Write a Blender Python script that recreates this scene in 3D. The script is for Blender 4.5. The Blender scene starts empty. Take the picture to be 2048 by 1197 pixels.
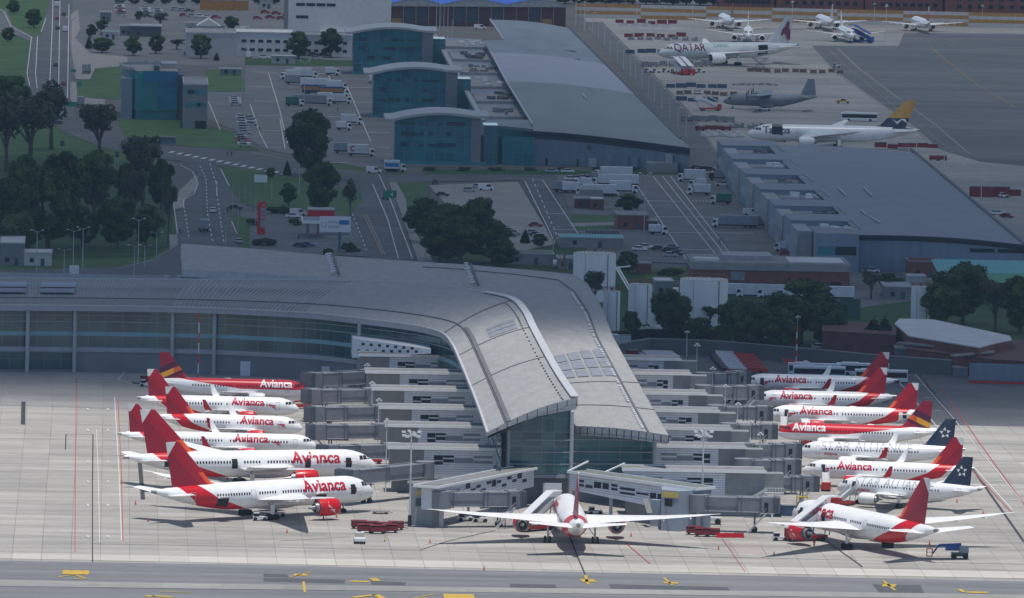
import bpy, bmesh, math, random
from mathutils import Vector, Matrix, noise as mnoise
SC = bpy.context.scene
R = math.radians
rnd = random.Random(7)
# ---------------------------------------------------------------- camera, sky, sun, exposure
F_PX, ROLL, PITCH, CAM_H = 18000., .022, math.atan(1531/18000.), 206.5
cam = bpy.data.cameras.new('camera'); cam_ob = bpy.data.objects.new('camera', cam)
SC.collection.objects.link(cam_ob); SC.camera = cam_ob
cam.sensor_width = 36; cam.lens = 36*F_PX/2048; cam.clip_start = 5; cam.clip_end = 20000
cam_ob.matrix_world = Matrix.Translation((0, 0, CAM_H)) @ Matrix.Rotation(R(90)-PITCH, 4, 'X') @ Matrix.Rotation(ROLL, 4, 'Z')
SUN_ELEV, SUN_AZ = R(82), R(155)          # azimuth clockwise from +Y: high, a little behind the camera and to the right
W = bpy.data.worlds.new('World'); SC.world = W; W.use_nodes = True
nt = W.node_tree; bg = nt.nodes['Background']
sky = nt.nodes.new('ShaderNodeTexSky'); sky.sky_type = 'NISHITA'; sky.sun_disc = False
sky.sun_elevation = SUN_ELEV; sky.sun_rotation = SUN_AZ; sky.altitude = 2500
nt.links.new(sky.outputs[0], bg.inputs[0]); bg.inputs[1].default_value = .13
sl = bpy.data.lights.new('sun', 'SUN'); sl.energy = 4.2; sl.angle = R(.53); sl.color = (1, .955, .89)
so = bpy.data.objects.new('sun', sl); SC.collection.objects.link(so)
sd = Vector((math.sin(SUN_AZ)*math.cos(SUN_ELEV), math.cos(SUN_AZ)*math.cos(SUN_ELEV), math.sin(SUN_ELEV)))
so.rotation_euler = (-sd).to_track_quat('-Z', 'Y').to_euler(); so.location = (0, 1500, 600)
SC.view_settings.view_transform = 'Standard'; SC.view_settings.look = 'None'
SC.view_settings.exposure = -.10; SC.view_settings.gamma = 1
SC.render.engine = 'CYCLES'; SC.cycles.use_denoising = True
# ---------------------------------------------------------------- survey: photo pixel -> point of the real place
_c, _s, _cp, _sp = math.cos(ROLL), math.sin(ROLL), math.cos(PITCH), math.sin(PITCH)
def G(px, py, z=0.):
    dx = px-1024; dy = py-598.5
    w = dx*_c+dy*_s; v = dy*_c-dx*_s
    t = (z-CAM_H)/(-F_PX*_sp-v*_cp)
    return Vector((w*t, (F_PX*_cp-v*_sp)*t, z))
def SCL(px, py): p = G(px, py); return F_PX/(p.y*_cp+CAM_H*_sp)
GA = R(2.6)                                # the airport grid: its "away" axis leans this much to the left of +Y
AX = Vector((-math.sin(GA), math.cos(GA), 0)); BX = Vector((math.cos(GA), math.sin(GA), 0))
# ---------------------------------------------------------------- materials
MATS = {}
def _new(name):
    m = bpy.data.materials.new(name); m.use_nodes = True; n = m.node_tree
    return m, n, n.nodes['Principled BSDF']
def node(n, t, **k):
    x = n.nodes.new(t)
    for a, b in k.items():
        if a.startswith('i_'): x.inputs[int(a[2:]) if a[2:].isdigit() else a[2:]].default_value = b
        else: setattr(x, a, b)
    return x
def lk(n, a, b): n.links.new(a, b)
def mat(name, col, rough=.6, var=.12, scale=.6, metal=0., stretch=(1, 1, 1), spec=.4, alpha=None):
    if name in MATS: return MATS[name]
    m, n, b = _new(name); MATS[name] = m
    tc = node(n, 'ShaderNodeTexCoord'); mp = node(n, 'ShaderNodeMapping'); mp.inputs[3].default_value = stretch
    lk(n, tc.outputs['Object'], mp.inputs[0])
    no = node(n, 'ShaderNodeTexNoise'); no.inputs['Scale'].default_value = scale; no.inputs['Detail'].default_value = 5
    lk(n, mp.outputs[0], no.inputs[0])
    mr = node(n, 'ShaderNodeMapRange'); mr.inputs[1].default_value = .3; mr.inputs[2].default_value = .7
    mr.inputs[3].default_value = 1-var; mr.inputs[4].default_value = 1+var; lk(n, no.outputs[0], mr.inputs[0])
    mx = node(n, 'ShaderNodeVectorMath', operation='SCALE'); mx.inputs[0].default_value = col
    lk(n, mr.outputs[0], mx.inputs['Scale']); lk(n, mx.outputs[0], b.inputs['Base Color'])
    b.inputs['Roughness'].default_value = rough; b.inputs['Metallic'].default_value = metal
    b.inputs['Specular IOR Level'].default_value = spec
    return m
def mask_mat(name, base, layers, rough=.3, spec=.5, coat=0.):
    """painted livery: layers = (colour, [half-planes (a,b,c,d): a*x+b*y+c*z+d>0, all must hold]) in object space"""
    if name in MATS: return MATS[name]
    m, n, b = _new(name); MATS[name] = m
    tc = node(n, 'ShaderNodeTexCoord'); cur = None
    nz = node(n, 'ShaderNodeTexNoise'); nz.inputs['Scale'].default_value = .5; nz.inputs['Detail'].default_value = 4
    lk(n, tc.outputs['Object'], nz.inputs[0])
    for col, hps in layers:
        acc = None
        for a, bb, c, d in hps:
            dp = node(n, 'ShaderNodeVectorMath', operation='DOT_PRODUCT'); dp.inputs[1].default_value = (a, bb, c)
            lk(n, tc.outputs['Object'], dp.inputs[0])
            g = node(n, 'ShaderNodeMath', operation='GREATER_THAN'); g.inputs[1].default_value = -d
            lk(n, dp.outputs['Value'], g.inputs[0])
            if acc is None: acc = g.outputs[0]
            else:
                mu = node(n, 'ShaderNodeMath', operation='MULTIPLY'); lk(n, acc, mu.inputs[0]); lk(n, g.outputs[0], mu.inputs[1]); acc = mu.outputs[0]
        mx = node(n, 'ShaderNodeMix', data_type='RGBA'); lk(n, acc, mx.inputs[0])
        if cur is None: mx.inputs[6].default_value = (*base, 1)
        else: lk(n, cur, mx.inputs[6])
        mx.inputs[7].default_value = (*col, 1); cur = mx.outputs[2]
    mr = node(n, 'ShaderNodeMapRange'); mr.inputs[1].default_value = .3; mr.inputs[2].default_value = .7
    mr.inputs[3].default_value = .93; mr.inputs[4].default_value = 1.04; lk(n, nz.outputs[0], mr.inputs[0])
    sc = node(n, 'ShaderNodeVectorMath', operation='SCALE')
    if cur is None: sc.inputs[0].default_value = base
    else: lk(n, cur, sc.inputs[0])
    lk(n, mr.outputs[0], sc.inputs['Scale']); lk(n, sc.outputs[0], b.inputs['Base Color'])
    b.inputs['Roughness'].default_value = rough; b.inputs['Specular IOR Level'].default_value = spec
    b.inputs['Coat Weight'].default_value = coat
    return m
def glass_mat(name, col, dark, sx, sz, rough=.12, frame=(.25, .3, .33), fw=.05, off=0.):
    """curtain wall: panes of slightly different tint between thin frames, in object space (x along wall or y, z up)"""
    if name in MATS: return MATS[name]
    m, n, b = _new(name); MATS[name] = m
    tc = node(n, 'ShaderNodeTexCoord'); sp = node(n, 'ShaderNodeSeparateXYZ'); lk(n, tc.outputs['UV'], sp.inputs[0])
    outs = []; cells = []
    for o, s in ((0, sx), (1, sz)):
        dv = node(n, 'ShaderNodeMath', operation='DIVIDE'); dv.inputs[1].default_value = s; lk(n, sp.outputs[o], dv.inputs[0])
        fr = node(n, 'ShaderNodeMath', operation='FRACT'); lk(n, dv.outputs[0], fr.inputs[0])
        g = node(n, 'ShaderNodeMath', operation='LESS_THAN'); g.inputs[1].default_value = fw/s*2; lk(n, fr.outputs[0], g.inputs[0]); outs.append(g.outputs[0])
        fl = node(n, 'ShaderNodeMath', operation='FLOOR'); lk(n, dv.outputs[0], fl.inputs[0]); cells.append(fl.outputs[0])
    cb = node(n, 'ShaderNodeCombineXYZ'); lk(n, cells[0], cb.inputs[0]); lk(n, cells[1], cb.inputs[1])
    wn = node(n, 'ShaderNodeTexWhiteNoise'); lk(n, cb.outputs[0], wn.inputs[0])
    no = node(n, 'ShaderNodeTexNoise'); no.inputs['Scale'].default_value = .09; no.inputs['Detail'].default_value = 3; lk(n, tc.outputs['UV'], no.inputs[0])
    ad = node(n, 'ShaderNodeMath', operation='MULTIPLY_ADD'); lk(n, wn.outputs[0], ad.inputs[0]); ad.inputs[1].default_value = .45
    ns = node(n, 'ShaderNodeMapRange'); ns.inputs[1].default_value = .35; ns.inputs[2].default_value = .65; ns.inputs[4].default_value = .6
    lk(n, no.outputs[0], ns.inputs[0]); lk(n, ns.outputs[0], ad.inputs[2])
    mx = node(n, 'ShaderNodeMix', data_type='RGBA'); lk(n, ad.outputs[0], mx.inputs[0])
    mx.inputs[6].default_value = (*dark, 1); mx.inputs[7].default_value = (*col, 1)
    mm = node(n, 'ShaderNodeMath', operation='MAXIMUM'); lk(n, outs[0], mm.inputs[0]); lk(n, outs[1], mm.inputs[1])
    m2 = node(n, 'ShaderNodeMix', data_type='RGBA'); lk(n, mm.outputs[0], m2.inputs[0]); lk(n, mx.outputs[2], m2.inputs[6]); m2.inputs[7].default_value = (*frame, 1)
    lk(n, m2.outputs[2], b.inputs['Base Color'])
    b.inputs['Roughness'].default_value = rough; b.inputs['Specular IOR Level'].default_value = .8
    return m
# ---------------------------------------------------------------- mesh builder
class MB:
    def __init__(s): s.v = []; s.f = []; s.m = []
    def face(s, pts, mi=0):
        i = len(s.v); s.v += [tuple(p) for p in pts]; s.f.append(tuple(range(i, i+len(pts)))); s.m.append(mi); return s
    def idx(s, vs, fs, mi=0):
        i = len(s.v); s.v += [tuple(p) for p in vs]
        for f in fs: s.f.append(tuple(i+k for k in f)); s.m.append(mi)
        return s
    def box(s, x0, x1, y0, y1, z0, z1, mi=0, fr=None):
        vs = [(x, y, z) for z in (z0, z1) for x, y in ((x0, y0), (x1, y0), (x1, y1), (x0, y1))]
        if fr: vs = [fr(Vector(p)) for p in vs]
        return s.idx(vs, [(0, 3, 2, 1), (4, 5, 6, 7), (0, 1, 5, 4), (1, 2, 6, 5), (2, 3, 7, 6), (3, 0, 4, 7)], mi)
    def prism(s, pts, z0, z1, mi=0, ztop=None):
        n = len(pts)
        vs = [(p[0], p[1], z0) for p in pts]+[(p[0], p[1], ztop[k] if ztop else z1) for k, p in enumerate(pts)]
        return s.idx(vs, [tuple(range(n-1, -1, -1)), tuple(range(n, 2*n))]+[(k, (k+1) % n, n+(k+1) % n, n+k) for k in range(n)], mi)
    def bar(s, a, b, w, h=None, mi=0, up=(0, 0, 1)):
        a = Vector(a); b = Vector(b); h = h or w; d = (b-a).normalized(); u = Vector(up)
        if abs(d.dot(u)) > .98: u = Vector((1, 0, 0))
        x = d.cross(u).normalized()*w/2; y = d.cross(x).normalized()*h/2
        vs = [p+q for p in (a, b) for q in (-x-y, x-y, x+y, -x+y)]
        return s.idx(vs, [(0, 1, 2, 3), (7, 6, 5, 4), (0, 4, 5, 1), (1, 5, 6, 2), (2, 6, 7, 3), (3, 7, 4, 0)], mi)
    def cyl(s, a, b, r0, r1=None, n=10, mi=0):
        a = Vector(a); b = Vector(b); r1 = r0 if r1 is None else r1; d = (b-a).normalized()
        u = Vector((0, 0, 1)) if abs(d.z) < .9 else Vector((1, 0, 0))
        x = d.cross(u).normalized(); y = d.cross(x)
        vs = [c+(x*math.cos(2*math.pi*k/n)+y*math.sin(2*math.pi*k/n))*r for c, r in ((a, r0), (b, r1)) for k in range(n)]
        return s.idx(vs, [tuple(range(n)), tuple(range(2*n-1, n-1, -1))]+[(k, n+k, n+(k+1) % n, (k+1) % n) for k in range(n)], mi)
    def loft(s, rings, mi=0, closed=True, caps=True):
        n = len(rings[0]); vs = [p for r in rings for p in r]; fs = []
        for j in range(len(rings)-1):
            for k in range(n if closed else n-1):
                a = j*n+k; b = j*n+(k+1) % n; fs.append((a, b, b+n, a+n))
        if caps: fs += [tuple(range(n-1, -1, -1)), tuple((len(rings)-1)*n+k for k in range(n))]
        return s.idx(vs, fs, mi)
    def grid(s, P, mi=0):
        """P[i][j] points"""
        m_ = len(P[0]); fs = [(i*m_+j, i*m_+j+1, (i+1)*m_+j+1, (i+1)*m_+j) for i in range(len(P)-1) for j in range(m_-1)]
        return s.idx([p for r in P for p in r], fs, mi)
    def build(s, name, mats, parent=None, smooth=False, uv=False):
        me = bpy.data.meshes.new(name); me.from_pydata(s.v, [], s.f)
        mats = mats if isinstance(mats, (list, tuple)) else [mats]
        for m in mats: me.materials.append(m)
        if len(mats) > 1: me.polygons.foreach_set('material_index', s.m)
        if smooth:
            me.polygons.foreach_set('use_smooth', [True]*len(s.f))
            try: me.set_sharp_from_angle(angle=R(38))
            except Exception: pass
        if uv:   # metres along the wall, metres up
            ul = me.uv_layers.new(name='UV')
            for p in me.polygons:
                nn = p.normal; t = Vector((-nn.y, nn.x, 0))
                t = t.normalized() if t.length > .01 else Vector((1, 0, 0))
                for li in p.loop_indices:
                    co = me.vertices[me.loops[li].vertex_index].co
                    ul.data[li].uv = (co.dot(t), co.z if abs(nn.z) < .8 else co.y)
        me.validate(); o = bpy.data.objects.new(name, me); SC.collection.objects.link(o)
        if parent is not None: o.parent = parent
        return o
def tag(o, label=None, cat=None, group=None, kind=None):
    if label: o['label'] = label
    if cat: o['category'] = cat
    if group: o['group'] = group
    if kind: o['kind'] = kind
    return o
def thing(name, label, cat, loc=(0, 0, 0), rz=0., group=None, sc=1.):
    o = bpy.data.objects.new(name, None); SC.collection.objects.link(o); o.empty_display_size = 1
    o.location = loc; o.rotation_euler = (0, 0, rz); o.scale = (sc, sc, sc)
    return tag(o, label, cat, group)
def kids(o): return [c for c in bpy.data.objects if c.parent is o]
KIDS = {}
def reg(o):
    def rec(x): return [(c, rec(c)) for c in kids(x)]
    KIDS[o.name] = rec(o); return o
def dup(o, loc, rz=0., label=None, group=None, sc=None, cat=None):
    """a copy of a thing with copies of its parts and sub-parts (meshes shared)"""
    c = o.copy(); SC.collection.objects.link(c); c.location = loc; c.rotation_euler = (0, 0, rz)
    if sc is not None: c.scale = (sc, sc, sc) if not isinstance(sc, tuple) else sc
    def rec(lst, par):
        for ch, sub in lst:
            k = ch.copy(); SC.collection.objects.link(k); k.parent = par; rec(sub, k)
    rec(KIDS[o.name] if o.name in KIDS else reg(o) and KIDS[o.name], c)
    if label: c['label'] = label
    if group: c['group'] = group
    elif 'group' in c and group is not None: del c['group']
    if cat: c['category'] = cat
    return c
class Kind:
    """first placement moves the prototype itself, later ones copy it"""
    def __init__(s, proto): s.o = reg(proto); s.used = False; proto.location = (0, -200, 0)
    def put(s, loc, rz, label, group=None, sc=None):
        if not s.used:
            s.used = True; o = s.o; o.location = loc; o.rotation_euler = (0, 0, rz); o['label'] = label
            if group: o['group'] = group
            if sc is not None: o.scale = (sc, sc, sc) if not isinstance(sc, tuple) else sc
            return o
        return dup(s.o, loc, rz, label, group or None, sc)
def text_mesh(txt, size, bold=.0, cuts=0):
    cu = bpy.data.curves.new('t', 'FONT'); cu.body = txt; cu.size = size; cu.offset = bold*size; cu.resolution_u = 3
    ob = bpy.data.objects.new('t', cu); SC.collection.objects.link(ob)
    me = bpy.data.meshes.new_from_object(ob.evaluated_get(bpy.context.evaluated_depsgraph_get()))
    bpy.data.objects.remove(ob); bpy.data.curves.remove(cu)
    bm = bmesh.new(); bm.from_mesh(me); bpy.data.meshes.remove(me)
    zs = [v.co.y for v in bm.verts]; lo, hi = min(zs), max(zs)
    for k in range(1, cuts):
        g = list(bm.verts)+list(bm.edges)+list(bm.faces)
        bmesh.ops.bisect_plane(bm, geom=g, plane_co=(0, lo+(hi-lo)*k/cuts, 0), plane_no=(0, 1, 0))
    bm.verts.ensure_lookup_table()
    vs = [v.co.copy() for v in bm.verts]; fs = [tuple(v.index for v in f.verts) for f in bm.faces]
    bm.free(); return vs, fs
def bx3(mb, c, w, d, h, rz=0., mi=0):
    """box by centre of its base"""
    ca, sa = math.cos(rz), math.sin(rz)
    return mb.box(-w/2, w/2, -d/2, d/2, 0, h, mi, lambda p: Vector((c[0]+p.x*ca-p.y*sa, c[1]+p.x*sa+p.y*ca, c[2]+p.z)))
from mathutils.geometry import tessellate_polygon
# ---------------------------------------------------------------- ground materials
def ground_mat(name, c1, c2, streak=(1, 1, 1), scale=.05, joint=0., jx=5.9, jy=24., jcol=(.1, .1, .1), jw=.12, patch=.06, rough=.85, fine=.06, stain=0.):
    m, n, b = _new(name); MATS[name] = m
    tc = node(n, 'ShaderNodeTexCoord'); ro = node(n, 'ShaderNodeVectorRotate', rotation_type='Z_AXIS'); ro.inputs['Angle'].default_value = -GA
    lk(n, tc.outputs['Object'], ro.inputs['Vector'])
    mp = node(n, 'ShaderNodeMapping'); mp.inputs[3].default_value = streak; lk(n, ro.outputs[0], mp.inputs[0])
    n1 = node(n, 'ShaderNodeTexNoise'); n1.inputs['Scale'].default_value = scale; n1.inputs['Detail'].default_value = 8; n1.inputs['Roughness'].default_value = .65
    lk(n, mp.outputs[0], n1.inputs[0])
    r1 = node(n, 'ShaderNodeMapRange'); r1.inputs[1].default_value = .32; r1.inputs[2].default_value = .68; lk(n, n1.outputs[0], r1.inputs[0])
    mx = node(n, 'ShaderNodeMix', data_type='RGBA'); lk(n, r1.outputs[0], mx.inputs[0]); mx.inputs[6].default_value = (*c1, 1); mx.inputs[7].default_value = (*c2, 1)
    n2 = node(n, 'ShaderNodeTexNoise'); n2.inputs['Scale'].default_value = 1.3; n2.inputs['Detail'].default_value = 6; lk(n, mp.outputs[0], n2.inputs[0])
    r2 = node(n, 'ShaderNodeMapRange'); r2.inputs[1].default_value = .3; r2.inputs[2].default_value = .7; r2.inputs[3].default_value = 1-fine; r2.inputs[4].default_value = 1+fine; lk(n, n2.outputs[0], r2.inputs[0])
    cur = node(n, 'ShaderNodeVectorMath', operation='SCALE'); lk(n, mx.outputs[2], cur.inputs[0]); lk(n, r2.outputs[0], cur.inputs['Scale'])
    out = cur.outputs[0]
    if stain:
        mq = node(n, 'ShaderNodeMapping'); mq.inputs[3].default_value = (.35, 2.6, 1); lk(n, ro.outputs[0], mq.inputs[0])
        ns = node(n, 'ShaderNodeTexNoise'); ns.inputs['Scale'].default_value = .035; ns.inputs['Detail'].default_value = 9; ns.inputs['Roughness'].default_value = .75; lk(n, mq.outputs[0], ns.inputs[0])
        rs = node(n, 'ShaderNodeMapRange'); rs.inputs[1].default_value = .56; rs.inputs[2].default_value = .72; rs.inputs[4].default_value = stain; lk(n, ns.outputs[0], rs.inputs[0])
        ms = node(n, 'ShaderNodeMix', data_type='RGBA'); lk(n, rs.outputs[0], ms.inputs[0]); lk(n, out, ms.inputs[6]); ms.inputs[7].default_value = (.12, .095, .075, 1); out = ms.outputs[2]
    if joint > 0:
        sp = node(n, 'ShaderNodeSeparateXYZ'); lk(n, ro.outputs[0], sp.inputs[0]); cells = []; js = []
        for o, s in ((0, jx), (1, jy)):
            dv = node(n, 'ShaderNodeMath', operation='DIVIDE'); dv.inputs[1].default_value = s; lk(n, sp.outputs[o], dv.inputs[0])
            fl = node(n, 'ShaderNodeMath', operation='FLOOR'); lk(n, dv.outputs[0], fl.inputs[0]); cells.append(fl.outputs[0])
            fr = node(n, 'ShaderNodeMath', operation='FRACT'); lk(n, dv.outputs[0], fr.inputs[0])
            g = node(n, 'ShaderNodeMath', operation='LESS_THAN'); g.inputs[1].default_value = (jw if o == 0 else jw*5)/s; lk(n, fr.outputs[0], g.inputs[0])
            k = node(n, 'ShaderNodeMath', operation='MULTIPLY'); lk(n, g.outputs[0], k.inputs[0]); k.inputs[1].default_value = joint*(1 if o == 0 else .55); js.append(k.outputs[0])
        cb = node(n, 'ShaderNodeCombineXYZ'); lk(n, cells[0], cb.inputs[0]); lk(n, cells[1], cb.inputs[1])
        wn = node(n, 'ShaderNodeTexWhiteNoise'); lk(n, cb.outputs[0], wn.inputs[0])
        r3 = node(n, 'ShaderNodeMapRange'); r3.inputs[3].default_value = 1-patch; r3.inputs[4].default_value = 1+patch; lk(n, wn.outputs[0], r3.inputs[0])
        c3 = node(n, 'ShaderNodeVectorMath', operation='SCALE'); lk(n, out, c3.inputs[0]); lk(n, r3.outputs[0], c3.inputs['Scale'])
        n4 = node(n, 'ShaderNodeTexNoise'); n4.inputs['Scale'].default_value = .03; lk(n, ro.outputs[0], n4.inputs[0])
        r4 = node(n, 'ShaderNodeMapRange'); r4.inputs[1].default_value = .35; r4.inputs[2].default_value = .6; r4.inputs[3].default_value = .35; lk(n, n4.outputs[0], r4.inputs[0])
        ad = node(n, 'ShaderNodeMath', operation='MAXIMUM'); lk(n, js[0], ad.inputs[0]); lk(n, js[1], ad.inputs[1])
        am = node(n, 'ShaderNodeMath', operation='MULTIPLY'); lk(n, ad.outputs[0], am.inputs[0]); lk(n, r4.outputs[0], am.inputs[1])
        m4 = node(n, 'ShaderNodeMix', data_type='RGBA'); lk(n, am.outputs[0], m4.inputs[0]); lk(n, c3.outputs[0], m4.inputs[6]); m4.inputs[7].default_value = (*jcol, 1); out = m4.outputs[2]
    lk(n, out, b.inputs['Base Color']); b.inputs['Roughness'].default_value = rough; b.inputs['Specular IOR Level'].default_value = .25
    return m
GM = {
 'base': ground_mat('dusty_ground', (.10, .10, .095), (.15, .145, .13), scale=.03),
 'apron': ground_mat('apron_concrete', (.25, .238, .215), (.44, .418, .385), streak=(.28, 2.2, 1), scale=.06, joint=.75, patch=.08, fine=.14, stain=.55),
 'apron2': ground_mat('worn_apron_concrete', (.22, .215, .205), (.36, .35, .33), streak=(.3, 1, 1), scale=.04, joint=.3, jx=12, jy=30, patch=.05, fine=.12),
 'apron3': ground_mat('pale_apron_concrete', (.42, .40, .35), (.56, .53, .47), streak=(.3, 2, 1), scale=.05, joint=.7, jx=5.9, jy=40, stain=.6),
 'taxi': ground_mat('taxiway_asphalt', (.135, .14, .15), (.22, .222, .228), streak=(.16, 3, 1), scale=.06, fine=.18, stain=.5),
 'asph': ground_mat('asphalt', (.09, .094, .10), (.145, .15, .155), streak=(.6, 1, 1), scale=.05, fine=.14),
 'asph2': ground_mat('stained_asphalt', (.08, .086, .094), (.165, .17, .175), streak=(.22, 1.3, 1), scale=.035, fine=.2),
 'tar': ground_mat('fresh_asphalt', (.085, .088, .095), (.10, .103, .11), scale=.2),
 'lot': ground_mat('parking_asphalt', (.12, .125, .13), (.19, .19, .19), scale=.05, fine=.12),
 'beige': ground_mat('beige_concrete', (.28, .26, .235), (.36, .335, .30), scale=.06, fine=.1),
 'path': ground_mat('paving', (.26, .24, .22), (.33, .31, .29), scale=.2),
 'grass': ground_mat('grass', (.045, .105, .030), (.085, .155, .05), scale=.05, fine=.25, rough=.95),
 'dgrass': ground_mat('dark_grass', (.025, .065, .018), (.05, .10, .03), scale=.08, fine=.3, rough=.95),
 'earth': ground_mat('bare_earth', (.12, .085, .06), (.2, .15, .11), scale=.2, fine=.3),
 'white': ground_mat('road_paint_white', (.55, .55, .53), (.72, .72, .7), scale=.8),
 'yellow': ground_mat('road_paint_yellow', (.40, .27, .05), (.62, .42, .07), scale=.8),
 'red': ground_mat('road_paint_red', (.42, .05, .05), (.5, .14, .12), scale=.8),
 'dark': ground_mat('drain_channel', (.04, .042, .045), (.07, .07, .07), scale=.8),
 'ghost': ground_mat('worn_paint', (.26, .24, .21), (.3, .27, .24), scale=.8),
}
def sheet(name, px, mat_, lvl, kind='structure', label=None, cat='ground'):
    """a flat surface on the ground, outlined in photo pixels, at layer lvl"""
    mb = MB(); z = lvl*.018
    mb.face([G(x, y).xy.to_3d()+Vector((0, 0, z)) for x, y in px]); o = mb.build(name, mat_)
    if o.data.polygons[0].normal.z < 0: o.data.flip_normals()
    tag(o, label or name.replace('_', ' '), cat, kind=kind); return o
SN = {}
def tri_sheet(name, px, mat_, lvl):      # for concave outlines
    SN[lvl] = SN.get(lvl, 0)+1; z = lvl*.03+SN[lvl]*.007+(.0035 if lvl % 2 else 0); P = [G(x, y).xy.to_3d()+Vector((0, 0, z)) for x, y in px]
    mb = MB(); tr = tessellate_polygon([[p.xy.to_3d() for p in P]]); mb.idx(P, [tuple(t) if (P[t[1]]-P[t[0]]).cross(P[t[2]]-P[t[0]]).z > 0 else tuple(t)[::-1] for t in tr]); o = mb.build(name, mat_)
    return tag(o, name.replace('_', ' '), 'ground', kind='structure')
mb = MB(); mb.face([(-1500, -300, 0), (1500, -300, 0), (1500, 6500, 0), (-1500, 6500, 0)])
tag(mb.build('ground', GM['base']), 'open ground of the airport', 'ground', kind='structure')
S = tri_sheet
# foreground
S('taxiway', [(-300, 1116), (0, 1122), (512, 1131), (1024, 1143), (1536, 1153), (2048, 1164), (2400, 1171), (2400, 1500), (-300, 1500)], GM['taxi'], 2)
S('apron', [(-300, 735), (400, 742), (1000, 790), (1300, 830), (1850, 850), (2400, 862), (2400, 1171), (2048, 1164), (1536, 1153), (1024, 1143), (512, 1131), (0, 1122), (-300, 1116)], GM['apron'], 1)
S('dark_apron', [(1020, 560), (1250, 700), (1350, 706), (1900, 745), (2400, 760), (2400, 862), (1850, 850), (1300, 830)], GM['asph'], 2)
S('dark_apron', [(-300, 735), (300, 742), (700, 760), (640, 800), (330, 822), (-300, 800)], GM['apron2'], 2)  # darker concrete sheet over the back left of the apron
S('apron_border', [(-300, 1100), (2400, 1152), (2400, 1165), (2048, 1158), (1024, 1139), (0, 1118), (-300, 1112)], GM['apron3'], 2)
for q in ([(527, 1149), (575, 1150), (577, 1156), (527, 1155)], [(527, 1157), (690, 1161), (690, 1168), (527, 1164)],
          [(742, 1163), (812, 1166), (810, 1172), (742, 1170)], [(1218, 1170), (1455, 1176), (1462, 1185), (1224, 1181)], [(1020, 1169), (1110, 1171), (1113, 1177), (1020, 1176)],
          [(1745, 1170), (1840, 1172), (1850, 1190), (1762, 1190)]):
    S('asphalt_patch', q, GM['tar'], 3)
S('pale_taxiway_strip', [(-300, 1158), (0, 1161), (270, 1167), (2048, 1191), (2400, 1196), (2400, 1205), (0, 1174), (-300, 1170)], GM['apron2'], 3)
# far apron and taxiway
S('far_apron', [(1165, 30), (2400, 60), (2400, 620), (1500, 520), (1380, 300), (1180, 60)], GM['apron2'], 1)
S('far_taxiway', [(1624, 92), (1665, 140), (1750, 200), (1830, 255), (1880, 300), (1960, 324), (2048, 333), (2400, 350), (2400, 74), (1808, 67), (1797, 93)], GM['asph2'], 2)
S('service_road', [(1172, 45), (1205, 45), (1265, 105), (1380, 225), (1455, 335), (1395, 335), (1185, 65)], GM['asph'], 2)
S('concrete_strip', [(1400, 46), (1780, 57), (2400, 66), (2400, 72), (1790, 66), (1420, 55)], GM['beige'], 4)
# left landscape
S('lawn', [(-200, -20), (108, -20), (88, 38), (82, 70), (62, 77), (52, 165), (80, 215), (120, 262), (330, 322), (345, 360), (352, 480), (330, 520), (240, 542), (-200, 552)], GM['grass'], 1)
S('lawn', [(165, 60), (225, 60), (225, 105), (180, 110), (160, 90)], GM['grass'], 1)
S('lawn', [(190, 138), (255, 133), (250, 200), (155, 195), (155, 165)], GM['grass'], 2)
S('lawn', [(235, 240), (360, 240), (470, 265), (520, 302), (430, 300), (250, 277)], GM['grass'], 2)
S('lawn', [(410, 140), (485, 140), (490, 185), (412, 183)], GM['grass'], 2)
S('lawn', [(380, 318), (500, 325), (700, 330), (800, 350), (700, 362), (600, 372), (470, 345)], GM['grass'], 3)
S('lawn', [(440, 335), (470, 345), (720, 385), (735, 440), (600, 440), (490, 410), (462, 380)], GM['grass'], 3)
S('lawn', [(785, 358), (850, 360), (870, 420), (900, 520), (850, 515), (805, 400)], GM['grass'], 3)
S('lawn', [(470, 430), (500, 440), (500, 500), (480, 500), (455, 400)], GM['grass'], 3)
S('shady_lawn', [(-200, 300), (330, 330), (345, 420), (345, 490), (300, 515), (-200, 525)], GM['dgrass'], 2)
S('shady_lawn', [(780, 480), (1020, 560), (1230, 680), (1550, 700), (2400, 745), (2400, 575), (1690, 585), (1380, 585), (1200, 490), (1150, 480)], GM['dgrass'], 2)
# roads and lots
S('road', [(108, -20), (146, -20), (140, 120), (137, 190), (150, 232), (200, 268), (320, 292), (450, 300), (620, 335), (800, 352), (1040, 345), (1120, 345), (1250, 345), (1250, 358), (1040, 362), (800, 366), (620, 360), (440, 332), (330, 320), (200, 295), (120, 262), (80, 215), (52, 165), (62, 77), (82, 70), (88, 38)], GM['asph'], 3)
S('road', [(330, 303), (400, 308), (440, 325), (458, 350), (462, 380), (480, 440), (505, 505), (355, 500), (352, 400), (345, 390), (390, 375), (396, 350), (370, 325), (330, 318)], GM['asph'], 4)
S('traffic_island', [(394, 378), (396, 355), (390, 352), (346, 396), (348, 420), (368, 416), (370, 400)], GM['beige'], 5)
S('road', [(-200, 545), (240, 537), (300, 524), (356, 492), (365, 500), (400, 560), (-200, 560)], GM['asph'], 3)
S('footpath', [(-200, 541), (150, 541), (240, 536), (300, 522), (340, 500), (338, 470), (354, 470), (356, 492), (330, 518), (270, 540), (-200, 549)], GM['path'], 4)
S('median', [(101, 70), (106, 68), (98, 180), (90, 176), (96, 100)], GM['beige'], 4)
S('side_road', [(-60, 10), (14, 22), (24, 50), (64, 74), (62, 84), (20, 66), (-60, 62)], GM['lot'], 2)
S('forecourt', [(146, -20), (720, -20), (720, 140), (255, 128), (190, 138), (150, 160), (140, 130)], GM['lot'], 1)
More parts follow.
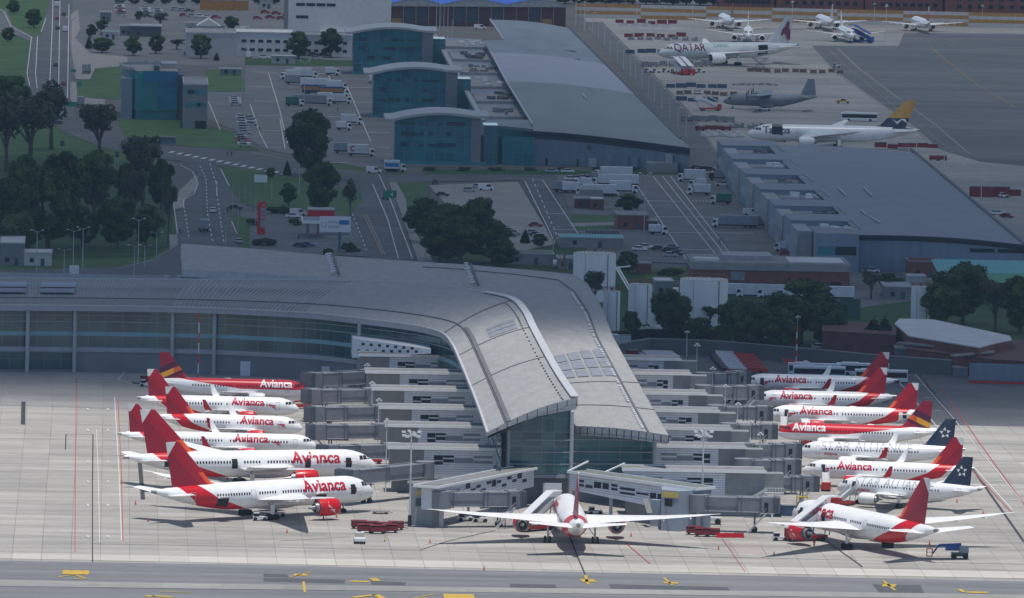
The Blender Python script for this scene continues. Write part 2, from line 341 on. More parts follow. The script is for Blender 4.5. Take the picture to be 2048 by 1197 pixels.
S('footpath', [(140, 85), (150, 78), (180, 108), (255, 115), (255, 133), (190, 138), (180, 160), (152, 160)], GM['path'], 3)
S('footpath', [(142, 30), (156, 20), (160, 60), (150, 78), (140, 85)], GM['path'], 3)
S('footpath', [(140, 165), (152, 165), (155, 195), (210, 200), (210, 210), (150, 210), (140, 200)], GM['path'], 4)
S('truck_yard', [(410, 185), (490, 185), (490, 130), (790, 130), (960, 335), (720, 335), (530, 300), (470, 262), (415, 240)], GM['lot'], 2)
S('grass_verge', [(490, 118), (705, 122), (705, 134), (490, 132)], GM['dgrass'], 3)
S('station_forecourt', [(480, 425), (600, 420), (740, 440), (760, 515), (500, 505)], GM['lot'], 4)
S('road', [(712, 350), (766, 346), (790, 400), (835, 530), (740, 520), (700, 430), (725, 400)], GM['asph'], 4)
S('footpath', [(772, 352), (790, 360), (812, 400), (815, 440), (870, 530), (838, 530), (800, 420)], GM['path'], 5)
S('median', [(727, 432), (734, 432), (768, 514), (756, 514)], GM['earth'], 5)
S('parking_area', [(858, 372), (1036, 365), (1110, 490), (1010, 510), (900, 420)], GM['beige'], 4)
S('road', [(1040, 350), (1110, 350), (1175, 492), (1118, 492), (1060, 400)], GM['asph'], 5)
S('truck_yard', [(1110, 346), (1262, 350), (1400, 530), (1180, 520), (1170, 490)], GM['lot'], 4)
S('truck_yard', [(1262, 350), (1490, 345), (1620, 520), (1380, 525)], GM['lot'], 5)
S('lawn', [(1140, 430), (1240, 432), (1240, 460), (1150, 462)], GM['grass'], 6)
S('lawn', [(1290, 540), (1375, 535), (1375, 560), (1290, 560)], GM['grass'], 6)
S('footpath', [(1140, 448), (1240, 446), (1240, 452), (1142, 455)], GM['path'], 7)
S('grass_verge', [(850, 340), (1390, 345), (1390, 352), (850, 350)], GM['dgrass'], 4)
S('yard', [(1640, 540), (1800, 545), (1850, 600), (1700, 620), (1640, 600)], GM['lot'], 3)
# painted lines: one sheet of marks per kind of paint and place
def lines(name, segs, mat_, lvl, w=.25, z0=.30):
    mb = MB(); z = z0+lvl*.005
    for s in segs:
        ww = s[1] if isinstance(s[1], (int, float)) else w; pts = s[0] if isinstance(s[1], (int, float)) else s
        P = [G(*p) for p in pts]
        for a, b in zip(P, P[1:]):
            d = (b-a).normalized(); nn = Vector((-d.y, d.x, 0))*ww/2
            mb.face([a-nn+Vector((0, 0, z)), b-nn+Vector((0, 0, z)), b+nn+Vector((0, 0, z)), a+nn+Vector((0, 0, z))])
    return tag(mb.build(name, mat_), name.replace('_', ' '), 'marking', kind='structure')
def dashes(a, b, n, duty=.5):
    A_, B_ = Vector(a), Vector(b); return [(tuple(A_.lerp(B_, k/n)), tuple(A_.lerp(B_, (k+duty)/n))) for k in range(n)]
lines('red_apron_lines', [([(153, 757), (151, 900), (150, 1105)], .17), ([(236, 800), (243, 950), (246, 1083)], .18), ([(1990, 764), (1880, 775), (1990, 930), (2100, 1080)], .2), ([(1905, 900), (2022, 1025)], .22),
       ([(1251, 1087), (1300, 1129)], .2), ([(1444, 1078), (1490, 1145)], .12)]+[(((1445+k*8, 1083+k*.5), (1470+k*8, 1108+k*.3)), .05) for k in range(9)], GM['red'], 5, z0=.13)
lines('white_apron_lines', [([(193, 860), (197, 970), (199, 1087)], .12), ([(229, 795), (238, 950), (243, 1083)], .16), ([(1830, 750), (1900, 830), (2048, 1010)], .18),
       ([(1795, 762), (1870, 850), (2025, 1022)], .25), ([(268, 770), (235, 762), (250, 745), (300, 740)], .3), ([(1600, 757), (1700, 756)], .2)]
      +[(((173+dx, y), (180+dx, y+1)), .2) for dx in (0, 40) for y in (820, 862, 925, 965, 1012, 1075)]+[(((175+dx, y-2), (177+dx, y+2)), .4) for dx in (0, 40) for y in (820, 862, 925, 965, 1012, 1075)]
      +[(((1830+k*16, 770+k*26), (1850+k*16, 771+k*26)), .5) for k in range(5)]+[(((1960+k*30, 925+k*38), (1975+k*30, 925+k*38)), .8) for k in range(3)], GM['white'], 5, z0=.13)
lines('drain_lines', [([(47, 805), (46, 850)], 1.0), ([(279, 920), (286, 1000)], .9), ([(1935, 925), (1960, 960), (2048, 1085)], .5), ([(1838, 750), (1915, 850)], .7), ([(1140, 1075), (1152, 1108), (1171, 1152)], .3), ([(1655, 1085), (1725, 1135)], .3),
       ([(185, 1089), (512, 1095), (1024, 1107), (1536, 1118), (2048, 1130)], .3), ([(185, 965), (185, 1125)], .22), ([(132, 870), (186, 870)], .3), ([(132, 870), (131, 900)], .25), ([(186, 870), (185, 965)], .25)], GM['dark'], 4, z0=.13)
ylw = [([(1162, 1163), (1191, 1163)], 4.5), ([(1328, 1167), (1356, 1168)], 2.8), ([(587, 1151), (615, 1152)], 2.8), ([(125, 1146), (178, 1147)], 7),
       ([(700, 1164), (738, 1165)], 2.2), ([(742, 1161), (758, 1161)], 5), ([(1932, 1186), (1976, 1187)], 2.5), ([(1918, 1183), (1928, 1183)], 5), ([(1765, 1172), (1792, 1173)], 4),
       ([(916, 1190), (922, 1206)], 6), ([(705, 1197), (750, 1191), (768, 1199)], 1.5), ([(295, 1195), (305, 1193), (345, 1196)], 1.8), ([(607, 1165), (610, 1187)], .5), ([(1171, 1152), (1174, 1166), (1177, 1171)], .6),
       ([(1327, 1157), (1345, 1172)], .5), ([(1766, 1163), (1790, 1182)], .6), ([(116, 1156), (150, 1151), (171, 1159), (145, 1160)], .6), ([(320, 1185), (385, 1187)], .6), ([(580, 1156), (625, 1145)], .4), ([(868, 1190), (820, 1200)], .5)]
ylw += [(((y0, yy), (y0+14, yy)), 1.2) for y0, yy in ((1895, 93), (1930, 92), (1885, 125), (1925, 127), (1985, 165), (1990, 195), (2020, 195))]
ylw += [([(1860, 95), (1900, 128), (1960, 175), (2030, 215)], .22)]
lines('yellow_taxi_marks', ylw, GM['yellow'], 6, z0=.13)
lines('ghost_marks', [([(840, 1101), (900, 1082), (990, 1062)], .4), ([(560, 1083), (700, 1075)], .4)], GM['ghost'], 5, z0=.13)
# far taxiway edges
lines('far_taxiway_lines', [([(1624, 95), (1665, 140), (1750, 200), (1830, 255), (1870, 300)], .7), ([(1675, 98), (1720, 140), (1800, 200), (1870, 250), (1940, 310)], .7), ([(1655, 98), (1700, 140), (1790, 215), (1900, 300)], .25),
       ([(1198, 45), (1260, 105), (1375, 225), (1440, 315)], .3)]+[(((1950+k*20, 105+k*13), (1970+k*20, 105+k*13)), .9) for k in range(4)], GM['ghost'], 5, z0=.13)
wl = [[(120, 0), (117, 190)], [(138, 10), (135, 200)], [(106, 0), (105, 38), (104, 70), (99, 178)], [(63, 75), (54, 150), (60, 175)], [(75, 75), (71, 150), (74, 178)], [(82, 66), (92, 38)], [(0, 20), (8, 25), (22, 55), (66, 78)],
      [(335, 330), (360, 332), (385, 345), (396, 370), (388, 390), (368, 402), (366, 415)], [(346, 400), (355, 470)], [(433, 365), (434, 395)], [(441, 340), (459, 375)], [(463, 445), (474, 470)]]
wl += dashes((400, 335), (412, 360), 4)+dashes((412, 360), (415, 430), 10)+dashes((420, 330), (435, 380), 6)+dashes((435, 400), (448, 490), 10)+dashes((415, 430), (426, 490), 6)+dashes((368, 415), (378, 480), 8)
wl += [((374+k*0, 400+k*9), (384, 400+k*9)) for k in range(2)]+[((390, 401), (406, 401)), ((412, 401), (428, 401)), ((434, 401), (450, 402))]+[((352, 427+k*7), (366, 427+k*7)) for k in range(5)]
wl += [((745, 370), (775, 440), (797, 520))]+dashes((705, 430), (735, 508), 9)+[((757, 350), (780, 400), (825, 520)), ((738, 492), (790, 492)), ((760, 465), (783, 465)), ((712, 510), (725, 508))]
wl += [((1050, 365), (1110, 488)), ((1052, 358), (1085, 362), (1100, 385), (1168, 488))]+dashes((1065, 360), (1120, 488), 12)
wl += [((1262, 355), (1375, 525)), ((1306, 355), (1430, 510)), ((1325, 355), (1448, 510)), ((1341, 355), (1460, 510))]+[((1160+k, 455), (1165, 456)) for k in range(0)]
for y0, x0, x1 in ((404, 1290, 1365), (404, 1384, 1425), (436, 1312, 1430), (468, 1335, 1508), (502, 1360, 1460)): wl += [(list(d), 2.6) for d in dashes((x0, y0), (x1, y0+1), int((x1-x0)/6))]
wl += [(list(d), 2.6) for d in dashes((1093, 430), (1130, 430), 6)+dashes((1108, 462), (1150, 462), 7)]
for y0, x0, x1 in ((146, 500, 555), (148, 565, 658), (175, 505, 545), (177, 702, 745), (204, 510, 552), (206, 708, 745), (233, 516, 560), (235, 655, 685), (263, 526, 568), (267, 733, 780), (298, 540, 565), (298, 755, 780), (327, 655, 698)): wl += [(list(d), 2.6) for d in dashes((x0, y0), (x1, y0+1), int((x1-x0)/5))]
wl += [((537, 148), (560, 225), (575, 290)), ((500, 210), (520, 270), (536, 300)), ((655, 148), (662, 165)), ((692, 170), (735, 270), (742, 285))]
wl += [((505, 308), (560, 318)), ((560, 240), (570, 300)), ((417, 205), (440, 262))]
lines('white_road_lines', wl, GM['white'], 7, w=.3)
lines('speed_table_marks', [(((340+k*16, 308+k*3.1), (347+k*16, 305+k*3.1)), 1.6) for k in range(15)], GM['white'], 7)
lines('yellow_kerb_lines', [([(727, 432), (765, 512)], .5), ([(733, 432), (770, 512)], .5), ([(735, 438), (790, 440)], .8)], GM['ghost'], 8)
# ---------------------------------------------------------------- aircraft: nose at the origin pointing along +x, wheels on z=0
WHITE = (.86, .86, .85); REDP = (.60, .008, .016); DRED = (.30, .006, .022); ORG = (.72, .09, .015); NAVY = (.012, .025, .06)
mat('aircraft_white', WHITE, .32, .04); mat('wing_white', (.80, .80, .79), .4, .06); mat('bare_metal', (.35, .34, .33), .4, .2, metal=.6)
mat('dark_window', (.02, .023, .028), .4, .1, spec=.2); mat('tyre_rubber', (.02, .02, .021), .9, .2); mat('strut_grey', (.35, .36, .37), .5, .1)
mat('red_paint', REDP, .3, .06); mat('dark_red_paint', DRED, .3, .06); mat('intake_dark', (.015, .016, .018), .6, .2); mat('title_grey', (.42, .44, .48), .5, .02)
mat('door_outline', (.42, .43, .44), .5, .05); mat('wing_box_grey', (.42, .43, .44), .5, .1)
SPEC = {
 'A320': dict(L=37.57, R=2.05, zc=3.85, fin=11.8, span=34.1, wroot=11.6, chord=7.4, tipc=1.6, sweep=.49, wz=2.75, dih=.09, ex=(9.8, 5.75, 1.95, 1.12, 4.4), stab=(6.6, 4.0, 12.5), finr=(9.3, 6.6, 2.3, 2.2), gear=(18.2, 3.8, 1), nl=5.2),
 'B787': dict(L=56.7, R=2.9, zc=4.95, fin=16.9, span=60, wroot=19.0, chord=12.5, tipc=.9, sweep=.66, wz=4.35, dih=.075, ex=(16.4, 9.8, 2.75, 1.75, 6.0), stab=(10, 6.4, 19.8), finr=(15.5, 10.5, 3.3, 3.2), gear=(29.5, 4.9, 2), nl=8.),
 'B777': dict(L=63.7, R=3.1, zc=5.6, fin=18.6, span=64.8, wroot=20, chord=14, tipc=1.4, sweep=.62, wz=4.2, dih=.1, ex=(18, 9.6, 3.1, 2.0, 7.2), stab=(11, 7.5, 21.5), finr=(15, 10.5, 3.5, 2.6), gear=(33, 5.5, 2), nl=9.),
 'A330': dict(L=58.8, R=2.82, zc=5.2, fin=17.0, span=60.3, wroot=18, chord=11.5, tipc=1.8, sweep=.6, wz=4.1, dih=.1, ex=(17, 9.4, 2.9, 1.55, 6.0), stab=(10, 6.2, 19.4), finr=(14.5, 9.6, 3.4, 1.5), gear=(31, 5.3, 2), nl=8.),
 'B727': dict(L=46.7, R=1.95, zc=3.9, fin=10.4, span=32.9, wroot=19, chord=8, tipc=2., sweep=.65, wz=2.7, dih=.06, ex=None, stab=(5, 3.6, 10.9), finr=(11, 8, 3.2, 1.), gear=(26, 2.9, 1), nl=6.),
}
def spec(k, L=None):
    s = dict(SPEC[k]); 
    if L: s['L'] = L
    if L and k == 'A320': s['wroot'] = 11.6+(L-37.57)*.5; s['ex'] = (s['ex'][0]+(L-37.57)*.5,)+s['ex'][1:]; s['gear'] = (18.2+(L-37.57)*.5, 3.8, 1)
    return s
def fus(s, t):
    """radius and centre height at distance t behind the nose"""
    L, R_, zc, nl = s['L'], s['R'], s['zc'], s['nl']
    if t < nl:
        u = t/nl; r = R_*(1-(1-u)**2.1)**.62; z = zc-.32*R_*(1-u)**1.8
    elif t > L*.64:
        u = (t-L*.64)/(L*.36); r = R_*(1-.9*u**1.65); z = zc+R_*(.62*u**1.5)
    else: r, z = R_, zc
    return max(r, .03*R_), z
def decal(s, vs, fs, x0, z0, side, mb, mi=0, off=.035):
    """lay a flat drawing on the fuselage side; side -1 starboard (reads towards the nose), +1 port"""
    out = []
    for v in vs:
        x = -x0+(v[0] if side < 0 else -v[0]); z = z0+v[1]; r, zc = fus(s, max(-x, 0)); dz = max(-r*.985, min(r*.985, z-zc))
        out.append((x, side*(math.sqrt(r*r-dz*dz)+off), zc+dz if abs(z-zc) > r*.985 else z))
    mb.idx(out, fs, mi)
def rect(u0, u1, v0, v1, n=1):
    vs = []; fs = []
    for k in range(n):
        a = v0+(v1-v0)*k/n; b = v0+(v1-v0)*(k+1)/n; i = len(vs); vs += [(u0, a), (u1, a), (u1, b), (u0, b)]; fs.append((i, i+1, i+2, i+3))
    return vs, fs
def wing_mb(s, side, y0, span, xr, zr, cr, ct, sweep, dih, th=.11, kink=None, flex=0., raked=False):
    rings = []; ys = [0, .12, .33, .6, .85, .95, 1]
    for q in ys:
        y = y0+(span/2-y0)*q; k = (1-q)
        if kink: c = cr+(kink-cr)*min(q/.33, 1) if q <= .33 else kink+(ct-kink)*(q-.33)/.67
        else: c = cr+(ct-cr)*q
        x = xr+sweep*(y-y0); 
        if raked and q > .9: x += (q-.9)*span*.07; c = max(c*(1.25-q), .5)
        z = zr+dih*(y-y0)+flex*q*q; t = th*c*(.8 if q > .5 else 1)
        pr = [(0, 0), (.12, .5), (.4, .62), (.75, .3), (1, .02), (.7, -.22), (.35, -.38), (.1, -.3)]
        ring = [(-(x+p*c), side*y, z+h*t-.02*p*c) for p, h in pr]
        rings.append(ring if side > 0 else ring[::-1])
    return MB().loft(rings)
TXT = {}
def txt(k, size, bold=0., cuts=6):
    if (k, size) not in TXT: TXT[(k, size)] = text_mesh(k, size, bold, cuts)
    return TXT[(k, size)]
def bird(sz):
    """two swept strokes of the tail-fin emblem"""
    vs = []; fs = []
    def poly(p):
        i = len(vs); vs.extend([(x*sz, y*sz) for x, y in p]); fs.append(tuple(range(i, i+len(p))))
    poly([(-.02, 1.1), (-.1, .5), (.5, .2)]); poly([(-.02, 1.1), (.5, .2), (.3, .62)])
    poly([(.02, .14), (.5, .14), (.9, -.02), (.35, .02)]); poly([(.5, .14), (.78, .14), (.9, -.02)]); poly([(.42, -.02), (.7, -.04), (1.0, -.36)])
    return vs, fs
def star5(sz):
    """five triangular darts round a hollow centre"""
    vs = []; fs = []
    for k in range(5):
        a = math.pi/2+k*2*math.pi/5; b = a+.63; i = len(vs)
        vs.extend([(math.cos(a)*sz, math.sin(a)*sz), (math.cos(a-.52)*sz*.40, math.sin(a-.52)*sz*.40), (math.cos(b)*sz*.62, math.sin(b)*sz*.62)])
        fs.append((i, i+1, i+2))
    return vs, fs
def flip_decal(s, mb):   # outward normals are not needed: both sides render
    return mb
def fuselage_mat(kind, sk):
    s = SPEC[sk] if isinstance(sk, str) else sk; L, R_, zc = s['L'], s['R'], s['zc']; nm = 'livery_%s_%d' % (kind, int(L*10))
    top = zc+R_
    if kind == 'new':     # sweep of red running forward and down from the fin root; tail cone white
        # forward edge: x = -L+L*(.185+.15*sdown) ; aft edge x = -L+L*(.10+.13*sdown)
        k1 = .15*L/(2*R_); k2 = .12*L/(2*R_)
        lay = [(REDP, [(-1, 0, -k1, -(L-L*.165)+k1*top), (1, 0, k2, L*.91-k2*top)])]
        lay = [(REDP, [(-1, 0, -k1, -(L-L*.19)+k1*top), (1, 0, k2, (L-L*.10)-k2*top)]),
               (REDP, [(-1, 0, -k1*2.0, -(L-L*.265)+k1*2.0*zc), (1, 0, k2, (L-L*.10)-k2*top), (0, 0, -1, zc)])]
        return mask_mat(nm, WHITE, lay, .35, .35, .1)
    if kind == 'old':     # red crown over a white belly, the edge climbing towards the tail
        k = 1.15*R_/(L*.45)
        return mask_mat(nm, WHITE, [(REDP, [(0, 0, 1, -(zc-.08*R_)), (k, 0, 1, L*.42*k-(zc-.08*R_)), (0, 0, 1, -(zc-.08*R_))])], .28, .5, .4)
    if kind == 'qatar': return mask_mat(nm, (.62, .66, .66), [], .3, .5, .3)
    if kind == 'tampa': return mask_mat(nm, WHITE, [(NAVY, [(-1, 0, -.9, -(L-9)+.9*top), (0, 0, 1, -(top-.9)), (1, 0, 0, L-2.5)])], .3, .5, .3)
    return mask_mat(nm, WHITE, [], .3, .5, .3)
def fin_mat(kind, s):
    L = s['L']; zb = s['zc']+s['R']; zt = s['fin']; h = zt-zb; fr, c, ct, tl = s['finr']; xr = -L+fr; nm = 'fin_%s_%d' % (kind, int(L*10))
    if kind == 'new':
        lay = [(DRED, [(-1, 0, 0, xr-c*.42), (0, 0, 1, -zb-.02), (-1, 0, -.9, xr-c*.42+zb*.9)]), (ORG, [(1, 0, 1.5, -(xr-c*.35)-1.5*(zb)), (-1, 0, -1.5, (xr-c*.35)+1.5*(zb)+h*.34*1.5*0+c*.14), (0, 0, -1, zb+h*.5)]),
               ((.75, .74, .72), [(-1, 0, .55, -(L-tl)+ct*.35*-1-.55*(zt-h*.02)+1.1), (0, 0, 1, -(zb+h*.70))])]
        kk = (fr-tl-ct)/h
        lay = [(DRED, [(-1, 0, -1.0, xr-c*.38+zb*1.0)]), (ORG, [(1, 0, kk, -(xr-c*.17)-kk*zb), (0, 0, -1, zb+h*.27)]),
               ((.75, .74, .72), [(-1, 0, .62, (-L+tl+ct*.72)-.62*zt), (0, 0, 1, -(zb+h*(.72 if s['span'] < 50 else .62)))])]
        return mask_mat(nm, (.40, .006, .022), lay, .4, .3, .1)
    if kind == 'old':
        k = -.45; xm = xr-c*.5
        def band(lo, hi): return [(k, 0, 1, -(zb+h*lo)-k*xm), (-k, 0, -1, (zb+h*hi)+k*xm)]
        return mask_mat(nm, (.10, .008, .04), [((.30, .006, .03), band(.66, 3)), ((.70, .11, .012), band(.18, .40)), ((.8, .36, .02), band(.18, .40)+[(-1, 0, 0, xm-.3)]), ((.30, .008, .03), band(-3, .05))], .4, .3, .1)
    if kind == 'star': return mask_mat(nm, NAVY, [], .3, .5, .3)
    if kind == 'qatar': return mask_mat(nm, (.48, .50, .52), [], .3, .5, .3)
    if kind == 'tampa': return mask_mat(nm, (.62, .30, .03), [(NAVY, [(0, 0, -1, zb+h*.32)])], .3, .5, .3)
    if kind == 'purple': return mask_mat(nm, (.05, .03, .12), [], .3, .5, .3)
    if kind == 'redwhite': return mask_mat(nm, (.55, .03, .03), [((.7, .7, .7), [(0, 0, 1, -(zb+h*.45))])], .3, .5, .3)
    return mask_mat(nm, WHITE, [], .3, .5, .3)
def aircraft(name, label, s, kind, loc, head, title=None, port=True, open_doors=(), sharklets=False, cargo=(), engine_red=True, group=None, finkind=None, sc=1., gear=True):
    t = thing(name, label, 'aircraft', loc, R(head), group, sc)
    L, R_, zc = s['L'], s['R'], s['zc']; MW = MATS['aircraft_white']; WW = MATS['wing_white']
    # fuselage
    ts = [0, .004, .012, .025, .045, .07, .1, .125, .15]; ts = [q*L for q in ts]+[L*.15+L*.49*k/10 for k in range(1, 11)]+[L*.64+L*.36*k/12 for k in range(1, 13)]
    rings = []; N = 28
    for q in ts:
        r, z = fus(s, q); rings.append([(-q, r*math.sin(2*math.pi*k/N), z-r*math.cos(2*math.pi*k/N)) for k in range(N)])
    fmb = MB(); fmb.loft(rings[::-1]); fo = fmb.build('fuselage', fuselage_mat(kind, s), t, smooth=True)
    # belly fairing
    wr, wc = s['wroot'], s['chord']; rr = []
    for q in range(9):
        u = q/8; x = wr-1.5+(wc+3.5)*u; f = math.sin(math.pi*u)**.5*1.0 if 0 < u < 1 else .05
        rr.append([(-x, R_*(.2+.9*f)*math.sin(2*math.pi*k/14), zc-R_*.62-R_*.5*f*math.cos(2*math.pi*k/14)) for k in range(14)])
    MB().loft(rr[::-1]).build('belly_fairing', MATS['wing_white'], t, smooth=True)
    # wings
    for sd_ in (-1, 1):
        wo = wing_mb(s, sd_, R_*.7, s['span'], wr, s['wz'], wc, s['tipc'], s['sweep'], s['dih'], kink=wc*.58, flex=(1.0 if s['span'] > 50 else .2), raked=(kind in ('new',) and s['span'] > 50)).build('wing', [WW], t, smooth=True)
        if sharklets:
            y = s['span']/2; x = wr+s['sweep']*(y-R_*.7); z = s['wz']+s['dih']*(y-R_*.7)+.2; c = s['tipc']
            ring = lambda xx, yy, zz, cc, th: [(-(xx+p*cc), sd_*(yy+q*th), zz) for p, q in ((0, 0), (.3, .5), (1, 0), (.3, -.5))]
            MB().loft([ring(x, y-.05, z-.1, c, .22), ring(x+.5, y+.45, z+.5, c*.9, .18), ring(x+1.6, y+.75, z+2.4, c*.42, .08)]).build('sharklet', MATS['red_paint'] if (sd_ > 0) == port else MATS['aircraft_white'], wo, smooth=True)
        if s['ex']:
            for fy in (.42, .62, .8):
                y = s['span']/2*fy; x = wr+s['sweep']*(y-R_*.7); c = wc*.58*(1-fy)+s['tipc']*fy+1.2; z = s['wz']+s['dih']*(y-R_*.7)-.25+(1.0 if s['span'] > 50 else .2)*fy*fy
                MB().cyl((-(x+c*.45), sd_*y, z), (-(x+c*1.12), sd_*y, z-.22), .26, .08, 8).build('flap_fairing', WW, wo, smooth=True)
        # engine
        if s['ex']:
            ex, ey, ez, er, el = s['ex']; prof = [(0, .86), (.03, .97), (.12, 1.04), (.4, 1.08), (.68, 1.0), (.85, .84)]
            rings = [[(-(ex+q*el), sd_*ey+er*w*math.sin(2*math.pi*k/20), ez+er*w*math.cos(2*math.pi*k/20)) for k in range(20)] for q, w in prof]
            ins = [[(-(ex+q*el), sd_*ey+er*w*math.sin(2*math.pi*k/20), ez+er*w*math.cos(2*math.pi*k/20)) for k in range(20)] for q, w in ((.85, .8), (.84, .62), (.98, .5))]
            eo = MB().loft(rings[::-1], caps=False).build('engine', MATS['red_paint'] if engine_red else MW, t, smooth=True); n_ = MATS['intake_dark']
            inn = [[(-(ex+q*el), sd_*ey+er*w*math.sin(2*math.pi*k/20), ez+er*w*math.cos(2*math.pi*k/20)) for k in range(20)] for q, w in ((0, .86), (.05, .78), (.22, .8))]
            MB().loft(inn, caps=False).build('intake_lip', MATS['bare_metal'], eo, smooth=True)
            MB().cyl((-(ex+.2*el), sd_*ey, ez), (-(ex+.24*el), sd_*ey, ez), er*.8, er*.8, 20).build('fan', MATS['intake_dark'], eo)
            MB().cyl((-(ex+.845*el), sd_*ey, ez), (-(ex+.835*el), sd_*ey, ez), er*.84, er*.84, 20).build('bypass_duct', mat('duct_navy', (.02, .03, .05), .5, .1), eo)
            MB().loft(ins[::-1], caps=False).cyl((-(ex+.8*el), sd_*ey, ez), (-(ex+1.2*el), sd_*ey, ez), er*.42, er*.12, 12).build('exhaust_cone', MATS['bare_metal'], eo, smooth=True)
            z1 = s['wz']+s['dih']*(ey-R_*.7)
            MB().loft([[(-(ex+.1*el), sd_*ey-.12, ez+er), (-(ex+.1*el), sd_*ey+.12, ez+er), (-(ex+.15*el), sd_*ey, ez+er*1.15)], [(-(ex+1.15*el), sd_*ey-.2, z1-.3), (-(ex+1.15*el), sd_*ey+.2, z1-.3), (-(ex+1.05*el), sd_*ey, z1+.15)]]).build('pylon', MW, eo)
            if engine_red:
                vs, fs = bird(er*1.0); m2 = MB()
                sgn = -1 if not port else 1
                out = [(-(ex+el*.42)+(v[0]-.4*er)*(1 if sd_ < 0 else -1), sd_*(ey+math.sqrt(max((er*1.085)**2-(v[1]-.3*er)**2, 0))), ez+v[1]-.3*er) for v in vs]
                m2.idx(out, fs).build('engine_emblem', MW, eo)
        # tailplane
        so_, sc_, ss = s['stab']; ttail = not s['ex']
        zs = s['fin']-.3 if ttail else zc+R_*.28
        xs = (L-so_) if not ttail else L-1.5
        wing_mb(s, sd_, .3 if ttail else .5, ss, xs, zs, sc_, sc_*.38, .62, .0 if ttail else .11, th=.09).build('tailplane', [WW], t, smooth=True)
        # main gear
        if gear:
            gx, gy, nb = s['gear']; wr_ = .62 if nb == 1 else .66
            g = MB().bar((-gx, sd_*gy, 0.5), (-gx, sd_*gy*.97, zc-R_*.35), .3).bar((-gx-.1, sd_*gy, 1.3), (-gx, sd_*(gy-1.6), zc-R_*.5), .16)
            go = g.build('main_gear', MATS['strut_grey'], t); w = MB()
            for bxx in ([0] if nb == 1 else [-.75, .75]):
                for yy in (-.48, .48): w.cyl((-gx+bxx, sd_*gy+yy-.2, wr_), (-gx+bxx, sd_*gy+yy+.2, wr_), wr_, wr_, 14)
            w.build('wheels', MATS['tyre_rubber'], go)
            MB().box(-gx-.5, -gx+.5, sd_*(gy+.1)-.04, sd_*(gy+.1)+.04, 1.2, zc-R_*.6).build('gear_door', MW, go)
    if gear:
        gx = s['nl']*.95; go = MB().bar((-gx, 0, .5), (-gx-.3, 0, zc-R_*.8), .22).build('nose_gear', MATS['strut_grey'], t)
        MB().cyl((-gx, -.42, .48), (-gx, -.14, .48), .48, .48, 12).cyl((-gx, .14, .48), (-gx, .42, .48), .48, .48, 12).build('wheels', MATS['tyre_rubber'], go)
    if not s['ex']:    # three engines at the tail
        for yy, zz, x0 in ((-2.9, zc+.7, L-13), (2.9, zc+.7, L-13)):
            eo = MB().cyl((-x0, yy, zz), (-x0-5, yy, zz), .75, .65, 14).build('engine', MW, t, smooth=True)
            MB().cyl((-x0-4.95, yy, zz), (-x0-5.1, yy, zz), .6, .5, 14).build('exhaust', MATS['intake_dark'], eo)
        MB().cyl((-L+9, 0, zc+R_+.8), (-L+5.5, 0, zc+R_+.7), .9, .7, 14).build('centre_intake', MATS['red_paint'], t, smooth=True)
    # fin
    fr, c, ct, tl = s['finr']; zb = zc+R_*.82; zt = s['fin']; rings = []
    for q in (0, .08, .5, 1):
        z = zb+(zt-zb)*q; xl = -L+fr-(fr-tl-ct)*q; cc = c+(ct-c)*q
        if q == 0: xl += c*.32; cc += c*.32
        th = .1*cc*(.55)
        rings.append([(xl, 0, z), (xl-cc*.25, th, z), (xl-cc, .03, z), (xl-cc, -.03, z), (xl-cc*.25, -th, z)])
    fo2 = MB().loft(rings).build('fin', fin_mat(finkind or kind, s), t, smooth=True)
    fx = -L+(fr+tl)/2-c*.12
    if (finkind or kind) == 'star':
        vs, fs = star5((zt-zb)*.21)
        for sd_ in (-1, 1): MB().idx([(fx-.4+(v[0] if sd_ < 0 else -v[0]), sd_*.44, zb+(zt-zb)*.5+v[1]) for v in vs], fs).build('star_emblem', MW, fo2)
    if kind == 'qatar':      # a dark horned-antelope head in profile
        P = [(-3.2, -3.8), (-1.2, -3.9), (-.6, -1.8), (.9, -.9), (2.2, -2.3), (2.9, -1.8), (2.0, .6), (.8, 1.3), (-.6, 3.0), (-1.7, 5.2), (-1.5, 2.5), (-2.6, 4.2), (-2.1, 1.2), (-3.1, .3)]
        for sd_ in (-1, 1): MB().idx([(fx-1.1-x*.72*-1*(-1 if sd_ < 0 else -1)*-1, sd_*.62, zb+5.0+y*.92) for x, y in P], [(0, 1, 2), (0, 2, 13), (2, 3, 13), (3, 4, 5), (3, 5, 6), (3, 6, 7), (3, 7, 13), (7, 12, 13), (7, 11, 12), (7, 8, 10, 11), (8, 9, 10)]).build('head_emblem', mat('maroon_paint', (.16, .01, .05), .4, .05), fo2)
    if kind == 'tampa':
        for sd_ in (-1, 1): MB().idx([(fx-2.6, sd_*.5, zb+1.6), (fx-1.6, sd_*.5, zb+3.2), (fx-.2, sd_*.55, zb+2.5), (fx+1, sd_*.6, zb+1.3), (fx+2.6, sd_*.5, zb+2.9), (fx+3.0, sd_*.5, zb+3.2), (fx+1.1, sd_*.62, zb+2.1), (fx-.2, sd_*.62, zb+3.1)], [(0, 1, 7), (1, 7, 2), (2, 7, 6), (2, 6, 3), (3, 6, 4), (4, 5, 6)]).build('wing_emblem', MW, fo2)
    # tail cone exhaust
    r, z = fus(s, L); MB().cyl((-L+.9, 0, fus(s, L-.9)[1]), (-L-.15, 0, z), fus(s, L-.9)[0]*1.03, r*1.0, 12).build('tail_cone', MATS['bare_metal'], t)
    # cockpit windows
    w = MB()
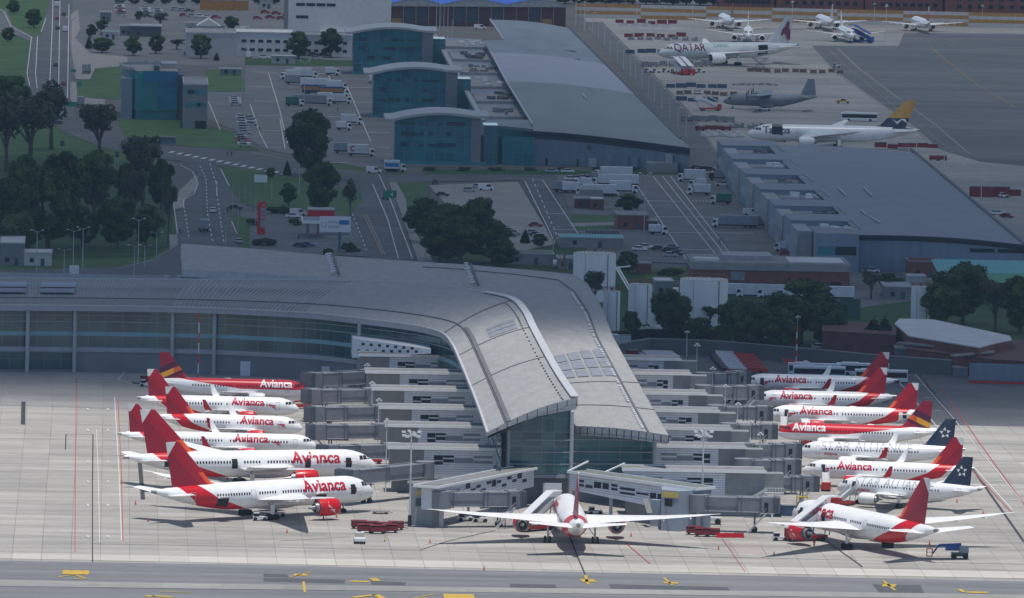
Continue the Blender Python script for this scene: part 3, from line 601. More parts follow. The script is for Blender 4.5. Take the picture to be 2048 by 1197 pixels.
    for sd_ in (-1, 1):
        k = R_/2.05; b = s['nl']*.28
        for u0, u1 in ((b-.35*k, b+.25*k), (b+.35*k, b+.95*k), (b+1.05*k, b+1.6*k)):
            vs, fs = rect(u0, u1, .38*R_, .66*R_, 3); decal(s, [(u*-1 if sd_ < 0 else u*-1, v) for u, v in vs] if 0 else [((-u if sd_ < 0 else u), v) for u, v in vs], fs, 0, zc-.08*R_, sd_, w)
    w.build('cockpit_windows', MATS['dark_window'], t)
    # cabin windows, doors, titles on both sides
    wz = zc+R_*.22; ws = .29 if s['span'] < 50 else .36; x_a, x_b = s['nl']+1.5, L*.74
    doors = [s['nl']*.93, L*.86] if s['span'] < 50 else [s['nl']*.9, L*.29, L*.58, L*.84]
    if kind not in ('qatar', 'tampa') and s['ex']:
        pitch = .66; cnt = 0
        sds = (1, -1) if port else (-1, 1)
        for sd_ in sds:
            x = x_a; proto = None; rest = MB()
            while x < x_b:
                if all(abs(x-d) > 1.0 for d in doors) and abs(x-L*.46) > .6:
                    vs, fs = rect(-ws*.5, ws*.5, -ws*.72, ws*.72); tw = s['nl']+2 < x < L*.62
                    if sd_ == sds[0] and cnt < 99:
                        if tw and proto is not None: ob = proto.copy(); SC.collection.objects.link(ob); ob.location = (px0-x, 0, 0)
                        else:
                            w = MB(); decal(s, vs, fs, x, wz, sd_, w); ob = w.build('window', MATS['dark_window'], t)
                            if tw: proto = ob; px0 = x
                        cnt += 1
                    else: decal(s, vs, fs, x, wz, sd_, rest)
                x += pitch
            if rest.v: rest.build('window', MATS['dark_window'], t)['kind'] = 'stuff'
    if s['ex']:
        for i, dx in enumerate(doors):
            for sd_ in (-1, 1):
                hh = .95 if s['span'] < 50 else 1.05; ww = .45 if s['span'] < 50 else .62; zd = wz-.12*R_
                w = MB(); op = (i, sd_) in open_doors
                if op:
                    vs, fs = rect(-ww, ww, -hh, hh, 4); decal(s, vs, fs, dx, zd, sd_, w, off=.05); w.build('open_door', MATS['intake_dark'], t)
                    vs, fs = rect(-ww, ww, -hh, hh, 3); m3 = MB(); decal(s, vs, fs, dx-ww*2.1, zd, sd_, m3, off=.28); m3.build('door_leaf', MW, t)
                else:
                    for (a, b, c_, d_) in ((-ww, -ww+.07, -hh, hh), (ww-.07, ww, -hh, hh), (-ww, ww, hh-.07, hh), (-ww, ww, -hh, -hh+.07)):
                        vs, fs = rect(a, b, c_, d_, 4 if c_ != d_ else 1); decal(s, vs, fs, dx, zd, sd_, w, off=.03)
                    w.build('door', MATS['door_outline'], t)
    for (x, zz, wd, hh, sd_) in cargo:
        w = MB(); vs, fs = rect(-wd/2, wd/2, -hh/2, hh/2, 5); decal(s, vs, fs, x, zz, sd_, w, off=.05); w.build('cargo_opening', MATS['intake_dark'], t)
        r, zf = fus(s, x); zz2 = zz+hh/2; yy = math.sqrt(max(r*r-(zz2-zf)**2, .01))
        MB().idx([(-x-wd/2, sd_*yy, zz2), (-x+wd/2, sd_*yy, zz2), (-x+wd/2, sd_*(yy+hh*.9), zz2+.45), (-x-wd/2, sd_*(yy+hh*.9), zz2+.45), (-x-wd/2, sd_*yy, zz2+.12), (-x+wd/2, sd_*yy, zz2+.12), (-x+wd/2, sd_*(yy+hh*.9), zz2+.57), (-x-wd/2, sd_*(yy+hh*.9), zz2+.57)],
                 [(0, 1, 2, 3), (7, 6, 5, 4), (0, 3, 7, 4), (1, 5, 6, 2), (3, 2, 6, 7)]).build('cargo_door', MW, t)
    big = s['span'] > 50
    for sd_ in (-1, 1):
        if title == 'Avianca':
            size = 2.45 if not big else 3.5; vs, fs = txt('Avianca', size, .022, 7); wd = max(v[0] for v in vs)
            old = kind == 'old'
            xs = (L*.415 if not big else L*.352) if not old else L*.30
            if old: size = 2.1
            x0 = xs if sd_ < 0 else xs-wd          # starboard reads towards the nose, port away from it
            w = MB(); decal(s, vs, fs, x0, zc+R_*(.1 if not old else .2), sd_, w, off=.045)
            w.build('title', MW if old else mat('title_red', (.52, .006, .03), .4, .03), t)
            if not old:
                vs, fs = bird(2.5 if not big else 3.6)
                w = MB(); bx = xs-wd-.5
                if sd_ > 0: vs = [(-v[0], v[1]) for v in vs]
                decal(s, vs, fs, bx, zc+R_*.05, sd_, w, off=.045); w.build('bird_emblem', MATS['title_red'], t)
        elif title == 'STAR ALLIANCE':
            vs, fs = txt('STAR ALLIANCE', 2.5, -.005, 7); wd = max(v[0] for v in vs); k = L*.545/wd; vs = [(v[0]*k, v[1]) for v in vs]
            x0 = L*.69 if sd_ < 0 else L*.145; w = MB(); decal(s, vs, fs, x0, zc+R_*.2, sd_, w, off=.045); w.build('title', MATS['title_grey'], t)
            vs, fs = txt('Avianca', .95, .02, 2); x0 = L*.23 if sd_ < 0 else L*.165; w = MB(); decal(s, vs, fs, x0, zc-R_*.42, sd_, w, off=.045); w.build('small_title', MATS['red_paint'], t)
        elif title == 'QATAR':
            vs, fs = txt('QATAR', 4.2, .012, 7); wd = max(v[0] for v in vs); x0 = L*.31 if sd_ < 0 else L*.31-wd
            w = MB(); decal(s, vs, fs, x0, zc+R_*.02, sd_, w, off=.05); w.build('title', mat('maroon_paint', (.16, .01, .05), .4, .05), t)
            vs, fs = txt('CARGO', 1.9, .0, 3); w = MB(); decal(s, vs, fs, L*.42 if sd_ < 0 else L*.37, zc+R_*.45, sd_, w, off=.05); w.build('small_title', mat('teal_letters', (.1, .3, .33), .4, .05), t)
        elif title == 'Tampa':
            vs, fs = txt('Tampa', 3.4, .015, 6); wd = max(v[0] for v in vs); x0 = L*.27 if sd_ < 0 else L*.245-wd
            w = MB(); decal(s, vs, fs, x0+0, zc-R_*.05, sd_, w, off=.05); w.build('title', mat('navy_letters', (.02, .03, .09), .4, .05), t)
            vs, fs = txt('CARGO', 1.4, 0, 2); w = MB(); decal(s, vs, fs, L*.34 if sd_ < 0 else L*.25, zc-R_*.05, sd_, w, off=.05); w.build('small_title', MATS['title_grey'], t)
    return t
def at_nose(px, py, z, head): p = G(px, py, z); return (p.x, p.y, 0)
G1 = 'airliners parked nose-in at the pier gates'
A320, A319, A321, B787 = spec('A320'), spec('A320', 33.84), spec('A320', 44.5), spec('B787')
aircraft('airliner', 'red-crowned airliner with orange striped tail, farthest back on the left of the pier', A320, 'old', at_nose(616, 783, 3.3, 0), -1.5, 'Avianca', False, engine_red=False, group=G1)
aircraft('airliner', 'white red-tailed airliner, second from the back on the left side of the pier', A320, 'new', at_nose(598, 818.6, 3.3, 0), -1, 'Avianca', False, sharklets=True, group=G1)
aircraft('airliner', 'white airliner, third from the back left of the pier, its red tail sweep fully visible', A319, 'new', at_nose(605.6, 857, 3.3, 0), -6, 'Avianca', False, sharklets=True, group=G1)
aircraft('airliner', 'long white airliner with red tail just behind the two wide-body jets on the left', A321, 'new', at_nose(634.7, 893, 3.3, 0), -1, 'Avianca', False, sharklets=True, group=G1)
aircraft('widebody_airliner', 'white wide-body airliner with several dark open doors, second from the front left', B787, 'new', at_nose(753, 932.5, 4.1, 0), 18, 'Avianca', False, open_doors=((0, -1), (1, -1), (2, -1), (3, -1)), group=G1)
aircraft('widebody_airliner', 'white wide-body airliner with open cargo holds, nearest on the left side', B787, 'new', at_nose(746, 984, 4.1, 0), 37, 'Avianca', False, open_doors=((0, -1),), cargo=((15.5, 3.6, 2.7, 1.9, -1), (40.5, 3.9, 2.7, 1.9, -1)), group=G1)
aircraft('airliner', 'white red-tailed airliner, farthest back on the right side of the pier', A320, 'new', at_nose(1484, 768, 3.3, 0), 178, 'Avianca', True, open_doors=((0, 1),), sharklets=True, group=G1)
aircraft('airliner', 'white red-tailed airliner, second from the back on the right, nose beside a jet bridge', A319, 'new', at_nose(1506, 801, 3.3, 0), 178.5, 'Avianca', True, sharklets=True, group=G1)
aircraft('airliner', 'white red-tailed airliner, third from the back on the right, stairs at its front door', A320, 'new', at_nose(1531.6, 831.3, 3.3, 0), 177, 'Avianca', True, open_doors=((0, 1), (1, 1)), group=G1)
aircraft('airliner', 'red-crowned airliner with white belly and striped tail, right side of the pier', A320, 'old', at_nose(1554.5, 866.4, 3.3, 0), 173, 'Avianca', True, engine_red=False, group=G1)
aircraft('airliner', 'white airliner with thin grey titles and navy tail, farther of the two on the right', A320, 'star', at_nose(1594, 904, 3.3, 0), 174, 'STAR ALLIANCE', True, sharklets=True, engine_red=False, group=G1)
aircraft('airliner', 'white airliner with red tail between the two navy-tailed airliners on the right', A320, 'new', at_nose(1604, 941.4, 3.3, 0), 172.5, 'Avianca', True, open_doors=((0, 1),), sharklets=True, group=G1)
aircraft('airliner', 'white airliner with grey titles and navy tail, nearer of the two, white engine in view', A319, 'star', at_nose(1674, 974.4, 3.3, 0), 154, 'STAR ALLIANCE', True, open_doors=((0, 1),), engine_red=False, group=G1)
aircraft('widebody_airliner', 'white wide-body airliner turned tail to the viewer at the right front of the apron', B787, 'new', (G(1875, 1062.5, 6.6)+Vector((math.cos(R(119)), math.sin(R(119)), 0))*56.7).xy.to_3d(), 119, 'Avianca', True, open_doors=((0, 1), (1, 1)), group=G1)
aircraft('widebody_airliner', 'white wide-body airliner seen straight from behind at the end of the pier', B787, 'new', (G(1157.4, 1051.8, 6.6)+Vector((math.cos(R(92.6)), math.sin(R(92.6)), 0))*56.7).xy.to_3d(), 92.6, 'Avianca', True, open_doors=((0, 1),), group=G1)
G2 = 'aircraft parked on the far cargo apron'
aircraft('cargo_jet', 'pale grey cargo jet with maroon titles and open side door on the far apron', SPEC['B777'], 'qatar', at_nose(1317, 108, 4.5, 0), 209, 'QATAR', True, cargo=((46, 5.6, 4.5, 4., 1),), engine_red=False, group=G2)
aircraft('cargo_jet', 'white cargo jet with yellow and navy tail parked behind the cargo hall roof', SPEC['A330'], 'tampa', at_nose(1495, 268, 4.5, 0), 182, 'Tampa', True, cargo=((10, 6.2, 3.6, 3.2, 1),), engine_red=False, group=G2)
TW = spec('A320', 40.5)
def tail_at(px, py, z, head, L): return (G(px, py, z)+Vector((math.cos(R(head)), math.sin(R(head)), 0))*L).xy.to_3d()
aircraft('airliner', 'white airliner seen from behind by the striped blast fence, with tall pale fin', TW, 'white', tail_at(1667, 42, 5, 97, 40.5), 97, engine_red=False, finkind='white', group=G2)
aircraft('airliner', 'white airliner seen from behind by the striped blast fence, with red fin', TW, 'white', tail_at(1860, 46, 5, 97, 40.5), 97, engine_red=False, finkind='redwhite', group=G2)
aircraft('airliner', 'airliner seen from behind by the striped blast fence, with dark purple fin', TW, 'white', tail_at(1467, 40, 5, 96, 40.5), 96, engine_red=False, finkind='purple', group=G2)
aircraft('airliner', 'white airliner facing the viewer beside blue stairs on the far apron', A320, 'white', at_nose(1704, 72, 3.3, 0), -84, engine_red=False, group=G2)
aircraft('airliner', 'white airliner facing the viewer at the edge of the far cargo stands', A320, 'white', at_nose(1497, 72, 3.3, 0), -91, engine_red=False, group=G2)
# four-engined military transport
def transport():
    head = 172; p = G(1446, 199, 3.4); t = thing('military_transport', 'grey four-propeller military transport with high wing on the far apron', 'aircraft', (p.x, p.y, 0), R(head), G2)
    g = mat('military_grey', (.17, .21, .24), .5, .12); L = 34.4; rings = []
    for q, r, z in ((0, .1, 2.6), (.02, .8, 2.7), (.06, 1.4, 3.0), (.1, 1.95, 3.4), (.16, 2.15, 3.5), (.62, 2.15, 3.5), (.75, 1.7, 4.2), (.88, 1.0, 4.9), (.97, .5, 5.3), (1, .1, 5.4)):
        rings.append([(-q*L, r*math.sin(2*math.pi*k/18), z-r*math.cos(2*math.pi*k/18)) for k in range(18)])
    MB().loft(rings[::-1]).build('fuselage', g, t, smooth=True)
    S_ = dict(SPEC['A320'])
    for sd_ in (-1, 1):
        wing_mb(S_, sd_, .3, 40.4, 12.5, 5.7, 5.2, 2.4, .04, .03).build('wing', g, t, smooth=True)
        wing_mb(S_, sd_, .2, 16, L-5.2, 5.3, 4.2, 2.2, .12, .0).build('tailplane', g, t, smooth=True)
        for yy in (5.2, 10.2):
            eo = MB().cyl((-10.2, sd_*yy, 5.5), (-15, sd_*yy, 5.4), .5, .6, 12).cyl((-9.6, sd_*yy, 5.5), (-10.2, sd_*yy, 5.5), .15, .5, 12).build('engine', g, t, smooth=True); pr = MB()
            for k in range(4):
                a = k*math.pi/2+.4; pr.bar((-9.8, sd_*yy, 5.5), (-9.8, sd_*yy+2.05*math.cos(a), 5.5+2.05*math.sin(a)), .28, .06)
            pr.build('propeller', MATS['intake_dark'], eo)
        MB().box(-19, -13.5, sd_*1.9-.4, sd_*1.9+.4, 1.1, 2.6).build('gear_fairing', g, t)
        w = MB(); [w.cyl((-x, sd_*1.9-.2, .6), (-x, sd_*1.9+.2, .6), .6, .6, 12) for x in (15.2, 17)]; w.build('wheels', MATS['tyre_rubber'], t)
    MB().cyl((-3.6, -.3, .5), (-3.6, .3, .5), .5, .5, 12).bar((-3.6, 0, .5), (-3.6, 0, 2), .2).build('nose_gear', MATS['strut_grey'], t)
    MB().loft([[(-L+8.4, 0, 5.2), (-L+6, .3, 5.2), (-L+.6, .03, 5.2), (-L+.6, -.03, 5.2), (-L+6, -.3, 5.2)], [(-L+6.2, 0, 5.9), (-L+5, .28, 5.9), (-L+.5, .03, 5.9), (-L+.5, -.03, 5.9), (-L+5, -.28, 5.9)], [(-L+3.6, 0, 11.7), (-L+3, .12, 11.7), (-L+1.2, .03, 11.7), (-L+1.2, -.03, 11.7), (-L+3, -.12, 11.7)]]).build('fin', g, t, smooth=True)
    w = MB()
    for sd_ in (-1, 1): w.idx([(-1.9, sd_*1.25, 3.55), (-2.9, sd_*1.62, 3.7), (-3.0, sd_*1.5, 4.4), (-2.2, sd_*1.1, 4.2)], [(0, 1, 2, 3)])
    w.build('cockpit_windows', MATS['dark_window'], t)
transport()
# ---------------------------------------------------------------- terminal and pier
def lerp(a, b, t): return a+(b-a)*t
def resample(P, n):
    """catmull-rom through pixel/height points -> n points by index parameter"""
    out = []
    for k in range(n):
        u = k/(n-1)*(len(P)-1); i = min(int(u), len(P)-2); t = u-i
        p0, p1, p2, p3 = P[max(i-1, 0)], P[i], P[i+1], P[min(i+2, len(P)-1)]
        out.append(tuple(.5*((2*b)+(c-a)*t+(2*a-5*b+4*c-d)*t*t+(3*b-a-3*c+d)*t**3) for a, b, c, d in zip(p0, p1, p2, p3)))
    return out
def roof_mat(name, c1, c2, rough, sx=.25, sy=5):
    m, n, b = _new(name); MATS[name] = m
    tc = node(n, 'ShaderNodeTexCoord'); no = node(n, 'ShaderNodeTexNoise'); no.inputs['Scale'].default_value = .35; no.inputs['Detail'].default_value = 8; no.inputs['Roughness'].default_value = .7
    ro = node(n, 'ShaderNodeVectorRotate', rotation_type='Z_AXIS'); ro.inputs['Angle'].default_value = -GA; lk(n, tc.outputs['Object'], ro.inputs[0])
    mp = node(n, 'ShaderNodeMapping'); mp.inputs[3].default_value = (1.2, .35, 1); lk(n, ro.outputs[0], mp.inputs[0]); lk(n, mp.outputs[0], no.inputs[0])
    r = node(n, 'ShaderNodeMapRange'); r.inputs[1].default_value = .35; r.inputs[2].default_value = .65; lk(n, no.outputs[0], r.inputs[0])
    mx = node(n, 'ShaderNodeMix', data_type='RGBA'); mx.inputs[6].default_value = (*c1, 1); mx.inputs[7].default_value = (*c2, 1); lk(n, r.outputs[0], mx.inputs[0])
    fine = node(n, 'ShaderNodeTexNoise'); fine.inputs['Scale'].default_value = 2.2; fine.inputs['Detail'].default_value = 6; lk(n, ro.outputs[0], fine.inputs[0])
    r2 = node(n, 'ShaderNodeMapRange'); r2.inputs[1].default_value = .3; r2.inputs[2].default_value = .7; r2.inputs[3].default_value = .80; r2.inputs[4].default_value = 1.14; lk(n, fine.outputs[0], r2.inputs[0])
    sc = node(n, 'ShaderNodeVectorMath', operation='SCALE'); lk(n, mx.outputs[2], sc.inputs[0]); lk(n, r2.outputs[0], sc.inputs['Scale'])
    lk(n, sc.outputs[0], b.inputs['Base Color']); b.inputs['Roughness'].default_value = rough; b.inputs['Specular IOR Level'].default_value = .4
    return m
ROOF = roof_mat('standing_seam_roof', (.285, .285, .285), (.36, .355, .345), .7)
mat('roof_trim', (.5, .51, .52), .45, .08); mat('fascia_grey', (.30, .31, .33), .6, .15); mat('seam_dark', (.10, .105, .115), .7, .1); mat('gutter_grate', (.13, .13, .135), .7, .6, scale=1.5)
mat('column_grey', (.42, .43, .44), .6, .08); mat('wall_grey', (.20, .215, .225), .75, .12, scale=.15); mat('sill_pale', (.36, .38, .40), .6, .08); mat('spandrel_teal', (.20, .38, .42), .35, .08)
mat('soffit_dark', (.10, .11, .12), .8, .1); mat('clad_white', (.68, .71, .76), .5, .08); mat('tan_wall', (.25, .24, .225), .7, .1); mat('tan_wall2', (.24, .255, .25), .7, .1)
mat('white_edge', (.80, .80, .79), .5, .05); mat('roof_grit', (.20, .20, .20), .85, .2); mat('ac_white', (.65, .66, .66), .5, .1); mat('jet_grey', (.20, .21, .23), .55, .1); mat('jet_dark', (.12, .135, .155), .6, .15)
mat('skylight', (.22, .235, .27), .6, .2); mat('yellow_panel', (.55, .42, .12), .6, .1); mat('handrail', (.5, .51, .52), .5, .05); mat('black_soft', (.035, .038, .042), .8, .2)
GL1 = glass_mat('terminal_glass', (.05, .15, .14), (.010, .04, .055), 4.2, 3.1, fw=.08, frame=(.13, .19, .2))
GL2 = glass_mat('pier_front_glass', (.07, .24, .25), (.010, .045, .06), 4.6, 3.0, fw=.07, frame=(.16, .22, .24))  # the teal reflection on the pier front is put into the lighter pane colour
term = thing('terminal_building', 'grey terminal with a curved metal roof bending into the long pier', 'terminal')
E1 = [(-160, 610, 16.5), (-80, 610, 16.5), (0, 611, 16.5), (150, 612, 16.5), (300, 614, 16.5), (420, 617, 16.5), (512, 621, 16.5), (620, 627, 16.5), (704, 636, 16.5), (780, 645, 16.5), (845, 655, 16.5), (886, 668, 16.5), (905, 690, 16.5), (917, 715, 16.5), (942, 775, 16.5), (960, 822, 16.5), (975, 866, 16.5)]
R1 = [(-160, 557, 20), (-80, 557, 20), (0, 557, 20), (160, 559, 20), (330, 560, 20), (470, 560.5, 20), (600, 561, 20), (720, 563, 20.2), (820, 567, 20.6), (900, 574, 21), (975, 586, 21.5), (1030, 599, 22), (1056, 625, 22.4), (1071, 655, 22.5), (1102, 713, 22.5), (1128, 757, 22.5), (1155, 796, 22.5)]
N1 = 65; e1 = [G(*p) for p in resample(E1, N1)]; r1 = [G(*p) for p in resample(R1, N1)]
def xsec(a, b, t):
    p = a.lerp(b, t); return p+Vector((0, 0, .9*math.sin(math.pi*t)))
mb = MB(); mb.grid([[xsec(e1[i], r1[i], j/8) for j in range(9)] for i in range(N1)])
o = mb.build('roof_shell', ROOF, term, smooth=True)
if o.data.polygons[0].normal.z < 0: o.data.flip_normals()
mb = MB(); dn = Vector((0, 0, -1.3))
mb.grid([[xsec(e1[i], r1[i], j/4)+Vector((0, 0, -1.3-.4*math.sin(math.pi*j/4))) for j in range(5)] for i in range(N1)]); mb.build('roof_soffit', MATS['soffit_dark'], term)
MB().grid([[e1[i]+Vector((0, 0, .05)), e1[i]+Vector((0, 0, -.5)), e1[i]+dn] for i in range(N1)]).build('eave_fascia', MATS['sill_pale'], term)
MB().grid([[r1[i]+Vector((0, 0, .35)), r1[i]+dn*1.6] for i in range(N1)]).build('ridge_fascia', MATS['roof_trim'], term)
bx = BX.copy(); q = MB()      # pale parapet running on the ridge of the pier
for i in range(40, N1-1): q.bar(r1[i]+Vector((-.6, 0, .25)), r1[i+1]+Vector((-.6, 0, .25)), 1.7, .3)
q.build('ridge_trim', MATS['roof_trim'], term)
q = MB()
for i in range(N1-1): q.bar(e1[i]+Vector((0, 0, .12)), e1[i+1]+Vector((0, 0, .12)), .5, .25)
q.build('eave_trim', MATS['roof_trim'], term)
# end fascia (slants back under the roof)
tipE, tipR = e1[-1], r1[-1]; q = MB(); n_ = 9
for k in range(n_):
    a = xsec(tipE, tipR, k/n_); b = xsec(tipE, tipR, (k+1)/n_-.008); back = AX*.5
    d0 = .8+1.7*k/n_; d1 = .8+1.7*(k+1)/n_
    q.face([a+Vector((0, 0, .1)), b+Vector((0, 0, .1)), b+back+Vector((0, 0, -d1)), a+back+Vector((0, 0, -d0))])
    q.face([a+back+Vector((0, 0, -d0)), b+back+Vector((0, 0, -d1)), b+AX*5+Vector((0, 0, -d1)), a+AX*5+Vector((0, 0, -d0))])
q.build('end_fascia', mat('end_panel', (.52, .52, .52), .5, .1), term)
# dark gutter seam with grating and cross seams
q = MB()
for i in range(N1-1): q.bar(xsec(e1[i], r1[i], .2)+Vector((0, 0, .1)), xsec(e1[i+1], r1[i+1], .2)+Vector((0, 0, .1)), .35, .2)
q.build('gutter', MATS['seam_dark'], term)
q = MB()
for i in range(46, N1-1): q.bar(xsec(e1[i], r1[i], .235)+Vector((0, 0, .1)), xsec(e1[i+1], r1[i+1], .235)+Vector((0, 0, .1)), 1.0, .25)
q.build('walkway_grating', MATS['gutter_grate'], term)
for i in (44, 51.8, 55.9):
    q = MB()
    ea = G(*resample(E1, 2)[0]) if 0 else None
    P0 = resample(E1, 641)[int(i*10)]; P1 = resample(R1, 641)[int(i*10)]; a = G(*P0); b = G(*P1)
    for k in range(10): q.bar(xsec(a, b, k/10)+Vector((0, 0, .08)), xsec(a, b, (k+1)/10)+Vector((0, 0, .08)), .35, .14)
    q.build('roof_seam', MATS['seam_dark'], term)
q = MB()
for i in range(44, N1-1):
    for f in (.15, .65): p = xsec(e1[i].lerp(e1[i+1], f), r1[i].lerp(r1[i+1], f), .84); bx3(q, p+Vector((0, 0, -.05)), .35, .9, .35, GA)
q.build('roof_vents', MATS['seam_dark'], term)['kind'] = 'stuff'
# standing ribs on the curved wing
q = MB(); E_f = resample(E1, 17*24); R_f = resample(R1, 17*24)
for k in list(range(4, 110))+list(range(110, 176, 2)):
    a = G(*E_f[k]); b = G(*R_f[k]); w_ = .22 if k < 110 else .22-.0025*(k-110); q.bar(xsec(a, b, .02)+Vector((0, 0, .1)), xsec(a, b, .5)+Vector((0, 0, .12)), w_, .2); q.bar(xsec(a, b, .5)+Vector((0, 0, .12)), xsec(a, b, .97)+Vector((0, 0, .1)), w_, .2)
q.build('roof_ribs', mat('rib_dark', (.21, .22, .235), .6, .1), term)['kind'] = 'stuff'
# roof windows of the wing (left)
def patch(name, m, u0, u1, t0, t1, dz=.22, n=4, nx=1):
    q = MB()
    for c in range(nx):
        ua = lerp(u0, u1, c/nx)+.12*(u1-u0)/nx; ub = lerp(u0, u1, (c+1)/nx)
        P = []
        for k in range(n+1):
            u = lerp(ua, ub, k/n); E_ = resample(E1, 1601); R_ = resample(R1, 1601); a = G(*E_[int(u*100)]); b = G(*R_[int(u*100)]); P.append([xsec(a, b, lerp(t0, t1, j/2))+Vector((0, 0, dz)) for j in range(3)])
        q.grid(P)
    return q.build(name, m, term)
GLB = mat('blue_roof_glass', (.03, .055, .12), .25, .3, scale=.3)
patch('roof_window', GLB, 1.05, 2.38, .48, .68, .5); patch('roof_window', GLB, 2.5, 2.97, .48, .68, .5)
patch('roof_window', GLB, 1.05, 2.38, .3, .44, .5); patch('roof_window', GLB, 2.5, 2.97, .3, .44, .5)
for uu in (12.15, 12.42, 12.66): patch('skylight', MATS['skylight'], uu, uu+.2, .42, .78, .12)
# low shell behind and right of the high one
R2 = [(362, 488, 17), (500, 498, 17), (660, 512, 17), (800, 522, 17), (930, 530, 17), (1060, 541, 17), (1150, 550, 17), (1178, 572, 17), (1205, 618, 17), (1225, 672, 17), (1265, 745, 17), (1301, 808, 17), (1338, 872, 17)]
r2 = [G(*p) for p in R2]
f2 = [G(365, 540, 17), G(520, 548, 17), G(690, 562, 17), Vector((-38, 2243, 17)), Vector((-27, 2240, 17)), Vector((-15, 2225, 17)), Vector((-6, 2196, 17)), Vector((0, 2160, 17)), Vector((4.2, 2120, 17)), Vector((5.6, 2087, 17)), Vector((8.3, 2022, 17)), Vector((10.2, 1972, 16.5)), Vector((12.2, 1921, 16.0))]
def x2(i, t):
    u = min(i, len(r2)-1.0001); k = int(u); a = f2[k].lerp(f2[k+1], u-k); b = r2[k].lerp(r2[k+1], u-k); return a.lerp(b, t)+Vector((0, 0, .5*math.sin(math.pi*t)))
q = MB(); q.grid([[x2(i/4, j/6) for j in range(7)] for i in range(49)]); o = q.build('lower_roof_shell', ROOF, term, smooth=True)
if o.data.polygons[0].normal.z < 0: o.data.flip_normals()
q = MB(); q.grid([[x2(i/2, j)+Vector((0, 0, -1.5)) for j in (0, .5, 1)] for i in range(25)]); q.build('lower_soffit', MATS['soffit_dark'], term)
q = MB()
q.grid([[x2(i/2, 1)+Vector((0, 0, .1)), x2(i/2, 1)+Vector((0, 0, -1.6))] for i in range(25)]); q.grid([[x2(i/2, 0)+Vector((0, 0, .1)), x2(i/2, 0)+Vector((0, 0, -1.8))] for i in range(25)])
q.grid([[x2(0, j/4)+Vector((0, 0, .1)), x2(0, j/4)+Vector((0, 0, -2.8))] for j in range(5)])
n_ = 14
for k in range(n_):
    a = x2(12, k/n_); b = x2(12, (k+1)/n_-.008); q.face([a+Vector((0, 0, .1)), b+Vector((0, 0, .1)), b+AX*.7+Vector((0, 0, -2.0)), a+AX*.7+Vector((0, 0, -2.0))]); q.face([a+AX*.7+Vector((0, 0, -2.0)), b+AX*.7+Vector((0, 0, -2.0)), b+AX*6+Vector((0, 0, -2.0)), a+AX*6+Vector((0, 0, -2.0))])
q.build('lower_fascia', MATS['end_panel'], term)
q = MB()
for i in range(14, 48): q.bar(x2(i/4, .80)+Vector((0, 0, .1)), x2((i+1)/4, .80)+Vector((0, 0, .1)), .4, .2)
q.build('roof_seam', MATS['seam_dark'], term)
for i in (10.35, 11.2):
    q = MB()
    for k in range(8): q.bar(x2(i-.35*(k/8)*0, k/8)+Vector((0, 0, .08)), x2(i, (k+1)/8)+Vector((0, 0, .08)), .35, .14)
    q.build('roof_seam', MATS['seam_dark'], term)
q = MB()
for i in range(28, 48):
    for f in (.1, .35, .6, .85):
        if rnd.random() < .75: bx3(q, x2((i+f)/4, .76)+Vector((0, 0, .1)), .6, 1.6, .3, GA+rnd.uniform(-.2, .2))
q.build('roof_equipment', MATS['ac_white'], term)['kind'] = 'stuff'
def SP(s0, t, dx): a_, b_ = ((657, 512), (669, 552)) if s0 < 3 else ((932, 531), (948, 574)); return G(lerp(a_[0], b_[0], t)+dx, lerp(a_[1], b_[1], t), 17.5)
for s0 in (2.15, 4.15):     # rooftop step-strips across the rear hall
    q = MB()
    for k in range(8): bx3(q, SP(s0, k/8, 0)+Vector((0, 0, .3)), .8, rnd.uniform(1, 3.5), .4, -.3)
    q.build('roof_strip', MATS['ac_white'], term); q = MB()
    for k in range(8): q.bar(SP(s0, k/8, 9)+Vector((0, 0, .5)), SP(s0, (k+1)/8, 9)+Vector((0, 0, .5)), .5, .3)
    q.build('roof_strip_edge', MATS['seam_dark'], term)
for k in range(3):
    for j in range(4):
        u = 9.35+.28*k; t0 = .18+.16*j; q = MB(); q.grid([[x2(u+a, t0+b)+Vector((0, 0, .15)) for b in (0, .13)] for a in (0, .24)]); q.build('skylight', MATS['skylight'], term)
# facade under the eave: follows the curve, then the pier's flank
def offs(P, d):
    out = []
    for i, p in enumerate(P):
        t = (P[min(i+1, len(P)-1)]-P[max(i-1, 0)]); t.z = 0; t.normalize(); out.append(p+Vector((-t.y, t.x, 0))*d)
    return out
face = offs(e1, 3.0); face = [Vector((p.x, p.y, 0)) for p in face]
def strip(name, P, z0, z1, m, off=0., uv=True, par=None):
    Q = P if off == 0 else offs(P, off); q = MB(); q.grid([[p+Vector((0, 0, z0)), p+Vector((0, 0, z1))] for p in Q])
    me_o = q.build(name, m, par or term, uv=False)
    if uv:
        ul = me_o.data.uv_layers.new(name='UV'); L_ = [0]
        for a, b in zip(Q, Q[1:]): L_.append(L_[-1]+(b-a).length)
        for pl in me_o.data.polygons:
            for li in pl.loop_indices: vi = me_o.data.loops[li].vertex_index; ul.data[li].uv = (L_[vi//2], me_o.data.vertices[vi].co.z)
    return me_o
strip('curtain_wall', face, 9.9, 15.4, GL1); strip('spandrel_band', face, 8.9, 9.9, MATS['spandrel_teal'], -.12); strip('curtain_wall', face, 6.1, 8.9, GL1)
strip('sill_band', face, 5.0, 6.1, MATS['sill_pale'], -.5); strip('ground_floor_wall', face, 0, 5.0, MATS['wall_grey'])
q = MB()
for p, p2 in zip(offs(face, -.5), offs(face, -.5)[1:]):
    q.bar(p+Vector((0, 0, 12.4)), p2+Vector((0, 0, 12.4)), .14, .18); q.bar(p+Vector((0, 0, 14)), p2+Vector((0, 0, 14)), .14, .18)
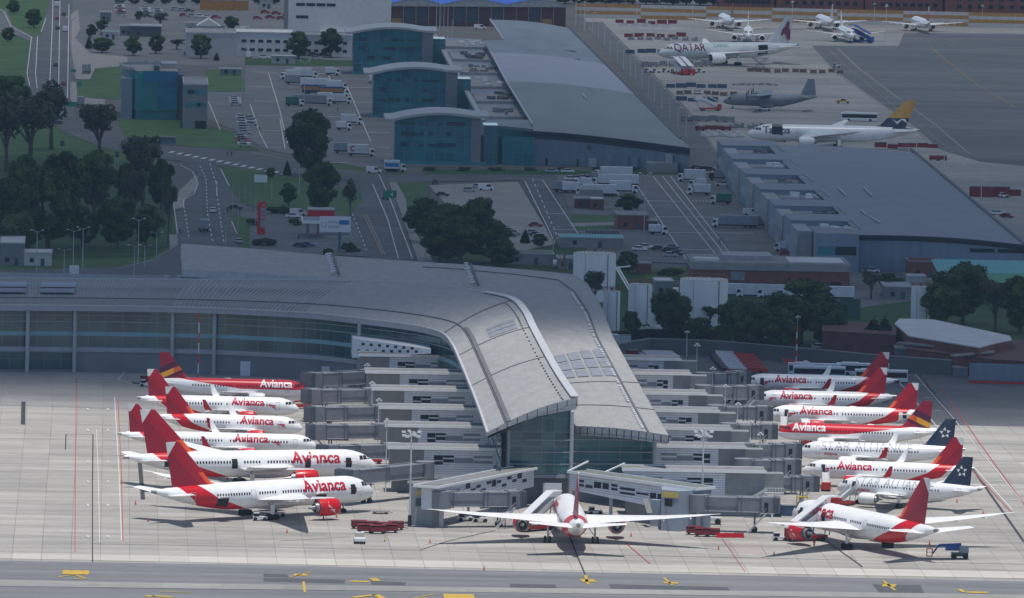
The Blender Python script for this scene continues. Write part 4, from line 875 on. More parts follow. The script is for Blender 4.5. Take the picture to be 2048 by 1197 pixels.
q.build('transom', MATS['sill_pale'], term)
strip('ground_floor_glass', face[4:13], .6, 4.6, GL1, -.08)
for px_ in (-30, 50, 145, 343, 428, 723):      # tall columns carrying the eave
    i = min(range(N1), key=lambda k: abs(resample(E1, N1)[k][0]-px_)); p = offs(face, -1.2)[i]; x_ = G(px_, 640, 14).x; p = Vector((x_, p.y, 0))
    MB().cyl(p, p+Vector((0, 0, 15.4)), .5, .5, 10).build('column', MATS['column_grey'], term)
for px_ in (480, 638):
    p = offs(face, -.1)[min(range(N1), key=lambda k: abs(resample(E1, N1)[k][0]-px_))]; q = MB(); bx3(q, p, 3.2, .3, 3.6); q.build('loading_door', MATS['clad_white'], term)
# white-clad wedge volume where the pier leaves the hall
a0, a1 = G(705, 710, 7.8), G(862, 706, 11.0); q = MB()
zb0 = 7.4; P = [Vector((a0.x, a0.y-4, 0)), Vector((a1.x, a1.y-2, 0))]; n_ = Vector((P[1]-P[0])).normalized()
q.face([P[0]+Vector((0, 0, zb0)), P[1]+Vector((0, 0, 11.0)), P[1]+Vector((0, 0, 12.0)), P[0]+Vector((0, 0, 12.2))]); q.face([P[0]+Vector((0, 0, zb0)), P[0]+Vector((0, 0, 12.2)), P[0]+Vector((-.5, 12, 12.2)), P[0]+Vector((-.5, 12, zb0))])
q.face([P[0]+Vector((0, 0, 12.2)), P[1]+Vector((0, 0, 12.0)), P[1]+Vector((-.5, 12, 12.0)), P[0]+Vector((-.5, 12, 12.2))]); q.build('clad_wing', MATS['clad_white'], term)
for k in range(15):
    t = .1+.052*k; z = lerp(11.0, 11.9, t) if k % 2 else lerp(9.2, 11.4, t); p = P[0].lerp(P[1], t)+Vector((0, -.06, z-.3)); q = MB(); bx3(q, p, 1.3, .12, .6); q.build('strip_window', MATS['dark_window'], term)
# pier front wall and flanks
pf = [(Vector((-.6, 1915.5, 0)), 16.0), (Vector((3, 1916, 0)), 17.2), (Vector((8, 1916.5, 0)), 18.7), (Vector((13.2, 1917, 0)), 20.0)]
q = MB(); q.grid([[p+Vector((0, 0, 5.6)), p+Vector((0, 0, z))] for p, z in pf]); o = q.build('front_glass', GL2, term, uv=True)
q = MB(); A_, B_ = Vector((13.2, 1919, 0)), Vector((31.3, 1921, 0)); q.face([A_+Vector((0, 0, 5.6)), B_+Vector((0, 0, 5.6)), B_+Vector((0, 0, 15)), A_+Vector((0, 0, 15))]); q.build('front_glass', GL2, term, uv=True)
q = MB(); q.face([B_+Vector((0, 0, 5.6)), B_+AX*330+Vector((0, 0, 5.6)), B_+AX*330+Vector((0, 0, 15)), B_+Vector((0, 0, 15))]); q.build('flank_glass', GL1, term, uv=True)
q = MB(); q.face([B_, B_+AX*330, B_+AX*330+Vector((0, 0, 5.6)), B_+Vector((0, 0, 5.6))]); q.face([pf[0][0], B_, B_+Vector((0, 0, 5.6)), pf[0][0]+Vector((0, 0, 5.6))]); q.build('pier_base_wall', MATS['wall_grey'], term)
q = MB()
for z in (8.2, 10.8, 13.4): q.bar(pf[0][0]+Vector((0, -.3, z)), pf[-1][0]+Vector((0, -.3, z)), .2, .22); q.bar(A_+Vector((0, -.3, z)), B_+Vector((0, -.3, z)), .2, .22)
q.bar(pf[0][0]+Vector((0, -.3, 5.6)), pf[-1][0]+Vector((0, -.3, 5.6)), .5, .7); q.bar(A_+Vector((0, -.3, 5.6)), B_+Vector((0, -.3, 5.6)), .5, .7); q.build('transom', MATS['sill_pale'], term)
for x_, z_ in ((-.2, 15.5), (13.4, 19.8), (31.2, 15)): MB().cyl((x_, 1914.6, 0), (x_, 1914.6, z_), .45, .45, 10).build('column', MATS['column_grey'], term)
q = MB(); bx3(q, (24.5-15, 1913.9, 0), 4, .3, 4.4); q.build('service_door', MATS['clad_white'], term)
# rear hall body
hb = [Vector((-82, 2305, 0)), Vector((-60, 2290, 0)), Vector((-42, 2262, 0)), Vector((-20, 2262, 0)), Vector((5, 2215, 0)), Vector((15, 2260, 0)), Vector((10, 2330, 0)), Vector((-80, 2366, 0))]
q = MB(); q.prism([p.xy for p in hb], 0, 15.2); q.build('rear_hall_wall', MATS['wall_grey'], term)
p = G(396, 566, 0); 
for px_ in (396, 372): 
    p = G(px_, 566, 2); MB().cyl((p.x, 2300, 0), (p.x, 2300, 15), .8, .8, 10).build('column', MATS['column_grey'], term)
# elevated kerb road with parapets at the far left
q = MB(); a, b = G(-200, 560, 12), G(396, 566, 12); q.box(a.x, b.x, a.y, a.y+14, 10.5, 12.0); q.build('viaduct_deck', GM['asph'], None); 
tag(bpy.data.objects['viaduct_deck'], 'raised departures road behind the terminal', 'road', kind='structure')
for nm, yy in (('far', 14), ('near', 0)):
    q = MB(); q.box(a.x, b.x, a.y+yy-.2, a.y+yy+.2, 12, 13.3); o = q.build('road_parapet', MATS['column_grey']); tag(o, 'pale parapet on the %s side of the raised departures road' % nm, 'parapet')
q = MB(); bx3(q, G(148, 557, 12), 2.4, 2, 3.2); tag(q.build('roof_hatch', MATS['ac_white']), 'small white box cabinet on the raised road parapet', 'cabinet')
# ---------------------------------------------------------------- gate buildings on both flanks
def gate(xl, xr, y, side, label, fr=.3, h=10., D=6.5, rows=True):
    """block whose front wall runs from xl to xr at depth y"""
    t = thing('gate_building', label, 'gate building', (xl, y, 0), GA, 'gate buildings along the pier'); w = xr-xl
    c0, c1 = (0, w*fr) if side < 0 else (w*(1-fr), w)
    w0, w1 = (w*fr, w) if side < 0 else (0, w*(1-fr))
    q = MB(); q.box(c0, c1, 0, D, 3.2 if 1 else 0, h-.5); q.build('plain_wall', MATS['tan_wall'] if side < 0 else MATS['tan_wall2'], t)
    q = MB(); q.box(w0+.02, w1-.02, 0, D, 3.2, h-.5)
    q.build('clad_wall', MATS['clad_white'], t)
    q = MB(); [q.box(w0+.02, w1-.02, -.05, 0, z, z+.07) for z in [3.7+.5*k for k in range(12)]]; q.build('cladding_joints', MATS['fascia_grey'], t)['kind'] = 'stuff'
    q = MB(); q.box(0.6, w-.6, .8, D-.8, 0, 3.2); q.build('base_wall', MATS['wall_grey'], t)
    q = MB(); q.box(-.5, w+.3, -.5, D+.5, h-.5, h-.1); q.build('roof', MATS['roof_grit'], t)
    q = MB(); q.box(-.6, w+.35, -.72, -.5, h-.55, h+.1); q.box(-.6, w+.35, D+.5, D+.7, h-.55, h+.1); q.build('roof_edge', MATS['white_edge'], t)
    ww = w1-w0
    for f0, f1, z0, z1 in ((.12, .24, 7.2, 8.2), (.24, .38, 7.8, 8.2), (.24, .38, 6.7, 7.4), (.38, .62, 6.6, 7.6), (.62, .86, 7.7, 8.2), (.62, .86, 6.6, 7.1), (.12, .24, 6.2, 6.9)):
        if side > 0: f0, f1 = 1-f1, 1-f0
        q = MB(); q.box(w0+ww*f0+.05, w0+ww*f1-.05, -.09, -.052, z0, z1); q.build('window', MATS['dark_window'] if (f1-f0) < .2 else MATS['skylight'], t)
    if side < 0:
        q = MB(); q.cyl((c1-5, -1.6, 5.2), (c1-3.2, -1.6, 5.2), .75, .75, 12); o = q.build('air_unit', MATS['ac_white'], t, smooth=True)
        q = MB(); q.box(c1-5.4, c1-2.8, -2.6, 0, 3.9, 4.3); q.build('air_unit_shelf', MATS['tan_wall'], t)
    else:      # outside stair at the apron end
        st = MB(); st.box(w, w+4.2, .3, 2.3, 5.0, 5.25); st.bar((w-4, -1.0, .6+3), (w+.5, -1.0, 6.2), .12, .5); st.bar((w-4, -1.9, 3.6), (w+.5, -1.9, 6.2), .12, .5)
        for k in range(10): st.box(w-4+k*.44, w-3.56+k*.44, -1.9, -1.0, 3.3+k*.2, 3.36+k*.2)
        o = st.build('outside_stair', MATS['handrail'], t)
        st = MB()
        for k in range(8): st.bar((w+k*.6, -.05, 5.2), (w+k*.6, -.05, 6.3), .07)
        st.bar((w, -.05, 6.3), (w+4.2, -.05, 6.3), .1); st.bar((w+1.8, .2, 0), (w+1.8, .2, 5.2), .3); st.build('railing', MATS['white_edge'], t)
        q = MB(); q.box(w, w+4.2, 1.5, 5.5, 5.3, h-.8); q.build('stair_head', MATS['tan_wall2'], t)
    return t
names = ['farthest back', 'second from the back', 'third from the back', 'fourth from the back', 'fifth from the back', 'sixth from the back', 'nearest']
gl_ = [(735, 742, -12.2), (748, 776, -12.0), (762, 813, -9.8), (775, 849, -8.0), (780, 893, -5.0), (783, 897+35, -2.5)]
gl_[5] = (783, 936-43+0, -2.5); gl_ = gl_[:5]
for i, (x, y, xr) in enumerate(gl_): p = G(x, y, 10); gate(p.x, xr+4, p.y, -1, 'white and grey gate building on the left of the pier, %s' % names[i])
p = G(700, 706, 10); gate(G(722, 708, 10).x, -13, G(722, 708, 10).y, -1, 'dim gate building tucked under the roof bend on the left')
gr_ = [(1246, 1360, 718), (1262, 1380, 747), (1290, 1412, 787), (1312, 1437, 822), (1330, 1462, 858), (1330, 1490, 894), (1250, 1530, 943)]
for i, (x0, x1, y) in enumerate(gr_):
    p = G(x1, y, 10); p0 = G(x0, y, 10); gate(min(p0.x, 31) if i < 6 else p0.x, p.x, p.y, 1, 'white and grey gate building on the right of the pier, %s' % names[i], fr=.28)
# the two slanting front bridges with towers
def ramp(a, b, h0, h1, wid, label, tower_side, px_t):
    """corridor from tower end a to the pier at b"""
    t = thing('gate_corridor', label, 'gate building', (a.x, a.y, 0), math.atan2(b.y-a.y, b.x-a.x), 'gate corridors at the pier end'); L_ = (b-a).length; sg = tower_side
    q = MB(); z0a, z0b = 3.6, 4.2; y0, y1 = (0, wid)
    vs = [(0, y0, z0a), (L_, y0, z0b), (L_, y1, z0b), (0, y1, z0a), (0, y0, h0-.4), (L_, y0, h1-.4), (L_, y1, h1-.4), (0, y1, h0-.4)]
    q.idx(vs, [(0, 3, 2, 1), (4, 5, 6, 7), (0, 1, 5, 4), (1, 2, 6, 5), (2, 3, 7, 6), (3, 0, 4, 7)]); q.build('corridor_wall', MATS['clad_white'], t)
    q = MB(); vs = [(-2.5, y0-.6, h0-.4), (L_, y0-.6, h1-.4), (L_, y1+.6, h1-.4), (-2.5, y1+.6, h0-.4)]; q.idx(vs+[(x, y, z+.35) for x, y, z in vs], [(0, 3, 2, 1), (4, 5, 6, 7), (0, 1, 5, 4), (1, 2, 6, 5), (2, 3, 7, 6), (3, 0, 4, 7)]); q.build('roof', MATS['roof_grit'], t)
    q = MB(); q.bar((-2.6, y0-.7, h0-.1), (L_, y0-.7, h1-.1), .25, .5); q.bar((-2.6, y1+.7, h0-.1), (L_, y1+.7, h1-.1), .25, .5); q.bar((-2.6, y0-.7, h0-.1), (-2.6, y1+.7, h0-.1), .25, .5); q.build('roof_edge', MATS['white_edge'], t)
    q = MB()
    for k in range(8):
        zz = lerp(4.2, 7.8, k/8); q.bar((0, y0-.03, zz), (L_, y0-.03, zz+.3), .05, .07)
    q.build('cladding_joints', MATS['fascia_grey'], t)['kind'] = 'stuff'
    for k in range(14):
        f = .16+.055*k; z = [6.6, 5.6, 6.9, 6.1][k % 4]; q = MB(); q.box(L_*f, L_*(f+.045), y0-.09, y0-.045, z, z+(1.4 if k % 5 == 2 else .6)); q.build('window', MATS['dark_window'], t)
    for f in (.35, .9): MB().cyl((L_*f, y0+1, 0), (L_*f, y0+1, 4), .3, .3, 8).build('column', MATS['column_grey'], t)
    return t
a = G(880, 972, 8.8); b = G(1068, 936, 8.2); rl = ramp(a, b, 8.8, 8.2, 4.2, 'slanting gate corridor with low tower at the left front of the pier', -1, 0)
a2 = G(1392, 978, 8.8); b2 = G(1142, 944, 8.8)
# for the right one build from pier to tower so that its window side faces the apron
t = thing('gate_corridor', 'slanting gate corridor with tall tower at the right front of the pier', 'gate building', (b2.x, b2.y, 0), math.atan2(a2.y-b2.y, a2.x-b2.x), 'gate corridors at the pier end'); L_ = (a2-b2).length; wd = 4.4
q = MB(); vs = [(0, 0, 5.0), (L_-9, 0, 3.6), (L_-9, wd, 3.6), (0, wd, 5.0), (0, 0, 8.6), (L_-9, 0, 8.6), (L_-9, wd, 8.6), (0, wd, 8.6)]; q.idx(vs, [(0, 3, 2, 1), (4, 5, 6, 7), (0, 1, 5, 4), (1, 2, 6, 5), (2, 3, 7, 6), (3, 0, 4, 7)]); q.build('corridor_wall', MATS['clad_white'], t)
q = MB(); q.box(-.4, L_+.5, -.5, wd+.5, 8.6, 8.9); q.build('roof', mat('green_grit', (.16, .18, .16), .9, .2), t); q = MB(); q.box(-.5, L_+.6, -.72, -.5, 8.5, 9.1); q.box(-.5, L_+.6, wd+.5, wd+.72, 8.5, 9.1); q.box(L_+.5, L_+.7, -.5, wd+.5, 8.5, 9.1); q.bar((-.3, -.6, 8.9), (-1.2, 6, 10.6), .3); q.bar((5.2, wd+.6, 8.9), (4.4, wd+7, 10.4), .3); q.build('roof_edge', MATS['white_edge'], t)
q = MB(); [q.bar((0, -.03, 5.3+.48*k-(.0)), (L_-9, -.03, 5.0+.5*k), .05, .07) for k in range(7)]; q.build('cladding_joints', MATS['fascia_grey'], t)['kind'] = 'stuff'
for f, z, hh, wf in ((.06, 6.9, .5, .05), (.06, 6.0, .5, .05), (.12, 5.9, .6, .06), (.19, 6.1, 1.3, .06), (.26, 6.1, 1.3, .05), (.33, 6.9, .5, .05), (.33, 6.1, .5, .05), (.40, 6.5, .5, .12), (.40, 5.6, .4, .12), (.53, 6.0, .4, .1), (.64, 5.5, 1.2, .05), (.70, 5.5, 1.2, .06)): q = MB(); q.box(L_*f, L_*(f+wf)-.1, -.09, -.045, z, z+hh); q.build('window', MATS['dark_window'], t)
TG = mat('tower_panel', (.27, .32, .37), .6, .06)
q = MB(); q.prism([(L_-9, -1.5), (L_-4, -6), (L_-.2, -4.5), (L_, wd), (L_-9, wd)], 0, 8.5); q.build('tower', TG, t); q = MB(); q.prism([(L_-11, -2.5), (L_-9.02, -1.6), (L_-9.02, wd), (L_-14, wd)], 0, 5.6); q.build('tower_foot', TG, t)
q = MB(); q.bar((L_-13, -2.3, 5.6), (L_-9.2, -4.4, 3.0), 1.2, .2); q.build('canopy', MATS['roof_grit'], t)
q = MB(); q.box(L_-3.4, L_-1.2, -5.75, -5.6, 5.2, 6.8); q.build('window', MATS['dark_window'], t); q = MB(); q.face([(L_-3.95, -6.08, 7.0), (L_-.25, -4.62, 7.0), (L_-.25, -4.62, 8.3), (L_-3.95, -6.08, 8.3)]); q.build('yellow_band', MATS['yellow_panel'], t)
q = MB(); q.face([(L_-7, -3.36, 0), (L_-5.6, -4.62, 0), (L_-5.6, -4.62, 2.6), (L_-7, -3.36, 2.6)]); q.build('door', MATS['dark_window'], t)
for f in (.3, .62): MB().cyl((L_*f, 1, 0), (L_*f, 1, 4.6), .35, .35, 8).build('column', MATS['column_grey'], t)
# left tower is octagonal-ish and stands alone at the corridor's end
lt = thing('gate_tower', 'round-cornered grey tower with green windows at the left corridor end', 'tower', G(851, 1050, 0), .1)
P8 = [(-3.4, .5), (-2.4, -1.6), (1.2, -2.2), (3.0, -1.2), (3.4, 2.5), (1, 4.5), (-3, 3.5)]
MB().prism(P8, 0, 8.3).build('tower_wall', MATS['wall_grey'] if 0 else mat('tower_concrete', (.34, .35, .35), .7, .08), lt)
MB().face([(-2.35, -1.66, 4.1), (.2, -2.1, 4.1), (.2, -2.1, 5.8), (-2.35, -1.66, 5.8)]).build('window', mat('green_glass', (.02, .08, .07), .2, .1), lt); MB().face([(1.35, -2.22, 4.1), (2.7, -1.45, 4.1), (2.7, -1.45, 5.8), (1.35, -2.22, 5.8)]).build('window', MATS['green_glass'], lt)
MB().face([(-2.37, -1.68, 6.4), (1.0, -2.26, 6.4), (1.0, -2.26, 7.5), (-2.37, -1.68, 7.5)]).build('yellow_band', MATS['yellow_panel'], lt)
q = MB(); q.prism([(x*1.18, y*1.18) for x, y in P8], 8.35, 8.75); q.build('roof', MATS['roof_grit'], lt)
# ---------------------------------------------------------------- jet bridges
def jet(x0, y0, x1, y1, label, cab=1, zt=7.5):
    """(x0,y0) inner end, (x1,y1) cab end: photo pixels of the roof line"""
    a = G(x0, y0, zt); b = G(x1, y1, zt); d = b-a; L_ = d.length
    t = thing('jet_bridge', label, 'jet bridge', (a.x, a.y, 0), math.atan2(d.y, d.x), 'jet bridges at the gates'); zb = zt-3.1
    MB().cyl((0, 0, zb-.3), (0, 0, zt+.2), 2.1, 2.1, 14).build('rotunda', MATS['jet_grey'], t, smooth=True); MB().cyl((0, 0, 0), (0, 0, zb-.3), .5, .5, 10).build('rotunda_column', MATS['column_grey'], t)
    m_ = L_*.52; MB().box(1.5, m_, -1.35, 1.35, zb+.15, zt-.15).build('inner_tunnel', MATS['jet_grey'], t); MB().box(m_-.5, L_-3.6, -1.6, 1.6, zb, zt).build('outer_tunnel', MATS['jet_grey'], t)
    for x in (2, m_-.6, m_+.2, L_-4): MB().box(x, x+.22, -1.72, 1.72, zb-.15, zt+.12).build('tunnel_frame', MATS['jet_dark'], t)
    q = MB()
    for z in (zb+.1, zt+.02): q.box(1.5, L_-3.6, -1.68, -1.6, z-.08, z+.06); q.box(1.5, L_-3.6, 1.6, 1.68, z-.08, z+.06)
    q.build('tunnel_rail', MATS['handrail'], t)
    MB().box(L_-3.6, L_-1.2, -1.9, 1.9, zb-.1, zt+.2).build('cab', MATS['jet_grey'], t); q = MB()
    for k in range(4): q.box(L_-1.2+k*.35, L_-1.0+k*.35, -2.1, 2.1, zb-.1, zt+.3-.05*k)
    q.box(L_-1.2, L_+.1, -1.9, 1.9, zb, zt+.1); q.build('hood', MATS['jet_dark'], t); MB().box(L_-3.0, L_-2.2, -1.95, -1.9, zb+.3, zb+2.2).build('cab_door', MATS['dark_window'], t)
    q = MB()
    for y in (-1.1, 1.1): q.bar((L_*.7, y, .9), (L_*.7, y, zt+.1), .28)
    q.bar((L_*.7, -1.3, 1.0), (L_*.7, 1.3, 1.0), .4); q.build('drive_column', MATS['jet_dark'], t); w = MB()
    for y in (-.9, .9): w.cyl((L_*.7, y-.25, .6), (L_*.7, y+.25, .6), .6, .6, 12)
    w.build('wheels', MATS['tyre_rubber'], t)
    st = MB(); st.bar((L_-2.5, -2.3, zb), (L_-6.5, -2.3, .2), .1, .3); st.bar((L_-2.5, -3.1, zb), (L_-6.5, -3.1, .2), .1, .3); st.bar((L_-2.5, -2.3, zb+1), (L_-6.5, -2.3, 1.2), .06); st.bar((L_-2.5, -3.1, zb+1), (L_-6.5, -3.1, 1.2), .06)
    for k in range(9): st.box(L_-2.7-k*.42, L_-2.5-k*.42, -3.1, -2.3, zb-.2-k*.46, zb-.15-k*.46)
    st.build('service_stair', MATS['handrail'], t)
JB = [(737, 741, 612, 748, 'dark jet bridge reaching the red-crowned airliner on the left'), (744, 778, 608, 780, 'jet bridge on the left of the pier, second from the back'), (762, 812, 615, 815, 'jet bridge on the left of the pier, third from the back'),
      (766, 849, 616, 850, 'jet bridge on the left of the pier, fourth from the back'), (785, 888, 640, 892, 'jet bridge on the left, partly behind a wide-body airliner'), (850, 925, 684, 942, 'jet bridge reaching the nose of the front left wide-body airliner'),
      (884, 984, 1048, 983, 'jet bridge beside the wide-body airliner seen from behind'),
      (1407, 747, 1492, 743, 'jet bridge on the right of the pier, farthest back'), (1407, 772, 1524, 772, 'jet bridge on the right of the pier, second from the back'), (1433, 812, 1545, 814, 'jet bridge on the right of the pier, third from the back'),
      (1459, 848, 1555, 850, 'jet bridge ending at the red-crowned airliner on the right'), (1487, 888, 1600, 888, 'jet bridge at the farther navy-tailed airliner'), (1487, 919, 1600, 920, 'jet bridge on the right, third from the front'),
      (1531, 953, 1635, 953, 'jet bridge on the right, second from the front'), (1397, 991, 1559, 996, 'long jet bridge leading from the right tower, nearest the viewer')]
for j in JB: jet(*j)
# ---------------------------------------------------------------- light masts
mat('mast_white', (.62, .63, .63), .5, .05); mat('mast_grey', (.40, .42, .44), .5, .05); mat('lamp_glass', (.75, .75, .72), .3, .05)
def mast(kind, h):
    t = thing('light_mast', 'light mast', 'light mast'); n_ = {'cluster': 8, 'small': 3, 'cut': 2, 'street': 2}[kind]
    MB().cyl((0, 0, 0), (0, 0, h), .26 if h > 12 else .16, .13 if h > 12 else .08, 8).build('pole', MATS['mast_white'] if kind != 'street' else MATS['mast_grey'], t)
    if kind == 'cluster':
        for k in range(n_):
            a = k*2*math.pi/n_; q = MB(); q.bar((0, 0, h-.5), (1.5*math.cos(a), 1.5*math.sin(a), h+.2-.9*(k % 2)), .12); ob = q.build('arm', MATS['mast_white'], t); q = MB(); bx3(q, (1.7*math.cos(a), 1.7*math.sin(a), h+.1-.9*(k % 2)), .75, .6, .4, a); q.build('floodlight', MATS['lamp_glass'], ob)
        MB().cyl((0, 0, .1), (0, 0, 2.5), .4, .4, 8).build('striped_base', MATS['black_soft'], t)
    elif kind == 'small':
        for k in range(3): q = MB(); bx3(q, (-.45+.45*k, -.2, h-.3+.45*(k % 2)), .5, .5, .35, .5*k); q.build('floodlight', MATS['lamp_glass'], t)
    elif kind == 'cut':
        q = MB(); q.bar((0, 0, h), (.9, -.3, h+.25), .1); ob = q.build('arm', MATS['mast_white'], t); q = MB(); bx3(q, (1.0, -.35, h+.15), .7, .35, .22); q.build('lamp', MATS['lamp_glass'], ob)
    else:
        for s_ in (-1, 1): q = MB(); q.bar((0, 0, h-.2), (s_*1.5, 0, h+.35), .09); ob = q.build('arm', MATS['mast_grey'], t); q = MB(); bx3(q, (s_*1.6, 0, h+.28), .6, .28, .16); q.build('lamp', MATS['lamp_glass'], ob)
    return Kind(t)
MK = {}
def put_mast(kind, x, yt, yb, label, group=None):
    p = G(x, yb); h = (yb-yt)/SCL(x, yb); hr = {'cluster': 20, 'small': 12, 'cut': 8, 'street': 11}[kind]
    if kind not in MK: MK[kind] = mast(kind, hr)
    MK[kind].put(p, rnd.uniform(-.3, .3), label, group, (1, 1, h/hr))
put_mast('cluster', 819, 866, 1054, 'tall white light mast with floodlight cluster beside the left front tower', 'tall apron light masts')
put_mast('cluster', 1403, 866, 1052, 'tall white light mast with floodlight cluster beside the right front tower', 'tall apron light masts')
for x, yt, yb, w in ((697, 662, 744, 'in front of the curved glass facade'), (718, 688, 776, 'grey, beside the farthest left gate building'), (733, 730, 812, 'left of the second gate building'), (743, 766, 850, 'left of the third gate building'), (756, 800, 888, 'left of the fourth gate building'), (771, 842, 985, 'near the nose of the wide-body jets'),
                     (1373, 664, 714, 'beside the retaining wall, right of the pier'), (1392, 690, 788, 'behind the farthest right jet bridge'), (1424, 737, 816, 'at the second right gate building'), (1449, 772, 845, 'at the third right gate building'), (1474, 808, 880, 'at the fourth right gate building'), (1499, 845, 935, 'at the fifth right gate building'), (1518, 868, 965, 'at the nose of the farther navy-tailed airliner')):
    put_mast('small', x, yt, yb, 'white apron light mast '+w, 'small apron light masts')
for k, (x, y) in enumerate([(510, 10), (545, 45), (582, 95), (645, 105), (690, 160), (738, 215), (785, 280), (840, 330), (890, 395), (945, 450), (985, 480), (1037, 545), (1092, 615), (1137, 655), (1197, 715), (1260, 790), (1325, 865), (1390, 935)]):
    put_mast('cut', 1024+x/4, y/4, y/4+41, 'white lamp post in the row beside the big cargo hall roof', 'lamp posts along the service road beside the cargo hall')
for x, yt, yb, w in ((73, 463, 550, 'tallest of the posts by the low pale house'), (128, 500, 552, 'short, right of the low pale house'), (146, 462, 545, 'left of the double-armed post on the lawn'), (165, 457, 540, 'in the middle of the small lawn'), (268, 492, 554, 'nearest the raised road'), (276, 440, 530, 'in front of the dark grove'), (289, 492, 534, 'short, in front of the grove'), (313, 466, 518, 'by the curved footpath'),
                     (451, 452, 494, 'at the foot of the curved main road'), (140, 40, 195, 'beside the straight main road'), (234, 2, 48, 'by the far car park'), (371, 2, 50, 'between the far parked cars'), (450, 60, 150, 'by the pale low building'), (484, 100, 230, 'at the edge of the truck yard'), (608, 125, 235, 'among the parked trucks'), (598, 340, 392, 'beside the tree in the road island'), (651, 355, 420, 'behind the fuel station'), (830, 430, 470, 'before the middle grove'), (850, 470, 525, 'in front of the middle grove'), (644, 488, 515, 'right by the rear hall roof'),
                     (907, 372, 425, 'on the beige car park'), (1288, 350, 470, 'in the middle lorry yard'), (1106, 455, 500, 'at the end of the narrow yard road')):
    put_mast('street', x, yt, yb, 'grey street lamp '+w, 'street lamps')
for x, yt, yb, w in ((1384, 5, 85, 'between the far cargo stands'), (1273, 2, 55, 'behind the far containers'), (1318, 0, 30, 'close to the striped blast fence'), (1771, 12, 90, 'on the corner of the far taxiway'), (1748, 8, 50, 'behind the far white airliner'), (1964, 12, 52, 'at the right end of the far apron'), (1584, 4, 50, 'left of the white-finned airliner'), (1594, 634, 700, 'with a wide head above the trees'), (1832, 272, 330, 'behind the white cargo jet tail'), (1927, 330, 376, 'beside the red containers'), (1888, 305, 342, 'on the apron corner past the roof'), (2000, 390, 430, 'at the far right edge'), (1962, 355, 410, 'right of the roof edge')):
    put_mast('small', x, yt, yb, 'tall light mast '+w, 'far apron light masts')
# striped poles
def striped(x, yt, yb, label):
    p = G(x, yb); h = (yb-yt)/SCL(x, yb); t = thing('striped_pole', label, 'pole', p)
    n_ = 7
    for k in range(n_): MB().cyl((0, 0, h*k/n_), (0, 0, h*(k+1)/n_), .16, .16, 8).build('red_section' if k % 2 == 0 else 'white_section', MATS['red_paint'] if k % 2 == 0 else MATS['mast_white'], t)
striped(396, 625, 768, 'red and white striped pole in front of the curved facade'); striped(1592, 652, 738, 'red and white striped pole behind the right-hand airliners')
# ---------------------------------------------------------------- buildings beyond the terminal
mat('brick', (.20, .075, .055), .85, .15, scale=.5); mat('dark_brick', (.13, .055, .05), .85, .2, scale=.5); mat('pale_wall', (.42, .43, .44), .7, .08); mat('cream_wall', (.5, .5, .47), .7, .08); mat('white_wall', (.6, .61, .62), .65, .06)
mat('grey_concrete', (.27, .275, .27), .8, .15, scale=.3); mat('blue_metal_wall', (.20, .26, .32), .6, .1, scale=.2, stretch=(3, 3, .2)); mat('teal_wall', (.03, .20, .24), .4, .2, scale=.2); mat('blue_roof', (.03, .13, .6), .5, .2)
mat('ochre', (.42, .22, .06), .7, .12); mat('fence_white', (.50, .50, .48), .7, .1); mat('green_roof_a', (.10, .36, .36), .6, .1); mat('green_roof_b', (.06, .26, .15), .6, .1); mat('dark_green', (.02, .10, .075), .7, .15)
mat('tank_white', (.82, .82, .80), .5, .05, scale=.5, stretch=(1, 1, .3)); mat('rust', (.30, .13, .06), .9, .3); mat('sign_green', (.005, .22, .13), .5, .03); mat('sign_white', (.72, .74, .75), .5, .03); mat('sign_teal', (.02, .15, .2), .6, .1); mat('sign_blue', (.02, .18, .45), .5, .05)
mat('flat_roof', (.26, .26, .26), .9, .2, scale=.3); mat('pale_roof', (.58, .58, .57), .8, .1, scale=.2); mat('hall_roof_a', (.18, .21, .24), .6, .12, scale=.15, stretch=(1, .2, 1)); mat('hall_roof_b', (.28, .305, .36), .6, .06, scale=.1); mat('hall_roof_c', (.17, .205, .20), .6, .1, scale=.1, stretch=(1, .2, 1))
mat('hall_roof_d', (.175, .20, .24), .6, .08, scale=.1); mat('roof_mark', (.4, .42, .44), .6, .1); mat('orange', (.6, .12, .02), .6, .1); mat('fascia_dark', (.06, .075, .095), .6, .1)
mat('office_dark', (.008, .045, .07), .3, .2); mat('office_teal', (.04, .13, .17), .3, .2)  # darker and paler teal pane tints, picked at random per window
GLO = glass_mat('office_glass', (.015, .21, .25), (.006, .09, .12), 3.3, 4.2, fw=.07, frame=(.10, .2, .24)); GLT = glass_mat('teal_tower_glass', (.03, .30, .30), (.012, .17, .20), 8, 4, fw=.06, frame=(.04, .2, .25))
